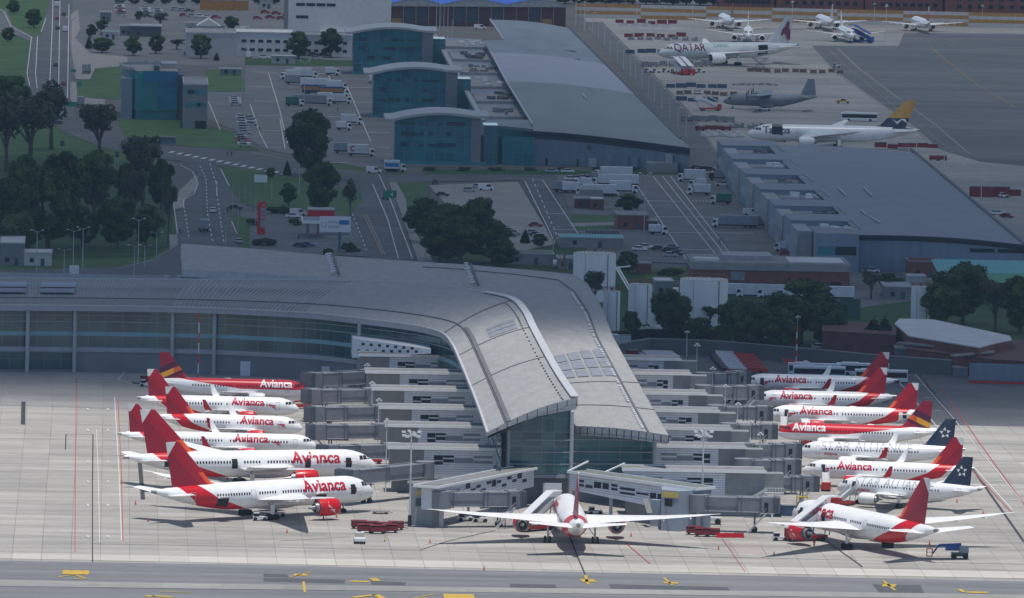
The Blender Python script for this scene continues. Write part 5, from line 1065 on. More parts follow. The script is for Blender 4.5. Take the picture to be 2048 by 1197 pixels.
class Bld:
    def __init__(s, name, label, cat, bl, br, group=None):
        a, b = G(*bl), G(*br); s.w = (b-a).length; s.a = a; s.ang = math.atan2(b.y-a.y, b.x-a.x)
        if s.w < 60 and 'fence' not in name: s.ang = GA; s.w = (b-a).dot(BX)
        s.t = thing(name, label, cat, a, s.ang, group)
    def loc(s, p):
        d = p-s.a; c, n = math.cos(-s.ang), math.sin(-s.ang); return Vector((d.x*c-d.y*n, d.x*n+d.y*c, p.z))
    def box(s, nm, x0, x1, y0, y1, z0, z1, m, uv=False): q = MB(); q.box(x0, x1, y0, y1, z0, z1); return q.build(nm, MATS[m] if isinstance(m, str) else m, s.t, uv=uv)
    def win(s, x0, x1, z0, z1, m='dark_window', y=0): return s.box('window', x0, x1, y-.09, y-.02, z0, z1, m)
    def plain(s, h, D, wall, roof, par=.5, nwin=0, wz=(), ww=2., wh=1.2, frac=(.08, .95)):
        s.box('wall', 0, s.w, 0, D, 0, h, wall); s.box('roof', -.15, s.w+.15, -.15, D+.15, h, h+.15, roof)
        if par: 
            q = MB(); q.box(-.2, s.w+.2, -.25, .05, h-.1, h+par); q.box(-.2, .1, .05, D, h-.1, h+par); q.box(s.w-.1, s.w+.2, .05, D, h-.1, h+par); q.box(-.2, s.w+.2, D, D+.3, h-.1, h+par); q.build('parapet', MATS['pale_wall'] if wall != 'brick' else MATS['grey_concrete'], s.t)
        for z in wz:
            for k in range(nwin):
                x = s.w*(frac[0]+(frac[1]-frac[0])*(k+.5)/nwin); s.win(x-ww/2, x+ww/2, z, z+wh)
        return s
# --- big cargo hall in the middle distance
H1 = thing('cargo_hall', 'long low cargo hall with wide sloping metal roof beside the glass office blocks', 'hall')
def right_at(Y):
    lo, hi = 0., 1.
    for _ in range(40):
        m_ = (lo+hi)/2; p = G(1140+240*m_, 57+240*m_, 8.4); (lo, hi) = (m_, hi) if p.y > Y else (lo, m_)
    return G(1140+240*lo, 57+240*lo, 8.4)
Ls = [G(980, 40, 11), G(1007, 80, 11.5), G(966, 82, 12), G(981, 105, 12), G(1012, 163, 12), G(1065, 250, 12)]; Rs = [G(1140, 57, 8.4)]+[right_at(p.y) for p in Ls[1:]]
Rs[2] = right_at(Ls[2].y-2); Lf = [G(1000, 258, 11.6)]; Fr = [G(x, y, z) for x, y, z in ((1000, 259, 11.8), (1068, 263, 11.4), (1130, 267, 10.8), (1200, 274, 10.2), (1290, 285, 9.2), (1380, 297, 8.4))]
def hall_rows(i0, i1, m, nm):
    P = [[Ls[i].lerp(Rs[i], j/10)+Vector((0, 0, 1.0*math.sin(math.pi*j/10))) for j in range(11)] for i in range(i0, i1+1)]; q = MB(); q.grid(P); o = q.build(nm, m, H1, smooth=True)
hall_rows(0, 1, MATS['hall_roof_a'], 'roof'); hall_rows(1, 2, MATS['hall_roof_a'], 'roof'); hall_rows(2, 3, MATS['hall_roof_a'], 'roof'); hall_rows(3, 4, MATS['hall_roof_b'], 'roof_pale_band')
L5 = Ls[5]; fr = [Fr[0].lerp(Fr[1], .95)]; q = MB(); rowA = [L5.lerp(Rs[5], j/10)+Vector((0, 0, 1.0*math.sin(math.pi*j/10))) for j in range(11)]
def fpt(t):
    x = 1066+(1380-1066)*t; i = max(k for k in range(5) if Fr[k].x <= G(x, 270, 10).x+.01 or k == 0)
    u = (x-[1000, 1068, 1130, 1200, 1290, 1380][i])/([1068, 1130, 1200, 1290, 1380][i]-[1000, 1068, 1130, 1200, 1290, 1380][i]); return Fr[i].lerp(Fr[i+1], max(0, min(u, 1)))
rowB = [fpt(j/10) for j in range(11)]; row0 = [Ls[4].lerp(Rs[4], j/10)+Vector((0, 0, 1.0*math.sin(math.pi*j/10))) for j in range(11)]
q.grid([row0, rowA, [a.lerp(b, .5)+Vector((0, 0, .15)) for a, b in zip(rowA, rowB)], rowB]); q.build('roof', MATS['hall_roof_c'], H1, smooth=True)
q = MB(); q.grid([[p+Vector((0, 0, .1)), p+Vector((0, .4, -.5)), p+Vector((0, 2.5, -1.7)), p+Vector((0, 3.0, -2.6))] for p in rowB]); q.build('front_fascia', MATS['fascia_dark'], H1)
q = MB(); q.grid([[Vector((p.x, p.y+3.2, p.z-2.3)), Vector((p.x, p.y+3.2, 0))] for p in rowB]); q.build('front_wall', MATS['blue_metal_wall'], H1)
q = MB(); q.grid([[p+Vector((-.6, 0, -.1)), Vector((p.x-.6, p.y, 0))] for p in Rs]); q.build('side_wall', MATS['blue_metal_wall'], H1)
q = MB()
for a, b in zip(Rs, Rs[1:]): q.bar(a+Vector((-.2, 0, .15)), b+Vector((-.2, 0, .15)), .8, .5)
q.build('roof_gutter', MATS['fascia_dark'], H1)
q = MB(); [q.bar(Ls[i]+Vector((0, 0, .2)), Ls[i+1]+Vector((0, 0, .2)), .5, .5) for i in (0, 3, 4)]; q.build('roof_edge', MATS['roof_mark'], H1)
for x0, x1, y in ((1094, 1150, 102), (1105, 1160, 119)): 
    q = MB(); q.bar(G(x0, y-4, 10.5), G(x1, y+1, 10), 3.5 if y < 110 else 1.5, .2); q.build('roof_light', MATS['hall_roof_a'] if 0 else MATS['fascia_dark'], H1)
for a, b in (((1080, 145), (1125, 200)), ((1093, 188), (1100, 193)), ((1165, 190), (1173, 200)), ((1040, 100), (1062, 130)), ((1110, 200), (1150, 250))):
    q = MB(); q.bar(G(*a, 11)+Vector((0, 0, .4)), G(*b, 11)+Vector((0, 0, .4)), .5, .2); q.build('roof_walkway', MATS['roof_mark'], H1)
for x in (1180, 1338): q = MB(); p = G(x, 313, 6.5); q.cyl((p.x, rowB[5].y+2.6, 6.5), (p.x, rowB[5].y+3.3, 6.5), .9, .9, 14); q.build('round_vent', MATS['fascia_dark'], H1)
for x, w, h, m in ((1218, 22, 4.6, 'skylight'), (1250, 12, 4.2, 'blue_metal_wall'), (1270, 12, 4.2, 'blue_metal_wall'), (1336, 14, 6, 'pale_wall'), (1093, 4, 2.4, 'dark_window'), (1155, 3, 2.4, 'dark_window'), (1185, 16, 3.0, 'pale_wall')):
    p = G(x, 338, 0); q = MB(); i = min(range(11), key=lambda k: abs(rowB[k].x-p.x)); q.box(p.x-w/12, p.x+w/12, rowB[i].y+2.4, rowB[i].y+3.15, 0, h); q.build('door', MATS[m], H1)
q = MB(); p = G(1330, 345, 0); q.box(p.x-6, p.x+4, p.y-3, p.y+5, 0, 3.2); tag(q.build('gate_house', MATS['grey_concrete']), 'small grey gate house at the right front of the cargo hall', 'gate house')
# glazed entrance part and canopy at the hall's left front
q = MB(); a, b, c = G(1004, 331), G(1068, 333), G(945, 326); q.face([a, b, b+Vector((0, 0, 9.6)), a+Vector((0, 0, 9.6))]); q.build('entrance_glass', GLO, H1, uv=True)
q = MB(); q.face([c+Vector((0, 6, 0)), a+Vector((0, 5, 0)), a+Vector((0, 5, 9)), c+Vector((0, 6, 9))]); q.build('recessed_glass', GLO, H1, uv=True)
q = MB(); vs = [G(984, 250, 11.6), G(1100, 262, 11.2), G(1100, 252, 11.6), G(1060, 240, 11.8), G(985, 240, 11.8)]; q.idx([tuple(v) for v in vs]+[tuple(v+Vector((0, 0, -.9))) for v in vs], [(0, 1, 2, 3, 4), (9, 8, 7, 6, 5), (0, 5, 6, 1), (1, 6, 7, 2), (4, 9, 5, 0)]); q.build('entrance_canopy', MATS['hall_roof_a'], H1)
# low roof bays between hall and offices
AN = thing('service_wing', 'row of low flat roof bays with machinery between office blocks and cargo hall', 'building')
q = MB(); A4 = [G(872, 75, 9), G(962, 78, 9), G(1064, 246, 9), G(970, 246, 9)]; q.prism([p.xy for p in A4], 0, 8.8); q.build('wall', MATS['teal_wall'], AN)
q = MB(); q.face([p+Vector((0, 0, -.1)) for p in A4]); q.build('roof', MATS['hall_roof_a'], AN)
q = MB(); q.bar(A4[0]+Vector((-.6, 0, .5)), A4[3]+Vector((-.6, 0, .5)), 1.6, 1.1); q.build('roof_edge', MATS['fascia_grey'], AN)
def A_(u, v, z=9.): return A4[0].lerp(A4[3], v).lerp(A4[1].lerp(A4[2], v), u)+Vector((0, 0, z-9))
for k in range(6):
    v0 = .02+k*.163; q = MB(); P = [A_(.08, v0+.03), A_(.97, v0+.03), A_(.97, v0+.11), A_(.08, v0+.11)]; q.prism([p.xy for p in P], 8.9, 9.25); q.build('roof_pit', MATS['flat_roof'], AN)
    q = MB(); q.bar(A_(.05, v0+.125, 9.4), A_(1, v0+.125, 9.4), 1.2, 1.0); q.build('bay_parapet', MATS['fascia_grey'], AN)
    q = MB()
    for j in range(9): p = A_(.35+.62*rnd.random(), v0+.03+.07*rnd.random(), 9.3); bx3(q, p, rnd.uniform(.8, 2.6), rnd.uniform(1, 4), rnd.uniform(.5, 1.4), rnd.random())
    q.build('roof_machinery', MATS[('ac_white', 'gutter_grate', 'wall_grey')[k % 3]], AN)['kind'] = 'stuff'
# three glass office blocks
for nm, bl, br, zl, zm, zr, ov in (('farthest', (706, 150), (843, 153), 16.6, 18.6, 17.6, 860), ('middle', (745, 236), (890, 239), 16.2, 18.4, 17.6, 905), ('nearest', (788, 329), (941, 332), 15.2, 17.3, 16.6, 960)):
    b = Bld('glass_office_block', 'blue-green glass office block with curved overhanging roof, %s of three' % nm, 'office block', bl, br, 'glass office blocks'); w = b.w; D = 17
    def top(x): u = max(-.02, min(1.02, x/w)); return (1-u)*(1-u)*zl+2*u*(1-u)*(2*zm-.5*(zl+zr)) + u*u*zr
    q = MB(); q.grid([[(w*k/12, 0, 1.2), (w*k/12, 0, top(w*k/12)-.8)] for k in range(13)]); q.grid([[(0, D, 1.2), (0, D, zl-1)], [(0, 0, 1.2), (0, 0, zl-1)]]); q.build('glass_front', GLO, b.t, uv=True)
    b.box('plinth', -.3, w+5, -.3, D, 0, 1.2, 'teal_wall'); b.box('side_pier', w, w+(4.2 if nm != 'nearest' else 3.2), -.05, D, 0, zr-1.0, 'wall_grey')
    ext = 3.2; q = MB(); xs = [-ext+(w+2*ext+2.5)*k/16 for k in range(17)]
    ring = lambda x: [(x, -1.5, top(x)-.9), (x, -1.5, top(x)-.1), (x, D+1.5, top(x)+.5), (x, D+1.5, top(x)-.4)]
    q.loft([ring(x) for x in xs]); q.build('curved_roof', MATS['roof_trim'] if 0 else mat('office_roof', (.33, .35, .37), .55, .08), b.t)
    for r_ in (.34, .60, .84):       # dark strips of open sash windows
        n_ = 3 if nm != 'nearest' else 4
        for k in range(7):
            if rnd.random() < .8: x = w*(.08+.12*k); b.win(x, x+w*rnd.choice((.06, .1, .119)), 1.2+14*r_, 1.2+14*r_+rnd.choice((.9, 1.3)), rnd.choice(('office_dark', 'office_dark', 'office_teal')), -.02)
    b.box('rear_link', w+4.3, w+9, 4, D, 0, zr-3.5, GLO, True)
    if nm != 'farthest': q = MB(); q.box(-ext-2, -ext+.2, 2, 6, 5, 10.5); 
# teal glass tower block at the left and its grey neighbour
b = Bld('glass_tower_block', 'teal glass block with rounded left side and grey roof, left of the small car park', 'building', (272, 240), (354, 241)); w = b.w; D = 42; h = 17
cv = [(w, 0), (0, 0)]+[(-1.2-4.6*math.sin(a), 8+34*(1-math.cos(a))*.9) for a in [i*math.pi/2/6 for i in range(7)]]; cv2 = cv+[(4, D), (w, D)]
q = MB(); n_ = len(cv2)
for k in range(n_-1): a_, c_ = cv2[k], cv2[k+1]; q.face([(c_[0], c_[1], 3.2), (a_[0], a_[1], 3.2), (a_[0], a_[1], h), (c_[0], c_[1], h)])
q.build('glass_skin', GLT, b.t, uv=True); q = MB(); q.prism([(x*.96+.3, y*.97+.6) for x, y in cv2], 0, h-.4); q.build('core_wall', MATS['teal_wall'], b.t); q = MB(); q.prism(cv2, h-.3, h-.1, ztop=None); q.build('roof', MATS['flat_roof'], b.t)
q = MB(); [q.bar((*cv2[k], h), (*cv2[k+1], h+(.6 if k > 1 else 0)), .5, 1.2) for k in range(2, n_-1)]; q.build('roof_parapet', MATS['fascia_grey'], b.t)
q = MB(); q.box(w*.60, w*.98, 20, 36, h-.2, h+1.6); q.build('plant_screen', MATS['ac_white'] if 0 else MATS['fascia_grey'], b.t); q = MB(); q.box(w*.42, w*.55, 0.3, 30, h-.2, h+1.8); q.build('stair_fin', MATS['fascia_dark'], b.t)
b.box('glass_panel', w*.52, w-.3, -.35, -.1, 3.6, h-.2, glass_mat('deep_blue_glass', (.008, .20, .36), (.005, .12, .24), 9, 4.4, fw=.05, frame=(.03, .16, .24)), True); b.box('upper_glass_panel', w*.16, w-.3, -.5, -.36, h-4.2, h+.2, MATS['deep_blue_glass'], True)
b.box('dark_link', w+.05, w+2.2, .5, D-8, 0, h-1, 'fascia_dark'); b.box('blind_bay', -5.4, -1.4, 6, 40, 0, h-3, 'blue_metal_wall')
b = Bld('office_annex', 'grey annex with strip windows right of the teal glass block', 'building', (366, 258), (414, 260)); w = b.w
b.plain(15.2, 40, 'wall_grey', 'flat_roof'); [b.win(.6, w-.5, z, z+1.6, 'teal_wall') for z in (7.6, 12)]; b.win(1.5, w*.6, 12.1, 13.4); b.box('window', w*.55, w*.72, -.14, -.1, 7.8, 9, 'dark_window'); b.box('garage_recess', w*.5, w-.3, -.09, -.02, 0, 2.8, 'dark_window')
# buildings along the top edge
b = Bld('big_white_building', 'huge pale windowless block rising past the top of the picture', 'building', (576, 84), (779, 84)); b.plain(27, 40, 'white_wall', 'flat_roof', par=0); [b.win(3+k*4.1, 6.6+k*4.1, 14.6, 15.8) for k in range(4)]; b.win(3, 8, 9.6, 10.8)
b.box('edge_column', -1.8, -.2, -.1, 2, 0, 27, 'wall_grey')
b = Bld('vaulted_hall', 'brick hall with three blue vaulted roofs at the top of the view', 'hall', (781, 52), (1131, 54)); w = b.w; b.box('wall', 0, w, 0, 60, 0, 9, 'dark_brick')
for k in range(3):
    x0, x1 = w*[-.02, .285, .655][k], w*[.285, .655, 1.0][k]; q = MB(); q.grid([[(lerp(x0, x1, j/12), y, 9.2+3.4*math.sin(math.pi*(.12+.76*j/12))-1.2) for y in (-2, 70)] for j in range(13)]); q.build('blue_vault', MATS['blue_roof'], b.t, smooth=True)
    q = MB(); q.grid([[(lerp(x0, x1, j/12), -1.9, 9.2+3.4*math.sin(math.pi*(.12+.76*j/12))-1.2), (lerp(x0, x1, j/12), -1.9, 8.3)] for j in range(13)]); q.build('vault_end', MATS['fascia_grey'], b.t)
for k in range(15): q = MB(); x = w*k/14; q.box(x-.15, x+.15, -.3, 0, 0, 9); q.build('pilaster', MATS['fascia_grey'], b.t)
for k in range(14):
    if k in (1, 2, 5, 6, 8, 11): b.win(w*k/14+.6, w*(k+1)/14-.6, 1.5, 7.5, 'fascia_dark', 0)
for k in (0, 12): b.win(w*k/14+.4, w*(k+1)/14-.6, .5, 3.2, 'ochre', 0)
b = Bld('pale_warehouse', 'pale grey warehouse behind trees left of the white office building', 'warehouse', (372, 113), (470, 114)); b.plain(9.2, 30, 'pale_wall', 'flat_roof', par=.3)
b = Bld('white_office_building', 'long white two-storey office building with small windows', 'building', (470, 112), (585, 113)); b.plain(9, 26, 'white_wall', 'pale_roof', nwin=6, wz=(2, 5.4), ww=2, wh=1.1)
b = Bld('white_office_building', 'white office building half hidden by two dark trees', 'building', (587, 112), (702, 114)); b.plain(8, 22, 'white_wall', 'flat_roof', nwin=7, wz=(1.6, 4.8), ww=1.6, wh=1.1)
b = Bld('white_shed', 'brightly lit white shed behind the two dark trees', 'shed', (640, 86), (697, 87)); b.plain(4.6, 8, 'white_wall', 'pale_roof', par=0)
b = Bld('gabled_house', 'small pale house with green-edged gable behind the warehouse', 'house', (395, 72), (438, 73)); q = MB(); w = b.w; b.box('wall', 0, w, 0, 9, 0, 4, 'pale_wall'); q.idx([(-.5, -.5, 4), (w+.5, -.5, 4), (w/2, -.5, 7), (-.5, 10, 4), (w+.5, 10, 4), (w/2, 10, 7)], [(0, 1, 2), (5, 4, 3), (0, 2, 5, 3), (2, 1, 4, 5)]); q.build('gable_roof', MATS['pale_roof'], b.t)
for x0, x1, y, h, D, wl, rf, lab in ((262, 322, 74, 4.4, 14, 'fascia_dark', 'fascia_grey', 'dark open shelter left of the far parked cars'), (205, 236, 80, 3.2, 6, 'pale_wall', 'green_roof_a', 'small pale kiosk with light roof by the far footpath'), (240, 262, 72, 4, 8, 'wall_grey', 'flat_roof', 'little grey hut beside the dark shelter'),
      (200, 222, 44, 4, 8, 'wall_grey', 'flat_roof', 'little grey hut left of the far car park'), (440, 482, 152, 2.6, 8, 'wall_grey', 'flat_roof', 'low grey shed on the square lawn'), (543, 590, 128, 3, 5, 'pale_wall', 'pale_roof', 'low white shed before the white office building'), (370, 410, 65, 3.8, 6, 'pale_wall', 'hall_roof_b', 'low pale building beside the far gabled house'), (520, 545, 18, 4.5, 8, 'pale_wall', 'flat_roof', 'small pale tower-like hut by the red machines'),
      (0, 48, 531, 6.2, 24, 'wall_grey', 'pale_roof', 'low grey house with slatted roof at the far left'), (48, 103, 532, 3.6, 12, 'cream_wall', 'pale_roof', 'low pale house with flat roof at the left'), (1150, 1182, 418, 3.2, 7, 'dark_brick', 'flat_roof', 'small brick hut beside the lorry yard'), (1181, 1207, 421, 3.4, 8, 'brick', 'pale_roof', 'brick hut with pale roof front, right of the smaller hut'),
      (1160, 1205, 408, 4.4, 10, 'grey_concrete', 'flat_roof', 'grey flat-roofed shed behind the brick huts'), (1234, 1296, 460, 4.4, 16, 'brick', 'flat_roof', 'square brick building beside the small lawn'), (1296, 1314, 462, 3, 9, 'dark_brick', 'flat_roof', 'low brick side shed right of the square brick building'), (1274, 1302, 549, 3, 8, 'brick', 'grey_concrete', 'small brick pump house left of the long brick building'),
      (1116, 1150, 540, 3.2, 10, 'wall_grey', 'flat_roof', 'low grey shelter behind the tall white tank'), (1120, 1245, 496, 3.0, 12, 'grey_concrete', 'green_roof_a', 'long low shelter with pale green roof behind the tall tank'), (1010, 1106, 530, 3.2, 12, 'grey_concrete', 'mil', 'long low shed with olive roof behind the dark grove'), (1310, 1345, 592, 4, 10, 'wall_grey', 'pale_roof', 'grey shed with white roof between the tanks'),
      (1385, 1450, 543, 4, 10, 'brick', 'grey_concrete', 'low brick wing at the left end of the long brick building'), (1818, 1882, 556, 4.6, 12, 'brick', 'dark_brick', 'brick house with dark roof below the far hall'), (1770, 1822, 600, 3.6, 14, 'wall_grey', 'hall_roof_b', 'grey shed with sloping roof behind dark trees'), (1817, 1850, 590, 5, 8, 'cream_wall', 'hall_roof_b', 'pale shed beside the narrow white tank')):
    if rf == 'mil': rf = 'green_roof_b'; mat('olive', (.16, .18, .13), .8, .1); rf = 'olive'
    b = Bld('shed', lab, 'shed' if 'house' not in lab else 'house', (x0, y), (x1, y)); b.plain(h, D, wl, rf, par=.25); w = b.w
    if w > 4: b.win(w*.2, w*.2+1.2, 1.0, 2.2); b.box('door', w*.6, w*.6+1.1, -.08, -.01, 0, 2.1, 'fascia_dark')
b = Bld('guard_shelter', 'small grey bus shelter on the pavement near the curved road', 'shelter', (318, 292), (352, 293)); b.box('roof', 0, b.w, 0, 3, 2.8, 3, 'wall_grey'); b.box('side_panel', 0, b.w, 2.9, 3, .2, 2.8, 'blue_metal_wall')
# long brick building
b = Bld('brick_building', 'long brick building with grey concrete parapet in front of the right-hand hall', 'building', (1385, 578), (1699, 584)); w = b.w; b.box('wall', 0, w, 0, 26, 0, 5.4, 'brick'); b.box('parapet_band', -.3, w+.3, -.4, 26.3, 5.4, 7.4, 'grey_concrete'); b.box('roof', .5, w-.5, 1, 25.6, 7.41, 7.5, 'flat_roof')
b.box('roof_canopy', .5, w*.17, 3, 9, 7.5, 8.2, 'pale_roof'); b.box('roof_plant', w*.2, w*.52, 8, 22, 7.5, 8.8, 'fascia_grey'); b.box('pale_roof_part', w*.62, w*.97, 3, 20, 7.52, 7.7, 'pale_roof')
b.win(w*.24, w*.33, 2.6, 5, 'skylight'); [b.win(w*f, w*f+1.3, .8, 1.9) for f in (.34, .4, .46, .5)]; [b.win(w*f, w*f+2.9, .6, 2.5) for f in (.66, .76, .88)]; b.box('white_canopy', w*.73, w+.2, -2.5, -.1, -.0+.0, .5, 'white_edge')
# right-hand hall with stepped service units
H2 = thing('cargo_hall', 'large cargo hall with blue-grey roof and stepped service units at the right', 'hall')
def rl(t): return G(1822, 299, 8.6).lerp(G(2050, 490, 8.6), t)
lp = [G(1535, 290, 10.4), G(1575, 334, 10.4), G(1610, 366, 10.4), G(1648, 399, 10.4), G(1682, 430, 10.4), G(1717, 471, 10.4)]
q = MB(); P = []
for i, a in enumerate(lp):
    t = (a.y-rl(0).y)/(rl(1).y-rl(0).y); P.append([a.lerp(rl(t), j/8)+Vector((0, 0, .8*math.sin(math.pi*j/8))) for j in range(9)])
q.grid(P); q.build('roof', MATS['hall_roof_d'], H2, smooth=True); fe = P[-1]
q = MB(); q.grid([[p+Vector((0, 0, .1)), p+Vector((0, .3, -.4)), p+Vector((0, 2, -1.6))] for p in fe]); q.build('front_fascia', MATS['fascia_dark'], H2); q = MB(); q.grid([[p+Vector((0, 2.2, -1.2)), Vector((p.x, p.y+2.2, 0))] for p in fe]); q.build('front_wall', MATS['blue_metal_wall'], H2)
q = MB(); q.bar(rl(0)+Vector((0, 0, .1)), rl(1)+Vector((0, 0, .1)), .9, .6); q.build('roof_gutter', MATS['fascia_dark'], H2); q = MB(); q.face([rl(0), rl(1), rl(1).xy.to_3d(), rl(0).xy.to_3d()]); q.build('side_wall', MATS['blue_metal_wall'], H2)
for a, b_ in ((1942, 1992), (1997, 2060)):
    q = MB(); p0, p1 = G(a, 505, 6.6), G(b_, 507, 6.6); q.box(p0.x, p1.x, fe[4].y+1.9, fe[4].y+2.1, 6.2, 7.2); q.build('window_band', MATS['dark_window'], H2)
for a, b_ in (((1676, 375), (1692, 391)), ((1727, 375), (1744, 391)), ((1722, 420), (1732, 429)), ((1740, 433), (1760, 445))):
    q = MB(); q.bar(G(*a, 10.9), G(*b_, 10.9), .5, .25); q.build('roof_walkway', MATS['roof_mark'], H2)
for k in range(6):
    # roof tongue, low terrace with machinery, front tower
    y0 = [303, 331, 362, 393, 426, 456][k]; xR = [1570, 1597, 1627, 1660, 1692, 1722][k]; xL = [1483, 1505, 1533, 1563, 1594, 1625][k]
    pR = G(xR, y0, 10.4); pL = G(xL, y0, 10.4); wI = pR.x-pL.x
    un = thing('service_unit', 'unit', 'x', (pL.x, pL.y, 0), GA); un.parent = H2; del un['label']; del un['category']; un.name = 'service_unit'
    q = MB(); q.box(0, wI, 0, 26, 0, 9.0); q.build('terrace_wall', MATS['blue_metal_wall'], un); q = MB(); q.box(.4, wI-.5, .4, 25, 9.01, 9.1); q.build('terrace', MATS['flat_roof'], un)
    q = MB(); q.box(-4.4, wI, 26.02, 52, 0, 10.3); q.build('block_wall', MATS['blue_metal_wall'], un); q = MB(); q.box(-4.6, wI+.4, 25.8, 52.2, 10.3, 10.5); q.build('block_roof', MATS['hall_roof_d'], un)
    q = MB(); q.box(-4.4, -.3, -2, 25.9, 0, 9.6); q.build('stair_tower', MATS['fascia_grey'], un); q = MB(); q.box(0, wI, -.3, 0, 8.9, 9.9); q.box(wI-.6, wI-.2, 0, 26, 9, 10.9); q.build('terrace_parapet', MATS['fascia_grey'], un)
    q = MB(); q.bar((-4.6, 0, 5.2), (-6.2, 0, 4.2), 8, .15, up=(0, 1, 0)); q.build('door_canopy', MATS['pale_wall'], un)
    q = MB(); [bx3(q, (wI*rnd.uniform(.35, .9), rnd.uniform(3, 20), 9.1), rnd.uniform(.8, 2.2), rnd.uniform(1, 4), rnd.uniform(.6, 1.3), rnd.random()) for j in range(7)]; q.build('roof_machinery', MATS[('gutter_grate', 'ac_white')[k % 2]], un)['kind'] = 'stuff'
un = thing('end_unit', '', '', G(1629, 546), math.atan2(G(1716, 548).y-G(1629, 546).y, G(1716, 548).x-G(1629, 546).x)); un.parent = H2; [un.__delitem__(k) for k in ('label', 'category') if k in un]
wI = (G(1716, 548)-G(1629, 546)).length; q = MB(); q.box(0, wI, 0, 22, 0, 11.2); q.build('end_wall', MATS['blue_metal_wall'], un); q = MB(); q.box(wI*.06, wI*.45, -.1, -.02, 5.2, 7.6); q.build('window', MATS['teal_wall'], un); q = MB(); q.box(wI*.47, wI*.95, -.1, -.02, 5.2, 7.6); q.build('window', MATS['dark_window'], un); q = MB(); q.box(.3, wI-.3, .5, 21, 11.21, 11.3); q.build('end_roof', MATS['flat_roof'], un)
# --- tanks
def tank(x, yt, yb, rp, label, rail=True):
    p = G(x, yb); s = SCL(x, yb); r = rp/s; h = (yb-yt)/s; t = thing('storage_tank', label, 'tank', p, 0, 'white fuel storage tanks')
    MB().cyl((0, 0, 0), (0, 0, h), r, r, 40).build('shell', MATS['tank_white'], t, smooth=True); MB().cyl((0, 0, h), (0, 0, h+r*.09), r*1.01, .15, 40).build('cone_roof', MATS['tank_white'] if 0 else mat('tank_top', (.52, .52, .5), .6, .15), t)
    q = MB(); n_ = 30
    for k in range(n_):
        a, b_ = 2*math.pi*k/n_, 2*math.pi*(k+1)/n_; q.bar((r*math.cos(a), r*math.sin(a), h+.9), (r*math.cos(b_), r*math.sin(b_), h+.9), .1); q.bar((r*math.cos(a), r*math.sin(a), h), (r*math.cos(a), r*math.sin(a), h+.9), .07)
    if rail: q.build('top_railing', MATS['rust'], t)['kind'] = 'stuff'
    q = MB(); q.bar((r*.62, -r*.8, 0), (r*.62, -r*.8, h), .3, .2); q.build('ladder', MATS['wall_grey'], t)
    q = MB(); [q.bar((r*math.cos(a), r*math.sin(a), .2), (r*math.cos(a), r*math.sin(a), h), .08) for a in (4.25,)]; q.build('shell_pipe', MATS['wall_grey'], t); bx3(q := MB(), (0, 0, h+r*.08), .8, .8, .7); q.build('vent', MATS['fascia_dark'], t)
tank(1187.5, 506, 602, 42.5, 'tallest white storage tank, left of the others'); tank(1406, 558, 650, 48, 'widest white storage tank, behind dark trees'); tank(1279, 568, 648, 23.5, 'slim white storage tank between the two large tanks'); tank(1222, 582, 662, 17, 'narrow white tank beside the pier roof edge'); tank(1315, 604, 655, 16, 'small low white tank right of the slim tank'); tank(1840, 573, 646, 19, 'narrow white tank beside the big right-hand tree')
t = thing('pipeline', 'pair of white pipes sloping down between the white tanks', 'pipe'); [MB().cyl(G(x, 536, 5), G(x+26, 580, 1.2), .22, .22, 8).build('pipe', MATS['tank_white'], t) for x in (1232, 1237)]; MB().cyl(G(1232, 536, 5), G(1260, 533, 5), .22, .22, 8).build('pipe', MATS['tank_white'], t); [MB().bar(G(x, y, 0), G(x, y, 4.8)-Vector((0, 0, 0)), .25).build('support', MATS['wall_grey'], t) for x, y in ((1236, 573), (1262, 568))]
for i, (x, y, w_, z) in enumerate(((1128, 528, 44, 1.2), (1330, 578, 52, .5), (1405, 520, 10, 1))):
    p = G(x, y+8); tag(MB().cyl(p+Vector((-w_/14, 0, z)), p+Vector((w_/14, 0, z)), 1.1, 1.1, 14).build('horizontal_tank', MATS['tank_white'], smooth=True), ['white horizontal tank left of the tallest storage tank', 'long white horizontal tank between storage tanks', 'small white horizontal tank above the long brick building'][i], 'tank')
# --- walls and fences
def wall(name, pts, h, m, th, label, cat, cap=None):
    t = thing(name, label, cat); P = [G(*p) for p in pts]; q = MB(); [q.bar(a+Vector((0, 0, h/2)), b+Vector((0, 0, h/2)), th, h) for a, b in zip(P, P[1:])]; q.build('wall_body', m, t)
    if cap: q = MB(); [q.bar(a+Vector((0, 0, h+.1)), b+Vector((0, 0, h+.1)), th+.2, .22) for a, b in zip(P, P[1:])]; q.build('coping', cap, t)
    return t, P
wall('retaining_wall', [(1225, 722), (1262, 714), (1300, 708), (1400, 711), (1460, 715), (1600, 727), (1760, 742), (1903, 752)], 3.8, mat('mossy_wall', (.13, .14, .13), .9, .15, scale=.1), .5, 'long dark grey retaining wall behind the parked ground vehicles', 'wall', MATS['grey_concrete'])
wall('dark_fence', [(1228, 684), (1300, 678), (1420, 686), (1560, 700)], 2.6, MATS['black_soft'], .3, 'dark hedge-like fence along the top of the retaining wall', 'fence')
b = Bld('blast_fence', 'blue-grey slatted blast fence with red foot at the right edge', 'fence', (1938, 766), (2110, 771)); q = MB(); [q.box(0, b.w, -.1+.02*k, .2, .9+.5*k, 1.3+.5*k) for k in range(8)]; q.build('slats', MATS['blue_metal_wall'], b.t); b.box('backing', 0, b.w, .2, .3, .4, 4.9, 'wall_grey'); b.box('red_foot', 0, b.w, -.4, .3, 0, .5, 'red_paint')
b = Bld('transformer_box', 'pale green box hut by the end of the retaining wall', 'hut', (1907, 752), (1936, 753)); b.plain(2.1, 3, 'grey_concrete', 'flat_roof', par=.1)
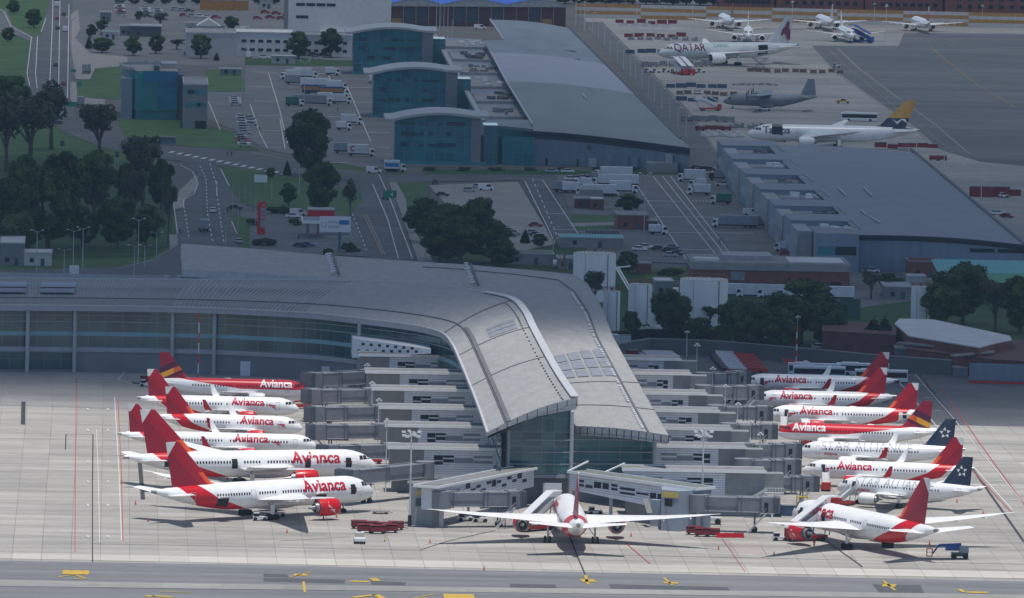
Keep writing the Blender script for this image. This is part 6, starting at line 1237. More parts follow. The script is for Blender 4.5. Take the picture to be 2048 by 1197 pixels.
bf = thing('blast_fence', 'long blast fence in ochre and white stripes across the far apron', 'fence'); a, b_ = G(1150, 36), G(2200, 60); n_ = 8
for k in range(n_):
    p0, p1 = a.lerp(b_, k/n_), a.lerp(b_, (k+1)/n_); d = (p1-p0).normalized()
    for j in range(4):
        q = MB(); z0 = .2+1.5*j; q.bar(p0+Vector((0, .3*j, z0+.75)), p1-d*.1+Vector((0, .3*j, z0+.75)), .15, 1.46); q.build('ochre_stripe' if (j+k) % 2 else 'white_stripe', MATS['ochre'] if (j+k) % 2 else MATS['fence_white'], bf)
# --- brick station building, lower right
def slab(nm, pts, z, wallm, roofm, label, cat='building', th=.3):
    t = thing(nm, label, cat); P = [G(x, y, z) for x, y in pts]; q = MB(); q.prism([p.xy for p in P], 0, z-.02); q.build('wall', MATS[wallm], t); q = MB(); c = sum((p for p in P), Vector())/len(P); q.prism([(c+(p-c)*1.01).xy for p in P], z, z+th); q.build('roof', MATS[roofm], t); return t, P
slab('brick_building', [(1815, 700), (1990, 722), (2120, 728), (2120, 690), (1930, 672), (1815, 676)], 4.6, 'brick', 'dark_brick', 'low brick building behind the blast fence at lower right')
t, P = slab('white_roofed_building', [(1818, 674), (1958, 697), (1990, 688), (2022, 682), (2018, 674), (1868, 642), (1800, 640), (1790, 650)], 7.0, 'brick', 'pale_roof', 'brick building with broad white roof at lower right')
t, P = slab('brick_building', [(1645, 664), (1792, 672), (1792, 654), (1645, 640)], 6.4, 'dark_brick', 'dark_brick', 'dark brick building with glazed band behind the conifers'); b = Bld('glazed_front', 'glazed ground floor strip of the dark brick building', 'building', (1650, 706), (1735, 712)); b.plain(4.4, 6, 'grey_concrete', 'dark_brick', par=.2, nwin=10, wz=(.8, 2.4), ww=.7, wh=1.1)
q = MB(); pts = [G(1800, 696, 5.3), G(1995, 712, 5.3), G(1985, 719, 5.0), G(1925, 716, 5.0)]; q.bar(G(1798, 686, 5.6), G(1985, 704, 5.6), 1.6, .5); q.bar(G(1985, 704, 5.6), G(1905, 712, 5.4), 1.6, .4); tag(q.build('entrance_canopy', MATS['grey_concrete']), 'angled white concrete canopy in front of the brick building', 'canopy')
b = Bld('grey_shed', 'low grey shed with dark door under the angled canopy', 'shed', (1792, 726), (1915, 738)); b.plain(3.6, 9, 'wall_grey', 'flat_roof'); b.win(b.w*.45, b.w*.6, .5, 2, 'black_soft')
b = Bld('green_roofed_hall', 'long hall with two-tone green roof half hidden by trees at the right', 'hall', (1885, 600), (2140, 608)); w = b.w; b.box('wall', 0, w, 0, 30, 0, 5, 'dark_green'); q = MB(); q.face([(-.5, -.5, 5), (w, -.5, 5), (w, 12, 6.6), (-.5, 12, 6.6)]); q.build('lower_roof', MATS['green_roof_b'], b.t); q = MB(); q.face([(-.5, 12, 6.6), (w, 12, 6.6), (w, 32, 8.6), (-.5, 32, 8.6)]); q.build('upper_roof', MATS['green_roof_a'], b.t)
t = thing('green_awnings', 'scalloped dark green awning roof by the white-roofed building', 'awning')
for k in range(3): q = MB(); a = G(1935+k*38, 690-k*1, 6.2); q.idx([(a.x-2.4, a.y, 6.0), (a.x+2.6, a.y, 6.0), (a.x, a.y, 7.2), (a.x-2.4, a.y+6, 6.0), (a.x+2.6, a.y+6, 6.0), (a.x, a.y+6, 7.2)], [(0, 1, 2), (5, 4, 3), (0, 2, 5, 3), (2, 1, 4, 5)]); q.build('awning', MATS['dark_green'], t)
q = MB(); p = G(1699, 640); q.box(p.x-2.6, p.x+2.8, p.y, p.y+.3, 0, 5.6); tag(q.build('green_screen', MATS['dark_green']), 'tall dark green screen right of the largest tree', 'screen')
# brick town buildings behind the far apron
for i, (x0, x1, y, h) in enumerate(((1440, 1545, 20, 9), (1552, 1722, 22, 10), (1730, 1880, 26, 11), (1890, 2100, 30, 12))):
    b = Bld('town_building', ['brick building behind the blast fence, farthest left', 'brick building with dark windows behind the blast fence, second from left', 'wide brick building behind the blast fence, between dark conifers', 'brick building behind the right end of the blast fence'][i], 'building', (x0, y), (x1, y)); b.plain(h, 25, 'brick', 'dark_brick', nwin=9, wz=(3, 6.4), ww=2, wh=1.6)
# --- signs, billboard, fuel station
def text_part(parent, s, size, x, y, z, m, bold=.01):
    vs, fs = text_mesh(s, size, bold, 0); return MB().idx([(x+v[0], y, z+v[1]) for v in vs], fs).build('lettering', m, parent)
b = Bld('billboard', 'large white billboard with round emblem on a teal post by the fuel station', 'billboard', (638, 505), (701, 508)); w = b.w; zb = (505-465)/6.7; b.box('panel', 0, w, -.2, .2, zb, zb+4.4, 'sign_white'); b.box('catwalk', .2, w-.2, -.6, .4, zb-.8, zb-.5, 'sign_teal'); MB().cyl((w*.65, .3, 0), (w*.65, .3, zb), .35, .35, 10).build('post', MATS['sign_teal'], b.t)
q = MB()
for k in range(20):
    if k in (4, 5): continue
    a_, c_ = 2*math.pi*k/20, 2*math.pi*(k+1)/20; q.face([(1.2+r_*math.cos(t_), -.24, zb+2+r_*math.sin(t_)) for r_, t_ in ((.6, a_), (.9, a_), (.9, c_), (.6, c_))])
q.build('round_emblem', MATS['title_grey'], b.t); b.box('blue_field', w*.63, w*.95, -.26, -.21, zb+2.1, zb+3.4, 'sign_blue')
q = MB()
for z in (zb+1.1, zb+2.4): [q.box(2.5+k*.42, 2.8+k*.42, -.25, -.21, z, z+.75) for k in range(8)]
q.build('faded_lettering', mat('faded_print', (.45, .5, .53), .6, .05), b.t)
def highway(x, yt, yb, yg, wpx, label, m, mark):
    p = G(x, yg); s = SCL(x, yg); w_ = wpx/s; t = thing('road_sign', label, 'sign', p); z0, z1 = (yg-yb)/s, (yg-yt)/s; MB().box(-w_/2, w_/2, -.08, .08, z0, z1).build('panel', m, t); [MB().cyl((xx, .1, 0), (xx, .1, z1), .08, .08, 6).build('post', MATS['mast_grey'], t) for xx in (-w_*.35, w_*.35)]
    if mark: text_part(t, mark, (z1-z0)*.7, w_*.05, -.1, z0+(z1-z0)*.25, MATS['sign_white'])
highway(779, 381, 396, 425, 27, 'green road sign with white numeral above the middle road', MATS['sign_green'], '4'); highway(137, 204, 213, 240, 34, 'wide green road sign over the left road junction', MATS['sign_green'], ''); highway(521, 350, 365, 378, 26, 'white road sign with grey lines on the traffic island', MATS['sign_white'], '')
highway(159, 164, 172, 190, 10, 'small green sign beside the long straight road', MATS['sign_green'], ''); highway(146, 139, 144, 160, 12, 'narrow green sign at the kerb of the straight road', MATS['sign_green'], '')
highway(124, 282, 293, 330, 8, 'small dark sign beside the curved road seen from behind', MATS['fascia_dark'], ''); highway(233, 304, 315, 355, 8, 'small dark sign on the lawn below the curved road', MATS['fascia_dark'], '')
p = G(523, 470); s = SCL(523, 470); t = thing('price_sign', 'tall curved red sign pylon with ring on top at the fuel station', 'sign', p); z1 = 67/s
MB().prism([(-1.3, 0), (-.4, -.1), (-.4, .3), (-1.3, .3)], 0, z1).build('red_mast', MATS['red_paint'], t); MB().box(-.4, 1.3, 0, .2, z1*.2, z1*.98).build('grey_panel', MATS['fascia_grey'], t); MB().box(-.6, 1.0, -.05, .25, 0, z1*.2).build('red_foot', MATS['red_paint'], t)
q = MB()
for k in range(20):
    a_, c_ = 2*math.pi*k/20, 2*math.pi*(k+1)/20; q.face([(.45+r_*math.cos(t_), -.12, z1*.9+r_*math.sin(t_)) for r_, t_ in ((.45, a_), (.95, a_), (.95, c_), (.45, c_))])
q.build('red_ring', MATS['red_paint'], t); [MB().box(-.25, .9, -.08, -.02, z1*f, z1*f+.3).build('price_row', MATS['red_paint'], t) for f in (.45, .56, .68)]
b = Bld('fuel_canopy', 'fuel station canopy with white rim beside the billboard', 'canopy', (606, 478), (648, 480)); w = b.w; b.box('canopy_roof', 0, w, 0, 18, 4.6, 5.2, 'hall_roof_a'); q = MB(); q.box(-.3, w+.3, -.3, 0, 4.5, 5.4); q.box(-.3, 0, 0, 18, 4.5, 5.4); q.box(w, w+.3, 0, 18, 4.5, 5.4); q.build('white_rim', MATS['white_edge'], b.t); [b.box('post', x-.2, x+.2, y, y+.4, 0, 4.6, 'wall_grey') for x in (1.5, w-1.5) for y in (3, 14)]; [b.box('fuel_pump', w*.7, w*.7+.6, y, y+.8, 0, 1.8, 'red_paint') for y in (4, 9, 13)]
b = Bld('station_shop', 'red and white fuel station shop behind the canopy', 'shop', (616, 437), (668, 438)); b.plain(2.6, 7, 'red_paint', 'pale_roof', par=.3)
for x, y, w_, lab, m in ((1128, 535, 10, 'rusty vertical stack left of the tallest tank', 'rust'),):
    p = G(x, y+15); tag(MB().bar(p, p+Vector((0, 0, 6)), .6).build('rusty_stack', MATS[m]), lab, 'stack')
# flag poles
for k, (x, yt, yb) in enumerate(((872, 5, 78), (879, 3, 70), (887, 12, 78), (895, 15, 80), (904, 38, 72), (1151, 4, 56), (1168, 4, 58), (862, 2, 45))):
    p = G(x, yb); h = (yb-yt)/SCL(x, yb); t = thing('flag_pole', 'tall bare pole behind the farthest glass office block', 'pole', p, 0, 'bare poles behind the office blocks'); MB().cyl((0, 0, 0), (0, 0, h), .14, .08, 8).build('pole', MATS['mast_white'], t)
for k, (x, yt, yb) in enumerate(((465, 338, 440), (478, 345, 420), (490, 340, 425), (500, 340, 430), (510, 352, 470), (543, 345, 400), (476, 380, 460))):
    p = G(x, yb); h = (yb-yt)/SCL(x, yb)*.7; t = thing('flag_pole', 'thin bare pole on the lawn beside the curved main road', 'pole', p, 0, 'thin poles by the curved road'); MB().cyl((0, 0, 0), (0, 0, h), .09, .06, 6).build('pole', MATS['mast_grey'], t)
# ---------------------------------------------------------------- trees
def leaf_mat(name, c1, c2):
    m, n, b = _new(name); MATS[name] = m
    tc = node(n, 'ShaderNodeTexCoord'); no = node(n, 'ShaderNodeTexNoise'); no.inputs['Scale'].default_value = .55; no.inputs['Detail'].default_value = 3; lk(n, tc.outputs['Object'], no.inputs[0])
    oi = node(n, 'ShaderNodeObjectInfo'); r = node(n, 'ShaderNodeMapRange'); r.inputs[1].default_value = .38; r.inputs[2].default_value = .62; lk(n, no.outputs[0], r.inputs[0])
    mx = node(n, 'ShaderNodeMix', data_type='RGBA'); mx.inputs[6].default_value = (*c1, 1); mx.inputs[7].default_value = (*c2, 1); lk(n, r.outputs[0], mx.inputs[0])
    r2 = node(n, 'ShaderNodeMapRange'); r2.inputs[3].default_value = .75; r2.inputs[4].default_value = 1.25; lk(n, oi.outputs['Random'], r2.inputs[0])
    sc = node(n, 'ShaderNodeVectorMath', operation='SCALE'); lk(n, mx.outputs[2], sc.inputs[0]); lk(n, r2.outputs[0], sc.inputs['Scale']); lk(n, sc.outputs[0], b.inputs['Base Color'])
    b.inputs['Roughness'].default_value = .8; b.inputs['Specular IOR Level'].default_value = .15; return m
LEAF = {'dense': leaf_mat('dense_foliage', (.022, .052, .014), (.070, .125, .032)), 'airy': leaf_mat('airy_foliage', (.035, .048, .028), (.085, .10, .055)), 'conifer': leaf_mat('conifer_foliage', (.008, .020, .012), (.022, .042, .020)), 'shrub': leaf_mat('shrub_foliage', (.02, .05, .012), (.05, .10, .025))}
BARK = mat('bark', (.09, .075, .06), .9, .3, scale=2)
def tree_proto(kind, seed, name):
    """unit tree about 10 m high"""
    r = random.Random(seed); t = thing(name, 'tree', 'tree'); q = MB(); tips = []
    th = {'dense': 2.0, 'airy': 3.6, 'conifer': 1.2, 'shrub': .3}[kind]
    q.cyl((0, 0, 0), (r.uniform(-.2, .2), r.uniform(-.2, .2), th), .34 if kind != 'shrub' else .1, .24 if kind != 'shrub' else .08, 7); base = Vector((0, 0, th*.8))
    n_l = {'dense': 7, 'airy': 9, 'conifer': 1, 'shrub': 3}[kind]
    for k in range(n_l):
        a = 2*math.pi*k/n_l+r.uniform(-.4, .4); sp = {'dense': 2.6, 'airy': 2.4, 'conifer': 0, 'shrub': 1.5}[kind]*r.uniform(.5, 1.1); hh = {'dense': r.uniform(4.6, 7.6), 'airy': r.uniform(5.5, 8.6), 'conifer': 9.4, 'shrub': 1.8}[kind]
        e = Vector((math.cos(a)*sp, math.sin(a)*sp, hh)); m_ = base.lerp(e, .5)+Vector((0, 0, -.5)) if kind != 'airy' else base.lerp(e, .5)+Vector((-math.cos(a)*.3, -math.sin(a)*.3, .2))
        q.cyl(base, m_, .17, .11, 5); q.cyl(m_, e, .11, .04, 5); tips.append(e)
        if kind == 'airy':
            for _ in range(3): s_ = m_.lerp(e, r.uniform(.2, .8)); s2 = s_+Vector((r.uniform(-1.2, 1.2), r.uniform(-1.2, 1.2), r.uniform(.8, 1.8))); q.cyl(s_, s2, .06, .02, 4); tips.append(s2)
    q.build('trunk', BARK, t)
    blobs = []
    if kind == 'dense':
        blobs = [(e*1.0, r.uniform(1.0, 1.7)) for e in tips]+[(Vector((math.cos(a_)*q_, math.sin(a_)*q_, z_)), r.uniform(.5, 1.35)) for a_, q_, z_ in [(r.uniform(0, 6.28), r.uniform(1.2, 3.3)*(1.1-abs(z_-5.2)/6.5), z_) for z_ in [r.uniform(1.9, 8.9) for _ in range(34)]]]+[(Vector((0, 0, 8.4)), 1.5)]; n_f, sz = 13000, .16
    elif kind == 'airy': blobs = [(e, r.uniform(.7, 1.3)) for e in tips]; n_f, sz = 3600, .17
    elif kind == 'conifer': blobs = [(Vector((0, 0, 1.4+8*k/13)), (2.0*(1-k/13)**.8+.25)) for k in range(14)]+[(Vector((r.uniform(-1, 1)*(1-z/9), r.uniform(-1, 1)*(1-z/9), z)), .8) for z in [r.uniform(1.5, 7) for _ in range(14)]]; n_f, sz = 4200, .20
    else: blobs = [(Vector((r.uniform(-1.6, 1.6), r.uniform(-1.6, 1.6), r.uniform(.6, 1.7))), r.uniform(.7, 1.1)) for _ in range(7)]; n_f, sz = 1500, .16
    vol = [b[1]**2.2 for b in blobs]; f = MB()
    for c, rad in r.choices(blobs, vol, k=n_f):
        d = Vector((r.gauss(0, 1), r.gauss(0, 1), r.gauss(0, 1))).normalized(); rr = rad*r.uniform(.45, 1)**.5*(1+.35*mnoise.noise(d*3+c)); p = c+Vector((d.x*rr, d.y*rr, d.z*rr*(.78 if kind != 'conifer' else .6)))
        if p.z < .2: continue
        nn = (d+Vector((r.uniform(-.7, .7), r.uniform(-.7, .7), r.uniform(-.2, .9)))).normalized(); u = nn.orthogonal().normalized(); v = nn.cross(u); a = r.uniform(0, 6.28); u, v = u*math.cos(a)+v*math.sin(a), v*math.cos(a)-u*math.sin(a); s_ = sz*r.uniform(.6, 1.5)
        f.face([p-u*s_-v*s_*.5, p+u*s_*.9-v*s_*.6, p+u*s_*.7+v*s_*.7, p-u*s_*.6+v*s_*.8])
    f.build('crown', LEAF[kind], t); return Kind(t)
PT = {'dense': [tree_proto('dense', s, 'tree') for s in (3, 4, 5, 6, 8)], 'airy': [tree_proto('airy', s, 'airy_tree') for s in (11, 12)], 'conifer': [tree_proto('conifer', 21, 'conifer')], 'shrub': [tree_proto('shrub', 31, 'shrub')]}
HT = {'dense': 9.6, 'airy': 9.4, 'conifer': 10, 'shrub': 2.6}; WT = {'dense': 7.6, 'airy': 6.6, 'conifer': 4.2, 'shrub': 4.6}
def put_tree(kind, x, yt, yb, w, label, group=None):
    p = G(x, yb); s = SCL(x, yb); h = (yb-yt)/s; ww = w/s; k = rnd.choice(PT[kind]); k.put(p, rnd.uniform(0, 6.28), label, group, (ww/WT[kind], ww/WT[kind], h/HT[kind]))
GR = 'trees of the dark grove at the left'
for x, yt, yb, w, kd, lb in ((60, 190, 335, 120, 'airy', 'tall bare-limbed tree on the lawn, second from the left edge'), (12, 205, 345, 90, 'airy', 'tall bare-limbed tree at the left edge of the lawn'), (198, 208, 322, 84, 'airy', 'solitary vase-shaped tree beside the curved road'), (102, 175, 300, 90, 'airy', 'tall thin tree right of the bare-limbed pair'), (18, 150, 250, 90, 'dense', 'dark tree at the left edge above the bare-limbed trees')):
    put_tree(kd, x, yt, yb, w, lb)
for x, yt, yb, w in ((50, 308, 430, 84), (10, 355, 460, 90), (130, 302, 425, 100), (188, 300, 430, 92), (95, 332, 500, 140), (32, 425, 515, 100), (165, 410, 495, 70), (235, 392, 498, 84), (292, 408, 495, 62)):
    put_tree('dense', x, yt, yb, w, 'dark broadleaf tree in the dense grove at the left', GR)
for x, yt, yb, w, kd, lb in ((250, 325, 425, 44, 'dense', 'slender dark tree at the right side of the left grove'), (285, 270, 425, 85, 'airy', 'spreading airy tree beside the curved road at the left grove'), (322, 318, 420, 55, 'dense', 'dark tree closest to the traffic island'), (336, 365, 490, 34, 'airy', 'thin tree beside the concrete path by the curved road'), (265, 338, 470, 60, 'airy', 'thin-stemmed airy tree behind the double street lamp'),
        (27, 0, 28, 30, 'dense', 'dark bush-like tree at the top left corner'), (68, 17, 56, 34, 'dense', 'dark tree on the top left lawn beside the road'), (16, 55, 84, 28, 'dense', 'small dark tree at the left edge near the side road'), (182, 48, 76, 24, 'dense', 'small tree left of the pale kiosk'), (203, 40, 62, 24, 'dense', 'small round tree behind the pale kiosk'), (204, 75, 106, 44, 'dense', 'round tree below the pale kiosk'), (178, 72, 98, 16, 'conifer', 'small narrow tree at the path corner'),
        (266, 70, 112, 38, 'dense', 'dark round tree below the dark shelter, left of two'), (311, 66, 108, 36, 'dense', 'dark round tree below the dark shelter, right of two'), (354, 78, 100, 32, 'airy', 'thin-crowned tree left of the pale warehouse'), (402, 68, 118, 42, 'dense', 'dark tree in front of the pale warehouse'), (320, 25, 60, 30, 'airy', 'airy tree by the far parked cars'), (278, 22, 42, 18, 'dense', 'small tree between far rows of parked cars'), (462, 32, 62, 28, 'dense', 'small tree behind the gabled house'), (433, 105, 122, 12, 'conifer', 'small dark conifer before the pale warehouse'),
        (618, 26, 78, 62, 'dense', 'broad tree against the big white block'), (655, 27, 80, 36, 'dense', 'tall dark tree against the big white block'), (597, 62, 118, 52, 'dense', 'dark tree in front of the white office building, left of two'), (661, 56, 116, 50, 'dense', 'dark tree in front of the white office building, right of two'), (719, 40, 60, 30, 'airy', 'small tree left of the farthest glass office block'),
        (618, 216, 352, 106, 'dense', 'large dense tree standing alone in the lorry yard'), (640, 322, 432, 72, 'dense', 'large dark tree on the traffic island, behind the fuel station'), (577, 366, 412, 34, 'dense', 'small dark tree on the island left of the large one'), (700, 366, 440, 34, 'airy', 'slim airy tree on the island right of the large one'), (574, 320, 352, 16, 'conifer', 'small dark cypress beside the crossing road'), (541, 335, 358, 20, 'dense', 'tiny tree behind the white road sign'),
        (1050, 458, 488, 20, 'conifer', 'small dark conifer on the beige car park'), (1078, 468, 495, 30, 'dense', 'bush-like tree beside the narrow yard road'), (1258, 388, 424, 60, 'dense', 'flat-topped tree above the square brick building'), (1255, 502, 548, 46, 'dense', 'dark tree behind the tallest tank'), (1186, 540, 625, 46, 'airy', 'airy tree between the pier roof and the tallest tank'),
        (1262, 622, 682, 38, 'dense', 'small dark tree in front of the slim tank'), (1340, 578, 682, 84, 'dense', 'dark tree overlapping the left of the widest tank'), (1300, 595, 640, 1, 'x', ''), (1398, 634, 692, 60, 'dense', 'dark tree in front of the widest tank'), (1462, 598, 698, 72, 'dense', 'dark tree at the right edge of the widest tank'), (1500, 600, 705, 90, 'dense', 'dark tree left of the largest tree, behind the wall'), (1420, 612, 655, 30, 'airy', 'thin treetop in front of the widest tank'), (1448, 642, 708, 44, 'shrub', 'pale green shrub behind the retaining wall'),
        (1600, 555, 690, 155, 'dense', 'largest broad tree at the right, behind the parked buses'), (1560, 610, 710, 90, 'dense', 'dark tree below the largest tree, behind the wall'), (1652, 600, 700, 70, 'dense', 'dark tree left of the green screen'), (1745, 632, 712, 60, 'conifer', 'dark conifer beside the brick station building, left of pair'), (1768, 630, 714, 56, 'conifer', 'dark conifer beside the brick station building, right of pair'), (1716, 690, 715, 40, 'shrub', 'pale shrub at the foot of the dark conifers'),
        (1742, 545, 600, 46, 'airy', 'airy tree below the right-hand cargo hall'), (1775, 546, 590, 44, 'dense', 'dark tree left of the sloping grey shed'), (1800, 555, 590, 30, 'dense', 'small dark tree beside the grey shed'), (1925, 524, 650, 115, 'dense', 'big rounded tree in front of the green roofed hall'), (1880, 565, 655, 80, 'dense', 'dark tree left of the big rounded tree'), (1990, 560, 665, 70, 'airy', 'brownish airy tree right of the big rounded tree'), (2040, 552, 668, 90, 'dense', 'dark tree at the right edge by the green roofed hall'),
        (1762, 2, 20, 20, 'conifer', 'cone-shaped tree before the far brick buildings, leftmost'), (1838, 2, 22, 22, 'conifer', 'cone-shaped tree before the far brick buildings, second'), (1912, 4, 24, 24, 'conifer', 'cone-shaped tree before the far brick buildings, third'), (1990, 6, 28, 24, 'conifer', 'cone-shaped tree before the far brick buildings, rightmost')):
    if kd != 'x': put_tree(kd, x, yt, yb, w, lb)
for x, yt, yb, w in ((850, 395, 485, 90), (893, 405, 520, 100), (958, 393, 500, 80), (920, 430, 530, 110), (985, 440, 528, 80), (1005, 478, 535, 70), (830, 410, 465, 50), (880, 440, 525, 90)): put_tree('dense', x, yt, yb, w, 'dark tree in the grove behind the rear hall roof', 'trees of the middle grove')
for k in range(11): put_tree('dense', 238+k*31, -6, 9, 24, 'small round tree in the row along the far road', 'row of round trees along the far road')
for k in range(13): put_tree('dense', 1130+k*27, -14, 8+k*.3, 46, 'dark tree in the belt behind the striped blast fence', 'tree belt behind the striped fence')
for x, y, w, lb in ((532, 492, 58, 'green hedge at the foot of the red sign pylon'), (505, 452, 30, 'low shrubs beside the fuel station'), (565, 428, 60, 'dark clipped hedge behind the red sign pylon'), (657, 512, 26, 'dark bush below the billboard'), (702, 505, 40, 'dark bush right of the billboard post'), (590, 452, 30, 'low planting in front of parked white vehicles'), (1340, 552, 60, 'low bushes on the small lawn above the widest tank'), (700, 500, 28, 'small bush beside the middle road')): put_tree('shrub', x, y-16, y, w, lb)
for k in range(9): put_tree('shrub', 790+k*68, 334, 343, 34, 'low bush in the strip in front of the glass offices', 'bushes along the office front')
# ---------------------------------------------------------------- vehicles, apron equipment, people
mat('car_white', (.70, .71, .72), .3, .04); mat('car_silver', (.36, .38, .40), .3, .05); mat('car_dark', (.035, .04, .05), .3, .1); mat('car_red', (.30, .02, .02), .3, .1); mat('car_blue', (.03, .08, .2), .3, .1); mat('car_yellow', (.55, .38, .04), .4, .1)
mat('truck_box', (.60, .62, .64), .5, .08); mat('truck_grey', (.25, .28, .32), .6, .1); mat('cart_red', (.22, .02, .025), .6, .25, scale=.8); mat('belt_red', (.45, .03, .02), .5, .1); mat('box_orange', (.42, .20, .04), .6, .1); mat('truck_green', (.01, .16, .10), .5, .1)
mat('crate_brown', (.17, .11, .07), .8, .3, scale=2); mat('crate_grey', (.24, .25, .26), .7, .3, scale=2); mat('cont_blue', (.05, .09, .16), .6, .2); mat('hi_vis', (.55, .75, .05), .6, .05); mat('skin', (.30, .17, .11), .6, .05); mat('trousers', (.03, .035, .06), .8, .1); mat('blue_stair', (.02, .08, .30), .5, .1)
def wheels(q, xs, y, r, w=.25):
    for x in xs:
        for s_ in (-1, 1): q.cyl((x, s_*y-w/2*s_, r), (x, s_*y+w/2*s_, r), r, r, 10)
def split_wheels(par, xs, y, r, w=.25, name='wheel'):
    for x in xs:
        for s_ in (-1, 1): MB().cyl((x, s_*(y-w), r), (x, s_*y, r), r, r, 10).build(name, MATS['tyre_rubber'], par)
def car(col, kind='car'):
    t = thing({'car': 'parked_car', 'pickup': 'pickup_truck', 'van': 'van'}[kind], 'car', {'car': 'car', 'pickup': 'pickup truck', 'van': 'van'}[kind]); m = MATS[col]
    if kind == 'car':
        L_, W_ = 4.4, 1.75; ring = lambda y, k: [(-2.2, y, .35), (2.2, y, .35), (2.2, y, .75), (1.2, y*.98, .92), (-1.9, y*.98, .98), (-2.2, y, .85)]
        MB().loft([ring(-W_/2, 0), ring(W_/2, 0)]).build('body', m, t); g = lambda y: [(1.0, y, .9), (.35, y*.86, 1.42), (-1.2, y*.86, 1.42), (-1.85, y, .95)]
        MB().loft([g(-.82), g(.82)]).build('windows', MATS['dark_window'], t); MB().box(-1.2, .35, -.7, .7, 1.42, 1.47).build('roof', m, t); split_wheels(t, (-1.35, 1.35), .87, .32)
    elif kind == 'pickup':
        W_ = 1.8; ring = lambda y: [(-2.6, y, .5), (2.6, y, .5), (2.6, y, .95), (1.3, y, 1.08), (-2.6, y, 1.08)]; MB().loft([ring(-W_/2), ring(W_/2)]).build('body', m, t); g = lambda y: [(1.25, y, 1.05), (.6, y*.88, 1.68), (-.7, y*.88, 1.68), (-.85, y, 1.05)]
        MB().loft([g(-.85), g(.85)]).build('windows', MATS['dark_window'], t); MB().box(-.7, .6, -.72, .72, 1.68, 1.74).build('roof', m, t); MB().box(-2.5, -.95, -.78, .78, 1.02, 1.1).build('load_bed', MATS['tyre_rubber'], t); split_wheels(t, (-1.7, 1.7), .92, .4)
    else:
        W_ = 1.95; ring = lambda y: [(-2.5, y, .4), (2.5, y, .4), (2.5, y, 1.0), (1.6, y, 1.3), (1.0, y*.95, 2.1), (-2.5, y*.95, 2.1)]; MB().loft([ring(-W_/2), ring(W_/2)]).build('body', m, t)
        g = lambda y: [(1.66, y, 1.22), (1.1, y*.95, 1.95), (.1, y*.95, 1.95), (.1, y, 1.22)]; MB().loft([g(-1.0), g(1.0)]).build('windows', MATS['dark_window'], t); split_wheels(t, (-1.6, 1.6), .98, .36)
    return Kind(t)
def truck(box='truck_box', cab='car_white', L_=7.5, H_=2.5, trailer=False, stripe=None):
    t = thing('box_truck' if not trailer else 'semi_trailer_truck', 'truck', 'truck'); x0 = -L_/2; x1 = L_/2-2.1
    MB().box(x0, x1, -1.25, 1.25, 1.05, 1.05+H_).build('cargo_box', MATS[box], t); MB().box(x0, L_/2-.3, -.5, .5, .6, 1.05).build('chassis', MATS['tyre_rubber'], t)
    c = lambda y: [(x1+.25, y, .6), (L_/2, y, .6), (L_/2, y, 1.5), (L_/2-.4, y, 2.5), (x1+.25, y, 2.6)]; cb = MB().loft([c(-1.1), c(1.1)]).build('cab', MATS[cab], t); g = lambda y: [(L_/2-.02, y, 1.55), (L_/2-.37, y, 2.4), (L_/2-1.2, y, 2.4), (L_/2-1.2, y, 1.55)]
    MB().loft([g(-1.13), g(1.13)]).build('windows', MATS['dark_window'], cb)
    if stripe: MB().box(x0+.3, x1-.3, -1.28, -1.251, 1.7, 2.9).build('side_panel', MATS[stripe], t)
    split_wheels(t, (x0+1.2, L_/2-1.1)+((x0+2.4,) if L_ > 9 else ()), 1.2, .48, .3); return Kind(t)
def bus():
    t = thing('apron_bus', 'bus', 'bus'); MB().box(-6.5, 6.5, -1.4, 1.4, .35, 3.1).build('body', MATS['car_white'], t); w = MB()
    for s_ in (-1, 1): MB().box(-6.2, 6.3, s_*1.4-.02 if s_ < 0 else 1.4, s_*1.4+.03 if s_ > 0 else -1.4, 1.3, 2.6).build('side_windows', MATS['dark_window'], t)
    MB().box(6.5, 6.55, -1.25, 1.25, 1.1, 2.8).build('windscreen', MATS['dark_window'], t); MB().box(-5, -1, -.9, .9, 3.1, 3.35).build('roof_unit', MATS['car_white'], t); split_wheels(t, (-3.8, 4.0), 1.42, .5); return Kind(t)
def cart(col='cart_red'):
    t = thing('baggage_cart', 'cart', 'cart'); MB().box(-1.6, 1.6, -.8, .8, .45, .6).build('deck', MATS['tyre_rubber'], t); MB().box(-1.6, -1.5, -.8, .8, .6, 1.7).build('end_panel', MATS[col], t); MB().box(1.5, 1.6, -.8, .8, .6, 1.7).build('end_panel', MATS[col], t); MB().box(-1.6, 1.6, -.8, .8, 1.7, 1.82).build('roof', MATS[col], t); MB().box(-1.49, 1.49, -.75, -.7, .6, 1.5).build('curtain', MATS[col], t); MB().box(-1.49, 1.49, .7, .75, .6, 1.5).build('curtain', MATS[col], t)
    MB().bar((1.6, 0, .5), (2.5, 0, .35), .1).build('tow_bar', MATS['tyre_rubber'], t); split_wheels(t, (-1.1, 1.1), .8, .25, .2); return Kind(t)
def dolly(load=None):
    t = thing('cargo_dolly', 'dolly', 'dolly'); MB().box(-1.7, 1.7, -1.1, 1.1, .4, .58).build('deck', MATS['wall_grey'], t); MB().bar((1.7, 0, .5), (2.6, 0, .3), .1).build('tow_bar', MATS['tyre_rubber'], t); split_wheels(t, (-1.2, 1.2), 1.0, .25, .2)
    if load: MB().box(-1.55, 1.55, -1, 1, .6, 2.1).build('load', MATS[load], t)
    return Kind(t)
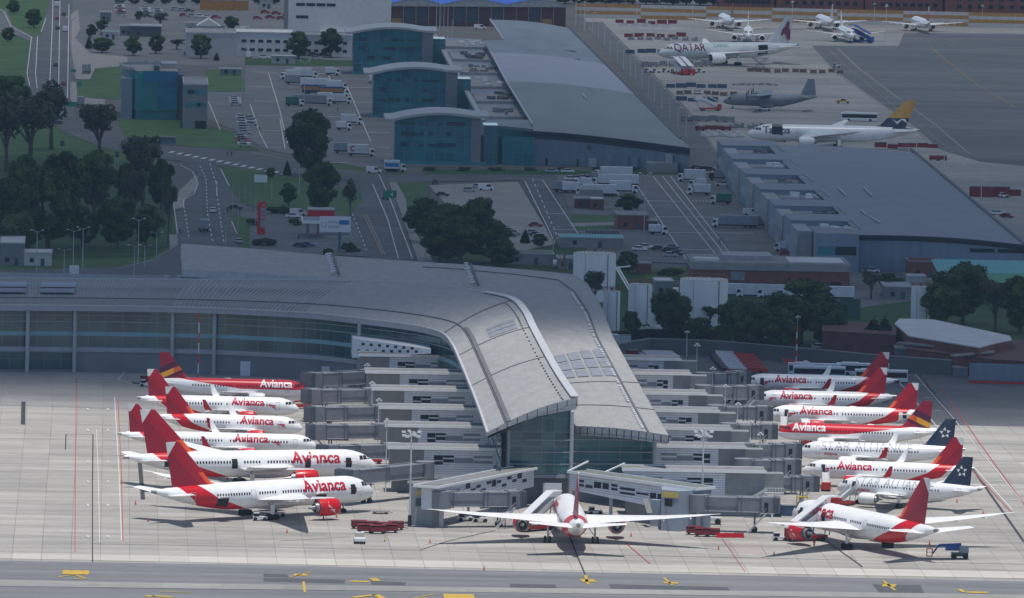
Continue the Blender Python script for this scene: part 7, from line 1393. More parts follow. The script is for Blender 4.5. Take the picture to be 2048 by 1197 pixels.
def tug(col='car_white', big=False):
    k = 1.6 if big else 1; t = thing('tow_tractor', 'tug', 'tractor'); MB().box(-1.5*k, 1.5*k, -.75*k, .75*k, .4*k, .95*k).build('body', MATS[col], t); MB().box(-1.3*k, -.2*k, -.65*k, .65*k, .95*k, 1.6*k).build('cab', MATS['dark_window'], t); MB().box(-1.35*k, -.15*k, -.7*k, .7*k, 1.6*k, 1.7*k).build('cab_roof', MATS[col], t); split_wheels(t, (-1.0*k, 1.0*k), .85*k, .42*k, .3); return Kind(t)
def belt():
    t = thing('belt_loader', 'belt', 'loader'); MB().box(-2.6, 2.2, -.8, .8, .4, .9).build('chassis', MATS['belt_red'], t); MB().bar((-3.4, 0, .9), (3.6, 0, 2.2), .7, .25).build('belt', MATS['belt_red'], t); MB().box(-2.2, -1.2, -.9, -.2, .9, 1.7).build('cab', MATS['car_white'], t); split_wheels(t, (-1.8, 1.6), .8, .35, .25); return Kind(t)
def stairs(cover='car_white', truck_col='belt_red', h=3.4, roofed=True):
    t = thing('stair_truck', 'stairs', 'stairs'); MB().box(-4.2, 2.4, -1.0, 1.0, .45, .95).build('chassis', MATS[truck_col], t); MB().box(-4.2, -2.8, -1, 1, .95, 2.0).build('cab', MATS[truck_col], t); MB().bar((-3.0, 0, 1.0), (2.6, 0, h-.05), 1.4, .3).build('flight', MATS['handrail'], t); MB().box(2.6, 4.4, -.9, .9, h-.15, h).build('platform', MATS['handrail'], t)
    for s_ in (-1, 1): MB().bar((-3.0, s_*.8, 1.6), (2.6, s_*.8, h+.6), .06, .8).build('side_panel', MATS[cover] if roofed else MATS['handrail'], t); MB().box(2.6, 4.4, s_*.85-.03, s_*.85+.03, h, h+1.0).build('platform_rail', MATS[cover], t)
    if roofed: MB().bar((-3.2, 0, 3.0), (2.4, 0, h+2.2), 1.9, .16).build('canopy', MATS[cover], t); MB().box(2.4, 4.4, -.95, .95, h+2.1, h+2.25).build('canopy_end', MATS[cover], t)
    split_wheels(t, (-3.3, 1.6), 1.0, .42, .28); [MB().bar((2.8, s_*.7, .9), (3.4, s_*.7, h-.2), .14).build('prop', MATS['handrail'], t) for s_ in (-1, 1)]; return Kind(t)
def cone_p(): t = thing('traffic_cone', 'cone', 'cone'); MB().cyl((0, 0, .05), (0, 0, .95), .2, .04, 8).build('cone_body', MATS['orange'], t); MB().box(-.28, .28, -.28, .28, 0, .05).build('foot', MATS['tyre_rubber'], t); return Kind(t)
def cont(col, L_=6., D=2.4, H_=2.5, nm='cargo_container'):
    t = thing(nm, 'container', 'container'); MB().box(-L_/2, L_/2, -D/2, D/2, .1, H_).build('shell', MATS[col], t); q = MB(); n_ = int(L_/.8); [q.box(-L_/2+.3+k*(L_-.6)/n_, -L_/2+.42+k*(L_-.6)/n_, -D/2-.05, -D/2, .2, H_-.1) for k in range(n_+1)]; q.build('ribs', MATS[col], t)['kind'] = 'stuff'; MB().box(-L_/2-.03, L_/2+.03, -D/2-.06, D/2+.06, H_, H_+.12).build('top_frame', MATS['wall_grey'], t); return Kind(t)
def pallet(col):
    t = thing('cargo_pallet', 'pallet', 'pallet'); MB().box(-1.5, 1.5, -1.1, 1.1, .1, .3).build('base', MATS['wall_grey'], t); q = MB(); r = random.Random(len(col)); x = -1.35
    while x < 1.0: w = r.uniform(.5, .9); q.box(x, x+w, -1, 1, .3, r.uniform(.8, 2.0)); x += w+.06
    q.build('load', MATS[col], t); return Kind(t)
CARS = {c: car(c) for c in ('car_white', 'car_silver', 'car_dark', 'car_red', 'car_blue')}; PICK = car('car_white', 'pickup'); PYEL = car('car_yellow', 'pickup'); VAN = car('car_white', 'van')
TRK = {'w': truck(), 'g': truck('truck_grey', 'car_dark'), 'l': truck(L_=12.5, H_=2.7), 'lb': truck('car_blue', 'car_white', 11, 2.6, stripe='box_orange'), 's': truck(L_=5.6, H_=2.0), 'gr': truck('truck_green', 'car_white', 6.8, 2.4), 't': truck('truck_box', 'car_white', 15, 2.8, True), 'tg': truck('truck_grey', 'car_white', 14, 2.7, True), 'em': truck('truck_box', 'car_white', 9, 2.9), 'sg': truck('truck_box', 'car_white', 7.2, 2.7, stripe='sign_blue')}
BUS = bus(); CT = cart(); DL = dolly(); DLB = dolly('crate_grey'); TUG = tug(); BTUG = tug('car_white', True); BELT = belt(); STW = stairs(); STR = stairs('car_white', 'car_red', 4.6); STB = stairs('blue_stair', 'blue_stair', 3.4, True); STO = stairs('car_white', 'belt_red', 3.4, False); CONE = cone_p()
CB = cont('cont_blue'); CG = cont('truck_box'); CR = cont('cart_red'); PB = pallet('crate_brown'); PG_ = pallet('crate_grey'); PW = pallet('ac_white')
def at(x, y, z=.0): p = G(x, y); p.z = z; return p
Z = .16
# roads and car parks
for x, y, hd, c, lb in ((113, 14, 95, 'van', 'white van at the far end of the straight road'), (114, 2, 95, 'g', 'dark truck at the very top of the straight road'), (127, 32, 95, 'car_dark', 'car with yellowish lights in the right lane of the straight road'), (114, 41, 95, 'car_red', 'dark red car on the straight road near the lawn'), (115, 60, 95, 'car_dark', 'dark car on the straight road beside a white van'), (130, 64, 95, 'van', 'white van on the straight road'), (111, 134, 95, 'car_dark', 'dark car on the straight road beyond the junction'), (127, 172, 95, 'car_red', 'dark red car near the foot of the straight road'),
                        (161, 214, 95, 'g', 'truck with white roof at the left junction'), (116, 248, 100, 'g', 'dark blue truck on the curved road'), (122, 236, 10, 'car_dark', 'dark car behind the dark blue truck'), (173, 148, 85, 'g', 'dark lorry on the side lane beside the lawn'),
                        (426, 426, 96, 'car_white', 'white car on the curved main road'), (407, 464, 96, 'g', 'small dark truck with white roof edge on the curved main road'), (478, 488, 96, 'car_silver', 'grey car at the foot of the curved main road'), (470, 420, 10, 'car_dark', 'yellow-lit taxi at the forecourt entrance'),
                        (586, 437, 5, 'car_white', 'white car, left of two parked behind the fuel pumps'), (596, 433, 5, 'van', 'white van parked behind the fuel pumps'), (600, 496, 0, 'car_dark', 'dark car with bright roof by the roof edge'), (615, 495, 0, 'car_blue', 'blue car beside the billboard post'), (312, 452, 90, 'van', 'white van parked at the edge of the left grove'), (770, 400, 95, 'car_dark', 'taxi beneath the green road sign'),
                        (748, 348, 0, 'van', 'white van crossing the grass beside the middle road'), (790, 345, 0, 'sg', 'small truck with blue side panel behind red barriers'), (938, 385, 5, 'car_silver', 'silver car on the beige car park, left of a white van'), (972, 382, 5, 'van', 'white van on the beige car park'), (957, 378, 5, 'car_silver', 'silver car squeezed between car and van on the beige car park'), (885, 394, 5, 'car_dark', 'dark car at the left edge of the beige car park'), (870, 369, 90, 'car_dark', 'dark car at the top left of the beige car park'),
                        (1071, 455, 5, 'car_red', 'red car on the lower beige car park'), (1016, 464, 5, 'car_dark', 'dark car beside the middle grove, upper of two'), (1018, 475, 5, 'car_dark', 'dark car beside the middle grove, lower of two'), (1104, 347, 5, 'car_silver', 'silver car by the cargo hall corner, left of two'), (1135, 347, 5, 'car_white', 'white car by the cargo hall corner, right of two'), (1183, 485, 5, 'pick', 'white pickup with dark bed in the middle yard'), (1279, 503, 4, 'car_white', 'white estate car in the middle yard, nearer of the white pair'), (1292, 499, 4, 'car_white', 'white estate car in the middle yard, farther of the white pair'),
                        (1318, 502, 4, 'car_dark', 'dark car in the middle yard, left of two dark cars'), (1338, 505, 4, 'car_dark', 'dark car in the middle yard, right of two dark cars'), (1341, 515, 4, 'car_silver', 'silver car nearest the yard corner'), (1446, 374, 3, 'pick', 'white pickup beside the stepped service units'), (1502, 432, 3, 'van', 'white van beside the stepped service units'), (1741, 548, 3, 'pick', 'white pickup below the right-hand cargo hall wall'), (1529, 223, 180, 'pick', 'white pickup near the grey military transport'), (1686, 208, 0, 'yel', 'yellow pickup on the far apron'), (1673, 136, 0, 'tugw', 'white tractor at the edge of the far taxiway'),
                        (498, 116, 90, 'van', 'bright white van near the tall poles at the pale warehouse'), (445, 60, 0, 'car_silver', 'silver car left of the far car row'), (492, 65, 0, 'van', 'white van behind the white office building'), (528, 118, 0, 'car_white', 'white car in front of the white office building'), (632, 120, 0, 'car_silver', 'silver car under the two dark trees'), (210, 72, 0, 'car_red', 'dark red car beside the pale kiosk'), (960, 60, 0, 'van', 'white van by the vaulted hall')):
    h = R(hd)
    k = {'van': VAN, 'pick': PICK, 'yel': PYEL, 'g': TRK['g'], 'sg': TRK['sg'], 'tugw': TUG}.get(c) or CARS[c]; k.put(at(x, y, Z), h, lb)
def rows(x0, y0, n, dx, dy, hd, cols, label, group, per=1, k=None):
    for i in range(n): (k or CARS[rnd.choice(cols)]).put(at(x0+dx*i+rnd.uniform(-.6, .6), y0+dy*i, Z), R(hd+rnd.uniform(-4, 4)), label, group)
rows(240, 14, 7, .3, 3.2, 4, ['car_white', 'car_white', 'car_silver', 'car_red'], 'car in the stacked column of parked cars, far left', 'first column of far parked cars'); rows(291, 20, 6, .8, 3.2, 4, ['car_white', 'car_silver', 'car_dark'], 'car in the middle column of far parked cars', 'second column of far parked cars'); rows(316, 24, 5, .6, 3.2, 4, ['car_white', 'car_silver', 'car_red'], 'car in the right column of far parked cars', 'third column of far parked cars')
rows(350, 22, 3, 14, 1.5, 4, ['car_dark', 'car_silver', 'car_white'], 'car in the scattered rank by the tall far lamp', 'scattered far cars'); rows(368, 34, 5, 16, 1, 4, ['car_red', 'car_white', 'car_red', 'car_silver'], 'car in the long rank behind the gabled house', 'rank of cars behind the gabled house')
rows(470, 200, 4, .6, 4.2, 3, ['car_white', 'car_silver'], 'white car in the cluster beside the office annex', 'upper cluster of cars by the office annex'); rows(484, 238, 7, .9, 5.2, 3, ['car_white', 'car_silver'], 'pale car in the column beside the lorry yard', 'lower column of cars by the lorry yard'); rows(500, 240, 3, 1.5, 6, 3, ['car_white', 'car_silver'], 'pale car in the short second column by the lorry yard', 'second column of cars by the lorry yard'); rows(483, 277, 5, 1.5, 4.5, 3, ['car_white', 'car_red', 'car_silver'], 'car in the group at the corner of the lorry yard', 'cars at the lorry yard corner')
rows(1010, 462, 3, 9, 4.5, 4, ['car_dark', 'car_silver'], 'dark car at the lower left of the beige car park', 'lower beige car park'); rows(1066, 470, 3, 7, 4, 4, ['car_silver', 'car_dark'], 'grey car below the red car on the beige car park', 'grey cars below the red car'); rows(1345, 500, 3, 3, 6, 4, ['car_dark', 'car_blue'], 'dark car in the short column at the yard corner', 'dark cars at the yard corner')
rows(560, 112, 5, 22, .3, 2, ['car_white', 'car_silver', 'car_dark'], 'car parked along the front of the white office building', 'cars along the white office front'); rows(1142, 362, 4, 12, -1, 3, ['car_white', 'car_silver'], 'pale vehicle between the trucks at the back of the middle yard', 'pale cars in the middle yard'); rows(1394, 340, 4, 9, 1, 3, ['car_dark', 'car_silver'], 'dark vehicle by the right corner of the cargo hall', 'vehicles at the hall corner')
rows(1462, 584, 8, 12, 1.2, 3, ['car_white', 'car_silver'], 'white vehicle in the crowded strip behind the widest tank', 'white vehicles behind the widest tank', k=None); rows(1640, 700, 5, 22, 2.2, 3, ['car_white', 'car_silver', 'car_dark'], 'car in the yard behind the retaining wall, below the conifers', 'cars behind the retaining wall')
MOT = thing('motorcycle', 'motorcycle', 'motorcycle'); split = [MB().cyl((x, -.05, .32), (x, .05, .32), .32, .32, 10).build('wheel', MATS['tyre_rubber'], MOT) for x in (-.65, .65)]; MB().bar((-.7, 0, .7), (.5, 0, .85), .35, .4).build('body', MATS['car_dark'], MOT); MB().bar((.6, 0, .3), (.4, 0, 1.1), .1).build('fork', MATS['handrail'], MOT); MOT = Kind(MOT)
for k in range(12): MOT.put(at(1174+k*5.6, 468+k*.15, Z), R(80), 'dark motorcycle in the row parked below the small lawn', 'row of parked motorcycles')
# trucks: left yard
for x, y, hd, c, lb in ((580, 160, 180, 'w', 'white box truck at the top of the left yard'), (611, 158, 0, 'em', 'white tank-like truck beside the white box truck in the left yard'), (590, 170, 0, 'g', 'grey covered truck with dark cab in the left yard'), (634, 178, 0, 'l', 'long white truck, farthest in the parked block'), (674, 181, 0, 'w', 'white box truck at the right end of the parked block'), (634, 190, 0, 'lb', 'blue truck with orange stripe in the parked block, left'), (668, 194, 0, 'lb', 'blue truck with orange stripe in the parked block, right'), (655, 206, 0, 'w', 'white box truck, nearest row of the parked block, left'), (682, 209, 0, 'w', 'white box truck, nearest row of the parked block, right'),
                        (625, 212, 0, 'tg', 'long grey flat-sided trailer truck left of the parked block'), (590, 214, 0, 'gr', 'small teal truck at the left end of the parked block'), (665, 152, 0, 's', 'small truck with pale roof beside the red paving'), (745, 168, 90, 's', 'white box truck standing end-on by the middle glass office'), (703, 250, 0, 'w', 'white truck beside the big yard tree, farther of two'), (688, 262, 0, 's', 'white truck with dark door beside the big yard tree, nearer of two'), (690, 308, 0, 'g', 'dark truck left of the white truck with red crescent'), (722, 314, 0, 'em', 'white truck with red crescent emblem in the left yard'),
                        (1148, 388, 0, 'w', 'white box truck left of the fenced yard'), (1130, 386, 0, 'g', 'dark truck left of the white box truck'), (1165, 376, 180, 's', 'pale curved-roof truck behind the white box truck'), (1226, 358, 180, 'l', 'long white truck at the back of the middle yard'), (1192, 368, 180, 'g', 'grey truck beside the long white trucks'), (1230, 374, 180, 't', 'long white trailer truck in the middle yard'), (1247, 388, 0, 'em', 'white truck with pale box right of the flat-topped tree'), (1192, 394, 180, 'l', 'long low white truck above the brick huts'), (1222, 393, 0, 'van', 'white van in the middle yard next to the pale box truck'), (1316, 471, 0, 's', 'white box truck right of the motorcycles'),
                        (1383, 365, 180, 'em', 'tall white truck, farthest in the right lorry yard'), (1440, 362, 180, 'g', 'dark grey truck by the stepped service units'), (1395, 378, 180, 's', 'small white truck below the tall white truck'), (1397, 392, 180, 'w', 'white box truck in the right lorry yard'), (1441, 410, 180, 'gr', 'green box truck in the right lorry yard'), (1470, 457, 180, 'tg', 'long grey trailer truck, nearer, in the right lorry yard'), (1530, 457, 180, 'tg', 'dark grey trailer beside the stair tower'), (1567, 505, 180, 's', 'white truck with red car in front, by the end unit')):
    (VAN if c == 'van' else TRK[c]).put(at(x, y, Z), R(hd+rnd.uniform(-2, 2)), lb)
t = [o for o in bpy.data.objects if o.get('label') == 'white truck with red crescent emblem in the left yard'][0]; q = MB()
for k in range(3, 17): a_, c_ = 2*math.pi*k/20, 2*math.pi*(k+1)/20; q.face([(-2.6+r_*math.cos(t_), -1.3, 2.6+r_*math.sin(t_)) for r_, t_ in ((.55, a_), (1.0, a_), (1.0, c_), (.55, c_))])
q.build('red_crescent', MATS['belt_red'], t)
for k in range(3): CARS['car_red'].put(at(1572+k*14, 512, Z), 0, 'red car in front of the white truck by the end unit', 'red cars by the end unit') if k == 0 else None
for k in range(5): TRK['t'].put(at(1485+k*42, 596+k*1.2, 0), R(180), 'white tanker-like trailer parked below the long brick building', 'white trailers below the long brick building')
TRK['s'].put(at(1225, 692, 0), R(100), 'white box body standing beside the pier roof edge'); CG.put(at(1238, 690), 0, 'white container above the retaining wall, beside the pier roof')
for k in range(8): PW.put(at(1290+k*11, 668+rnd.uniform(-3, 3)), 0, 'small white equipment crate beneath the white tanks', 'white crates below the tanks')
for x, y in ((530, 28), (552, 30), (575, 33), (515, 40), (540, 38), (562, 40)): CARS['car_red'].put(at(x, y, Z), R(rnd.uniform(0, 30)), 'red vehicle in the cluster left of the big white block', 'red vehicles left of the big white block')
for k in range(2): t = cont('box_orange', 14, 8, 4.2); t.put(at(433+k*31, 20), 0, 'ochre shed-like container at the top, %s of two' % ('left' if k == 0 else 'right'))
# apron equipment near the viewer
for i, (x, y, hd) in enumerate(((718, 1058, 8), (742, 1060, 8), (768, 1062, 6), (792, 1060, 4), (730, 1066, 8), (755, 1068, 8), (780, 1066, 4))): CT.put(at(x, y), R(hd), 'dark red baggage cart in the train beside the left gate tower', 'baggage carts by the left tower')
for x, y in ((1388, 1070), (1405, 1074), (1424, 1074)): CT.put(at(x, y), R(-4), 'dark red baggage cart in the train below the right gate tower', 'baggage carts by the right tower')
BARR = thing('barrier', 'barrier', 'barrier'); MB().prism([(-1.1, -.3), (1.1, -.3), (1.1, .3), (-1.1, .3)], 0, .35).build('foot', MATS['red_paint'], BARR); MB().box(-1.0, 1.0, -.12, .12, .35, 1.0).build('panel', MATS['red_paint'], BARR); BARR = Kind(BARR)
for x in (1442, 1459, 1478): BARR.put(at(x, 1076), R(-5), 'red water-filled barrier beside the right baggage carts', 'red barriers')
PICK.put(at(719, 1086), R(-88), 'white pickup facing the viewer beside the left baggage carts', None, 1.25)
DL.put(at(761, 1028), 0, 'empty flat dolly before the front left wide-body airliner'); TUG.put(at(520, 1042), R(4), 'low white-topped tractor under the front left wide-body airliner'); TUG.put(at(1560, 1082), R(10), 'small dark tractor alone at the right of the apron', None)
TUG.put(at(556, 1034), 0, 'dark equipment unit below the wing of the front left airliner'); BTUG.put(at(1420, 1049), 0, 'large white aircraft tractor under the long right jet bridge'); CB.put(at(1570, 1032), 0, 'dark blue ground power container by the right jet bridge', None, (.75, .9, .9))
for x, y in ((542, 1040), (673, 1036), (574, 1067), (860, 1087), (296, 1044), (271, 1010), (243, 968), (254, 912), (968, 1141), (1548, 1112), (1262, 1074), (1859, 1090), (1914, 1006), (1966, 1030), (1437, 1100), (647, 1039), (1673, 950), (1651, 1004), (455, 962), (1858, 760+12)): CONE.put(at(x, y), 0, 'small orange safety cone standing on the apron', 'safety cones on the apron')
# stairs at aircraft doors
STW.put(at(1612, 890, 0), R(95), 'white covered stairs at the front door of the red-crowned right airliner', None); STO.put(at(1567, 866), R(88), 'open stairs at the front door of the third right airliner'); STO.put(at(1651, 980), R(90), 'open stairs at the front door of the airliner between navy-tailed ones'); STO.put(at(1690, 1012), R(55), 'open stairs at the front door of the nearer navy-tailed airliner')
STR.put(at(1622, 1082), R(28), 'covered red stair truck at the wide-body airliner on the right', None, 1.35); STR.put(at(1078, 1062), R(42), 'covered red stair truck left of the wide-body seen from behind', None, 1.2); STW.put(at(1358, 150), R(120), 'white stairs at the nose of the maroon-titled cargo jet, left of two', None, 1.2); STW.put(at(1372, 150), R(120), 'white stairs at the nose of the maroon-titled cargo jet, right of two', None, 1.2); STB.put(at(1722, 86), R(150), 'blue covered stairs beside the white airliner on the far apron', None, 1.3); STW.put(at(1415, 222), R(200), 'white stair unit parked near the military transport', None, 1.2)
STY = thing('maintenance_steps', 'yellow maintenance steps beside the right jet bridges', 'steps', at(1607, 1026)); MB().box(-1.6, .8, -.8, .8, 3.3, 3.5).build('platform', MATS['car_yellow'], STY); MB().bar((.8, 0, 3.4), (4.2, 0, .2), 1.1, .12).build('flight', MATS['car_yellow'], STY); [MB().bar((x, y, 0), (x, y, 4.4), .1).build('leg', MATS['car_yellow'], STY) for x in (-1.5, .7) for y in (-.7, .7)]
# parked stair trucks and buses behind the right-hand aircraft
LW = thing('parked_stairs', 'stairs', 'stairs'); MB().box(-5.2, 5.2, -.9, .9, .5, .9).build('chassis', MATS['belt_red'], LW); MB().bar((-4.6, 0, 1.5), (0, 0, 1.3), 1.3, .5).build('white_flight', MATS['car_white'], LW); MB().bar((0, 0, 1.4), (5.2, 0, 1.1), 1.4, .7).build('red_flight', MATS['belt_red'], LW); MB().box(-6.2, -5.0, -.8, .8, .4, 1.5).build('cab', MATS['car_dark'], LW); split_wheels(LW, (-4.2, 3.6), 1.0, .45); LW = Kind(LW)
for k in range(11): LW.put(at(1462+k*3.0+rnd.uniform(-2, 2), 712+k*3.6), R(1), 'red and white mobile stairs in the long parked row beyond the right gates', 'row of parked mobile stairs')
for k in range(4): BELT.put(at(1595+k*3, 738+k*3.2), R(180), 'red belt loader in the parked rank by the striped pole', 'rank of parked belt loaders', 1.2)
BUS.put(at(1628, 752), R(-2), 'white apron bus behind the farthest right airliner, left of the group'); BUS.put(at(1638, 758), R(-2), 'white apron bus in front, behind the farthest right airliner'); BUS.put(at(1725, 752), R(0), 'white apron bus partly behind the farthest right red tail'); BUS.put(at(1762, 765), R(0), 'white apron bus right of the two red tails', None); BUS.put(at(1718, 243), R(0), 'white and dark apron bus above the white cargo jet')
for k in range(4): TRK['l'].put(at(1308+k*3, 712+k*2.4), R(176+k), 'long low white flat-topped vehicle parked below the retaining wall', 'white vehicles below the retaining wall', (.75, .7, .36))
CR.put(at(1256, 716), 0, 'small dark red container by the pier roof edge', None, .8)
for x, y, k in ((560, 745, TUG), (497, 749, TUG), (292, 774, TUG), (300, 768, CR), (278, 768, DL)): k.put(at(x, y), R(5), {560: 'white high loader behind the red-crowned left airliner', 497: 'red loader behind the red-crowned left airliner', 292: 'white tractor behind the left red tails', 300: 'dark red cargo box by the left red tails', 278: 'flat dolly left of the dark red cargo box'}[x])
for x, y, lb in ((675, 881, 'red belt loader under the fourth left jet bridge'), (640, 848, 'blue-grey loader under the third left jet bridge'), (700, 924, 'red belt loader behind the fourth left airliner nose, left'), (740, 928, 'red belt loader behind the fourth left airliner nose, right'), (598, 818, 'red loader in front of the second left jet bridge')): BELT.put(at(x, y), R(3), lb)
for x, y, lb in ((960, 1045, 'dark tractor below the left front jet bridge'), (930, 1043, 'dark equipment cart below the left front jet bridge'), (1190, 1030, 'dark cart right of the wide-body seen from behind')): TUG.put(at(x, y), R(8), lb)
for k in range(4): CT.put(at(1092+k*12, 1058-k*1.5), R(15), 'dark baggage cart under the wing of the wide-body seen from behind', 'carts under the left wing')
# boom lift
bl = thing('boom_lift', 'blue boom lift with red basket at the lower right', 'lift', at(1912, 1118), R(2)); MB().box(-1.0, 2.4, -1.1, 1.1, .6, 1.3).build('chassis', MATS['car_dark'], bl); split_wheels(bl, (-.5, 1.9), 1.15, .55, .35); MB().box(-2.2, .6, -.5, .5, 1.7, 2.7).build('turntable', MATS['blue_stair'], bl); MB().box(.6, 2.5, -.9, .9, 1.3, 2.7).build('engine_cover', MATS['truck_grey'], bl); MB().bar((1.0, 0, 3.0), (-3.6, 0, 2.7), .5).build('boom', MATS['blue_stair'], bl); MB().bar((-3.6, 0, 2.7), (-4.8, 0, 1.0), .3).build('jib', MATS['blue_stair'], bl)
bk = MB(); [bk.bar((x, y, .5), (x, y, 2.0), .12) for x in (-6, -4.9) for y in (-.6, .6)]; [bk.bar(a, b_, .1) for a, b_ in (((-6, -.6, 2), (-4.9, -.6, 2)), ((-6, .6, 2), (-4.9, .6, 2)), ((-6, -.6, 1.3), (-4.9, -.6, 1.3)), ((-6, -.6, 2), (-6, .6, 2)))]; bk.box(-6, -4.9, -.6, .6, .4, .5); bk.build('basket', MATS['red_paint'], bl)
# far apron clutter
for x0, n, y, kk, lb, gp in ((1258, 6, 74, CR, 'dark red container in the row on the far apron', 'dark red container row'), (1262, 8, 80, PG_, 'netted pallet in the long row beside the far containers', 'netted pallets'), (1240, 6, 47, CR, 'red crate stack below the striped fence', 'red crates by the fence'), (1248, 5, 55, CG, 'pale container below the striped fence', 'pale containers by the fence'), (1262, 4, 107, CB, 'blue container near the nose of the maroon-titled jet', 'blue containers by the nose'), (1295, 7, 146, TUG, 'white ground vehicle in the rank under the maroon-titled jet', 'ground vehicles under the cargo jet'), (1290, 8, 133, DLB, 'loaded dolly in front of the maroon-titled jet nose', 'dollies by the cargo jet nose'),
                                (1340, 6, 175, CB, 'dark blue container in the row above the military transport', 'dark blue container row'), (1475, 5, 170, DL, 'empty dolly in the long row on the far apron', 'empty dolly row'), (1360, 7, 190, PB, 'brown pallet load left of the military transport', 'brown pallets'), (1362, 4, 202, CB, 'dark box left of the stair unit', 'dark boxes left'), (1500, 11, 145, PB, 'wrapped red-brown pallet in the long row beside the cargo jet', 'wrapped pallets'), (1372, 6, 243, DLB, 'pale dolly load left of the white cargo jet', 'pale dolly loads'), (1465, 4, 256, PG_, 'dark grey cargo pallet left of the white cargo jet nose', 'dark pallets'), (1400, 4, 262, CT, 'dark red cart near the service road', 'carts near service road'), (1410, 5, 274, PW, 'small white load behind the right-hand hall', 'white loads behind hall'), (1762, 6, 296, CR, 'red container under the tail of the white cargo jet', 'red containers under the tail')):
    step = 21 if kk in (CR, CG, CB) else 18; k_s = .62 if kk in (CR, CG, CB) else None
    for k in range(n): kk.put(at(x0+k*step+rnd.uniform(-2, 2), y+k*.2+rnd.uniform(-1.5, 1.5)), R(rnd.uniform(-8, 8)), lb, gp, k_s*rnd.uniform(.85, 1.1) if k_s else None)
CR.put(at(1963, 394), R(-3), 'dark red container at the far right, left of three', None, 1.3); CR.put(at(1995, 394), R(-3), 'dark red container at the far right, middle of three', None, 1.3); CR.put(at(2027, 392), R(-3), 'dark red container at the far right, rightmost', None); TUG.put(at(2008, 396), 0, 'white tractor between the far right red containers'); CARS['car_white'].put(at(1995, 430), R(20), 'white car towing a red box at the far right'); CARS['car_red'].put(at(2014, 436), R(-30), 'red car at the far right beside the hall roof edge')
for x, lb in ((1868, 'small red box near the apron corner, left'), (1884, 'small dark box near the apron corner, right')): CT.put(at(x, 322), 0, lb)
LD = thing('cargo_loader', 'scissor cargo loader standing below the open door of the maroon-titled jet', 'loader', at(1520, 141), R(20)); MB().box(-3, 3, -1.5, 1.5, 4.6, 4.9).build('platform', MATS['wall_grey'], LD); [MB().bar((-2.6, y, .6), (2.6, y, 4.6), .2).build('scissor_arm', MATS['wall_grey'], LD) for y in (-1.3, 1.3)]; [MB().bar((2.6, y, .6), (-2.6, y, 4.6), .2).build('scissor_arm', MATS['wall_grey'], LD) for y in (-1.3, 1.3)]; MB().box(-3, 3, -1.4, 1.4, .4, .7).build('chassis', MATS['car_dark'], LD); split_wheels(LD, (-2.2, 2.2), 1.4, .4)
LD2 = dup(reg(LD), at(1556, 284), R(0), 'cargo loader raised to the open door of the white cargo jet')
# people
def person(kind='stand', top='hi_vis'):
    """one continuous skinned body"""
    if kind == 'stand': J = {'pel': ((0, 0, .95), .15), 'che': ((0, 0, 1.3), .17), 'nec': ((0, 0, 1.5), .065), 'hed': ((0, .01, 1.62), .10), 'top': ((0, 0, 1.74), .07), 'ls': ((.19, 0, 1.43), .07), 'le': ((.26, .03, 1.15), .05), 'lh': ((.27, .12, .9), .04), 'rs': ((-.19, 0, 1.43), .07), 're': ((-.26, .03, 1.15), .05), 'rh': ((-.25, .12, .9), .04), 'lk': ((.1, .02, .5), .075), 'la': ((.11, 0, .08), .05), 'lt': ((.11, .17, .04), .04), 'rk': ((-.1, .02, .5), .075), 'ra': ((-.13, -.03, .08), .05), 'rt': ((-.13, .14, .04), .04)}
    else: J = {'pel': ((0, 0, .3), .17), 'che': ((0, .15, .62), .18), 'nec': ((0, .24, .8), .065), 'hed': ((0, .3, .9), .10), 'top': ((0, .32, 1.0), .07), 'ls': ((.19, .2, .72), .07), 'le': ((.26, .3, .5), .05), 'lh': ((.15, .5, .4), .04), 'rs': ((-.19, .2, .72), .07), 're': ((-.26, .3, .5), .05), 'rh': ((-.15, .5, .4), .04), 'lk': ((.17, .4, .42), .08), 'la': ((.15, .1, .08), .05), 'lt': ((.15, .28, .04), .04), 'rk': ((-.17, .4, .42), .08), 'ra': ((-.15, .1, .08), .05), 'rt': ((-.15, .28, .04), .04)}
    E_ = [('pel', 'che'), ('che', 'nec'), ('nec', 'hed'), ('hed', 'top'), ('che', 'ls'), ('ls', 'le'), ('le', 'lh'), ('che', 'rs'), ('rs', 're'), ('re', 'rh'), ('pel', 'lk'), ('lk', 'la'), ('la', 'lt'), ('pel', 'rk'), ('rk', 'ra'), ('ra', 'rt')]
    ks = list(J); me = bpy.data.meshes.new('body'); me.from_pydata([J[k][0] for k in ks], [(ks.index(a), ks.index(b_)) for a, b_ in E_], []); ob = bpy.data.objects.new('body', me); SC.collection.objects.link(ob); md = ob.modifiers.new('s', 'SKIN'); ob.modifiers.new('u', 'SUBSURF').levels = 1
    for i, k in enumerate(ks): me.skin_vertices[0].data[i].radius = (J[k][1],)*2; me.skin_vertices[0].data[i].use_root = (k == 'pel')
    m2 = bpy.data.meshes.new_from_object(ob.evaluated_get(bpy.context.evaluated_depsgraph_get())); bpy.data.objects.remove(ob)
    for nm in (top, 'trousers', 'skin'): m2.materials.append(MATS[nm])
    zt = J['nec'][0][2]; zp = J['pel'][0][2]
    for p in m2.polygons: p.use_smooth = True; z = p.center.z; p.material_index = 2 if z > zt else (1 if (z < zp and abs(p.center.x) < .22) else 0)
    t = thing('person', 'person', 'person'); b_ = bpy.data.objects.new('body', m2); SC.collection.objects.link(b_); b_.parent = t; MB().cyl((J['hed'][0][0], J['hed'][0][1]-.01, J['hed'][0][2]+.03), (J['top'][0][0], J['top'][0][1]-.01, J['top'][0][2]+.06), .115, .07, 10).build('hair', MATS['car_dark'], t); return Kind(t)
PR = person('stand', 'belt_red'); PK = person('crouch'); PD = person('stand', 'trousers')
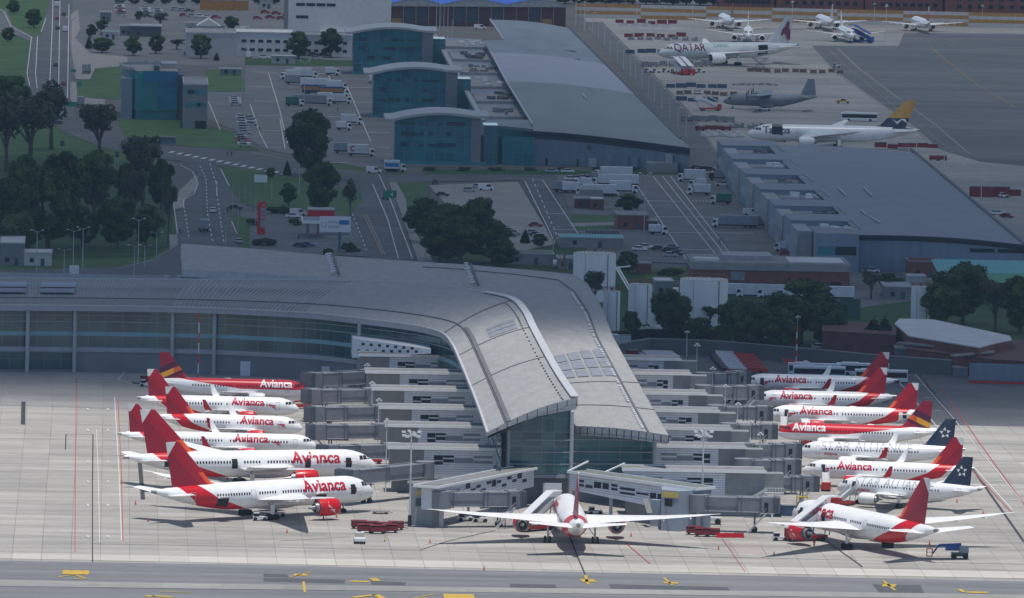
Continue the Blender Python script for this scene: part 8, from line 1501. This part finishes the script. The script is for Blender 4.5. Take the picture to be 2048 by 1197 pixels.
PK.put(at(767, 1084), R(-90), 'person in yellow-green vest crouching on the apron beside the white pickup'); PR.put(at(1628, 1096), R(180), 'person in red vest standing below the right wide-body stairs'); PR.put(at(1010, 1058), R(90), 'person in red vest standing by the left wing of the rear-facing wide-body')
for x, y, lb in ((360, 470, 'person in dark clothes on the footpath by the curved road'), (455, 428, 'person in dark clothes at the kerb of the curved road'), (1440, 488, 'person in dark clothes walking in the right lorry yard, left of two'), (1446, 488, 'person in dark clothes walking in the right lorry yard, right of two'), (675, 226, 'person in dark clothes between trucks in the left yard'), (455, 315, 'person in dark clothes at the crossing, left of two'), (463, 315, 'person in dark clothes at the crossing, right of two'), (597, 482, 'person in dark clothes on the fuel station forecourt'), (518, 264, 'person in dark clothes on the path beside the left yard')): PD.put(at(x, y, Z), rnd.uniform(0, 6), lb)
# ---------------------------------------------------------------- cloud bank above (casts the cloud shadow) and haze
def cloud():
    H0 = 900.; off = Vector((sd.x/sd.z*H0, sd.y/sd.z*H0, 0)); y0 = 2128; nx, ny = 34, 34; x0, x1, y1 = -1300, 1300, 5200; bm = MB(); P = {}
    def pt(i, j, top):
        x = x0+(x1-x0)*i/nx; y = y0-60+(y1-y0+60)*j/ny; e = min(1, min(i, nx-i, j*1.4, ny-j)/3); n_ = mnoise.noise(Vector((x/260, y/260, 3)))
        return Vector((x, y, H0+((60+70*n_)*e if top else -(10+14*n_)*e)))+off
    bm.grid([[pt(i, j, True) for j in range(ny+1)] for i in range(nx+1)]); bm.grid([[pt(i, j, False) for j in range(ny+1)] for i in range(nx+1)])
    m, n, b = _new('cloud_vapour'); tc = node(n, 'ShaderNodeTexCoord'); sp = node(n, 'ShaderNodeSeparateXYZ'); lk(n, tc.outputs['Object'], sp.inputs[0])
    no = node(n, 'ShaderNodeTexNoise'); no.inputs['Scale'].default_value = .006; no.inputs['Detail'].default_value = 4; lk(n, tc.outputs['Object'], no.inputs[0])
    # edge runs across the scene, softened over some tens of metres
    nm = node(n, 'ShaderNodeMath', operation='MULTIPLY_ADD'); nm.inputs[1].default_value = 110.; nm.inputs[2].default_value = -55.; lk(n, no.outputs[0], nm.inputs[0])
    ad = node(n, 'ShaderNodeMath', operation='ADD'); lk(n, sp.outputs[1], ad.inputs[0]); lk(n, nm.outputs[0], ad.inputs[1])
    r = node(n, 'ShaderNodeMapRange'); r.interpolation_type = 'SMOOTHSTEP'; r.inputs[1].default_value = y0+off.y-45; r.inputs[2].default_value = y0+off.y+75; r.inputs[4].default_value = 1; lk(n, ad.outputs[0], r.inputs[0])
    r2 = node(n, 'ShaderNodeMapRange'); r2.inputs[1].default_value = 2700+off.y; r2.inputs[2].default_value = 3600+off.y; r2.inputs[3].default_value = CLOUD_A; r2.inputs[4].default_value = CLOUD_B; lk(n, sp.outputs[1], r2.inputs[0])
    n2 = node(n, 'ShaderNodeTexNoise'); n2.inputs['Scale'].default_value = .0032; n2.inputs['Detail'].default_value = 3; lk(n, tc.outputs['Object'], n2.inputs[0])
    r3 = node(n, 'ShaderNodeMapRange'); r3.inputs[1].default_value = .35; r3.inputs[2].default_value = .65; r3.inputs[3].default_value = .93; r3.inputs[4].default_value = 1.05; lk(n, n2.outputs[0], r3.inputs[0])
    mu = node(n, 'ShaderNodeMath', operation='MULTIPLY'); lk(n, r.outputs[0], mu.inputs[0]); lk(n, r2.outputs[0], mu.inputs[1]); mu2 = node(n, 'ShaderNodeMath', operation='MULTIPLY', use_clamp=True); lk(n, mu.outputs[0], mu2.inputs[0]); lk(n, r3.outputs[0], mu2.inputs[1])
    tr = node(n, 'ShaderNodeBsdfTransparent'); tl = node(n, 'ShaderNodeBsdfTranslucent'); tl.inputs[0].default_value = (.24, .275, .32, 1); mx = node(n, 'ShaderNodeMixShader'); lk(n, mu2.outputs[0], mx.inputs[0]); lk(n, tr.outputs[0], mx.inputs[1]); lk(n, tl.outputs[0], mx.inputs[2])
    lk(n, mx.outputs[0], n.nodes['Material Output'].inputs['Surface']); n.nodes.remove(b)
    tag(bm.build('cloud', m, smooth=True), 'broad cloud bank high above the rear half of the airport', 'cloud', kind='structure')
CLOUD_A, CLOUD_B = .79, .42
cloud()
hz = bpy.data.materials.new('haze_air'); hz.use_nodes = True; n = hz.node_tree; n.nodes.remove(n.nodes['Principled BSDF']); pv = node(n, 'ShaderNodeVolumePrincipled'); pv.inputs['Color'].default_value = (.42, .64, .92, 1); pv.inputs['Density'].default_value = .000028; pv.inputs['Anisotropy'].default_value = 0
lk(n, pv.outputs[0], n.nodes['Material Output'].inputs['Volume'])
MB().box(-1600, 1600, -320, 6600, -1, 215).build('haze', hz); o = bpy.data.objects['haze']; tag(o, 'thin blue haze filling the air over the airport', 'haze', kind='stuff')
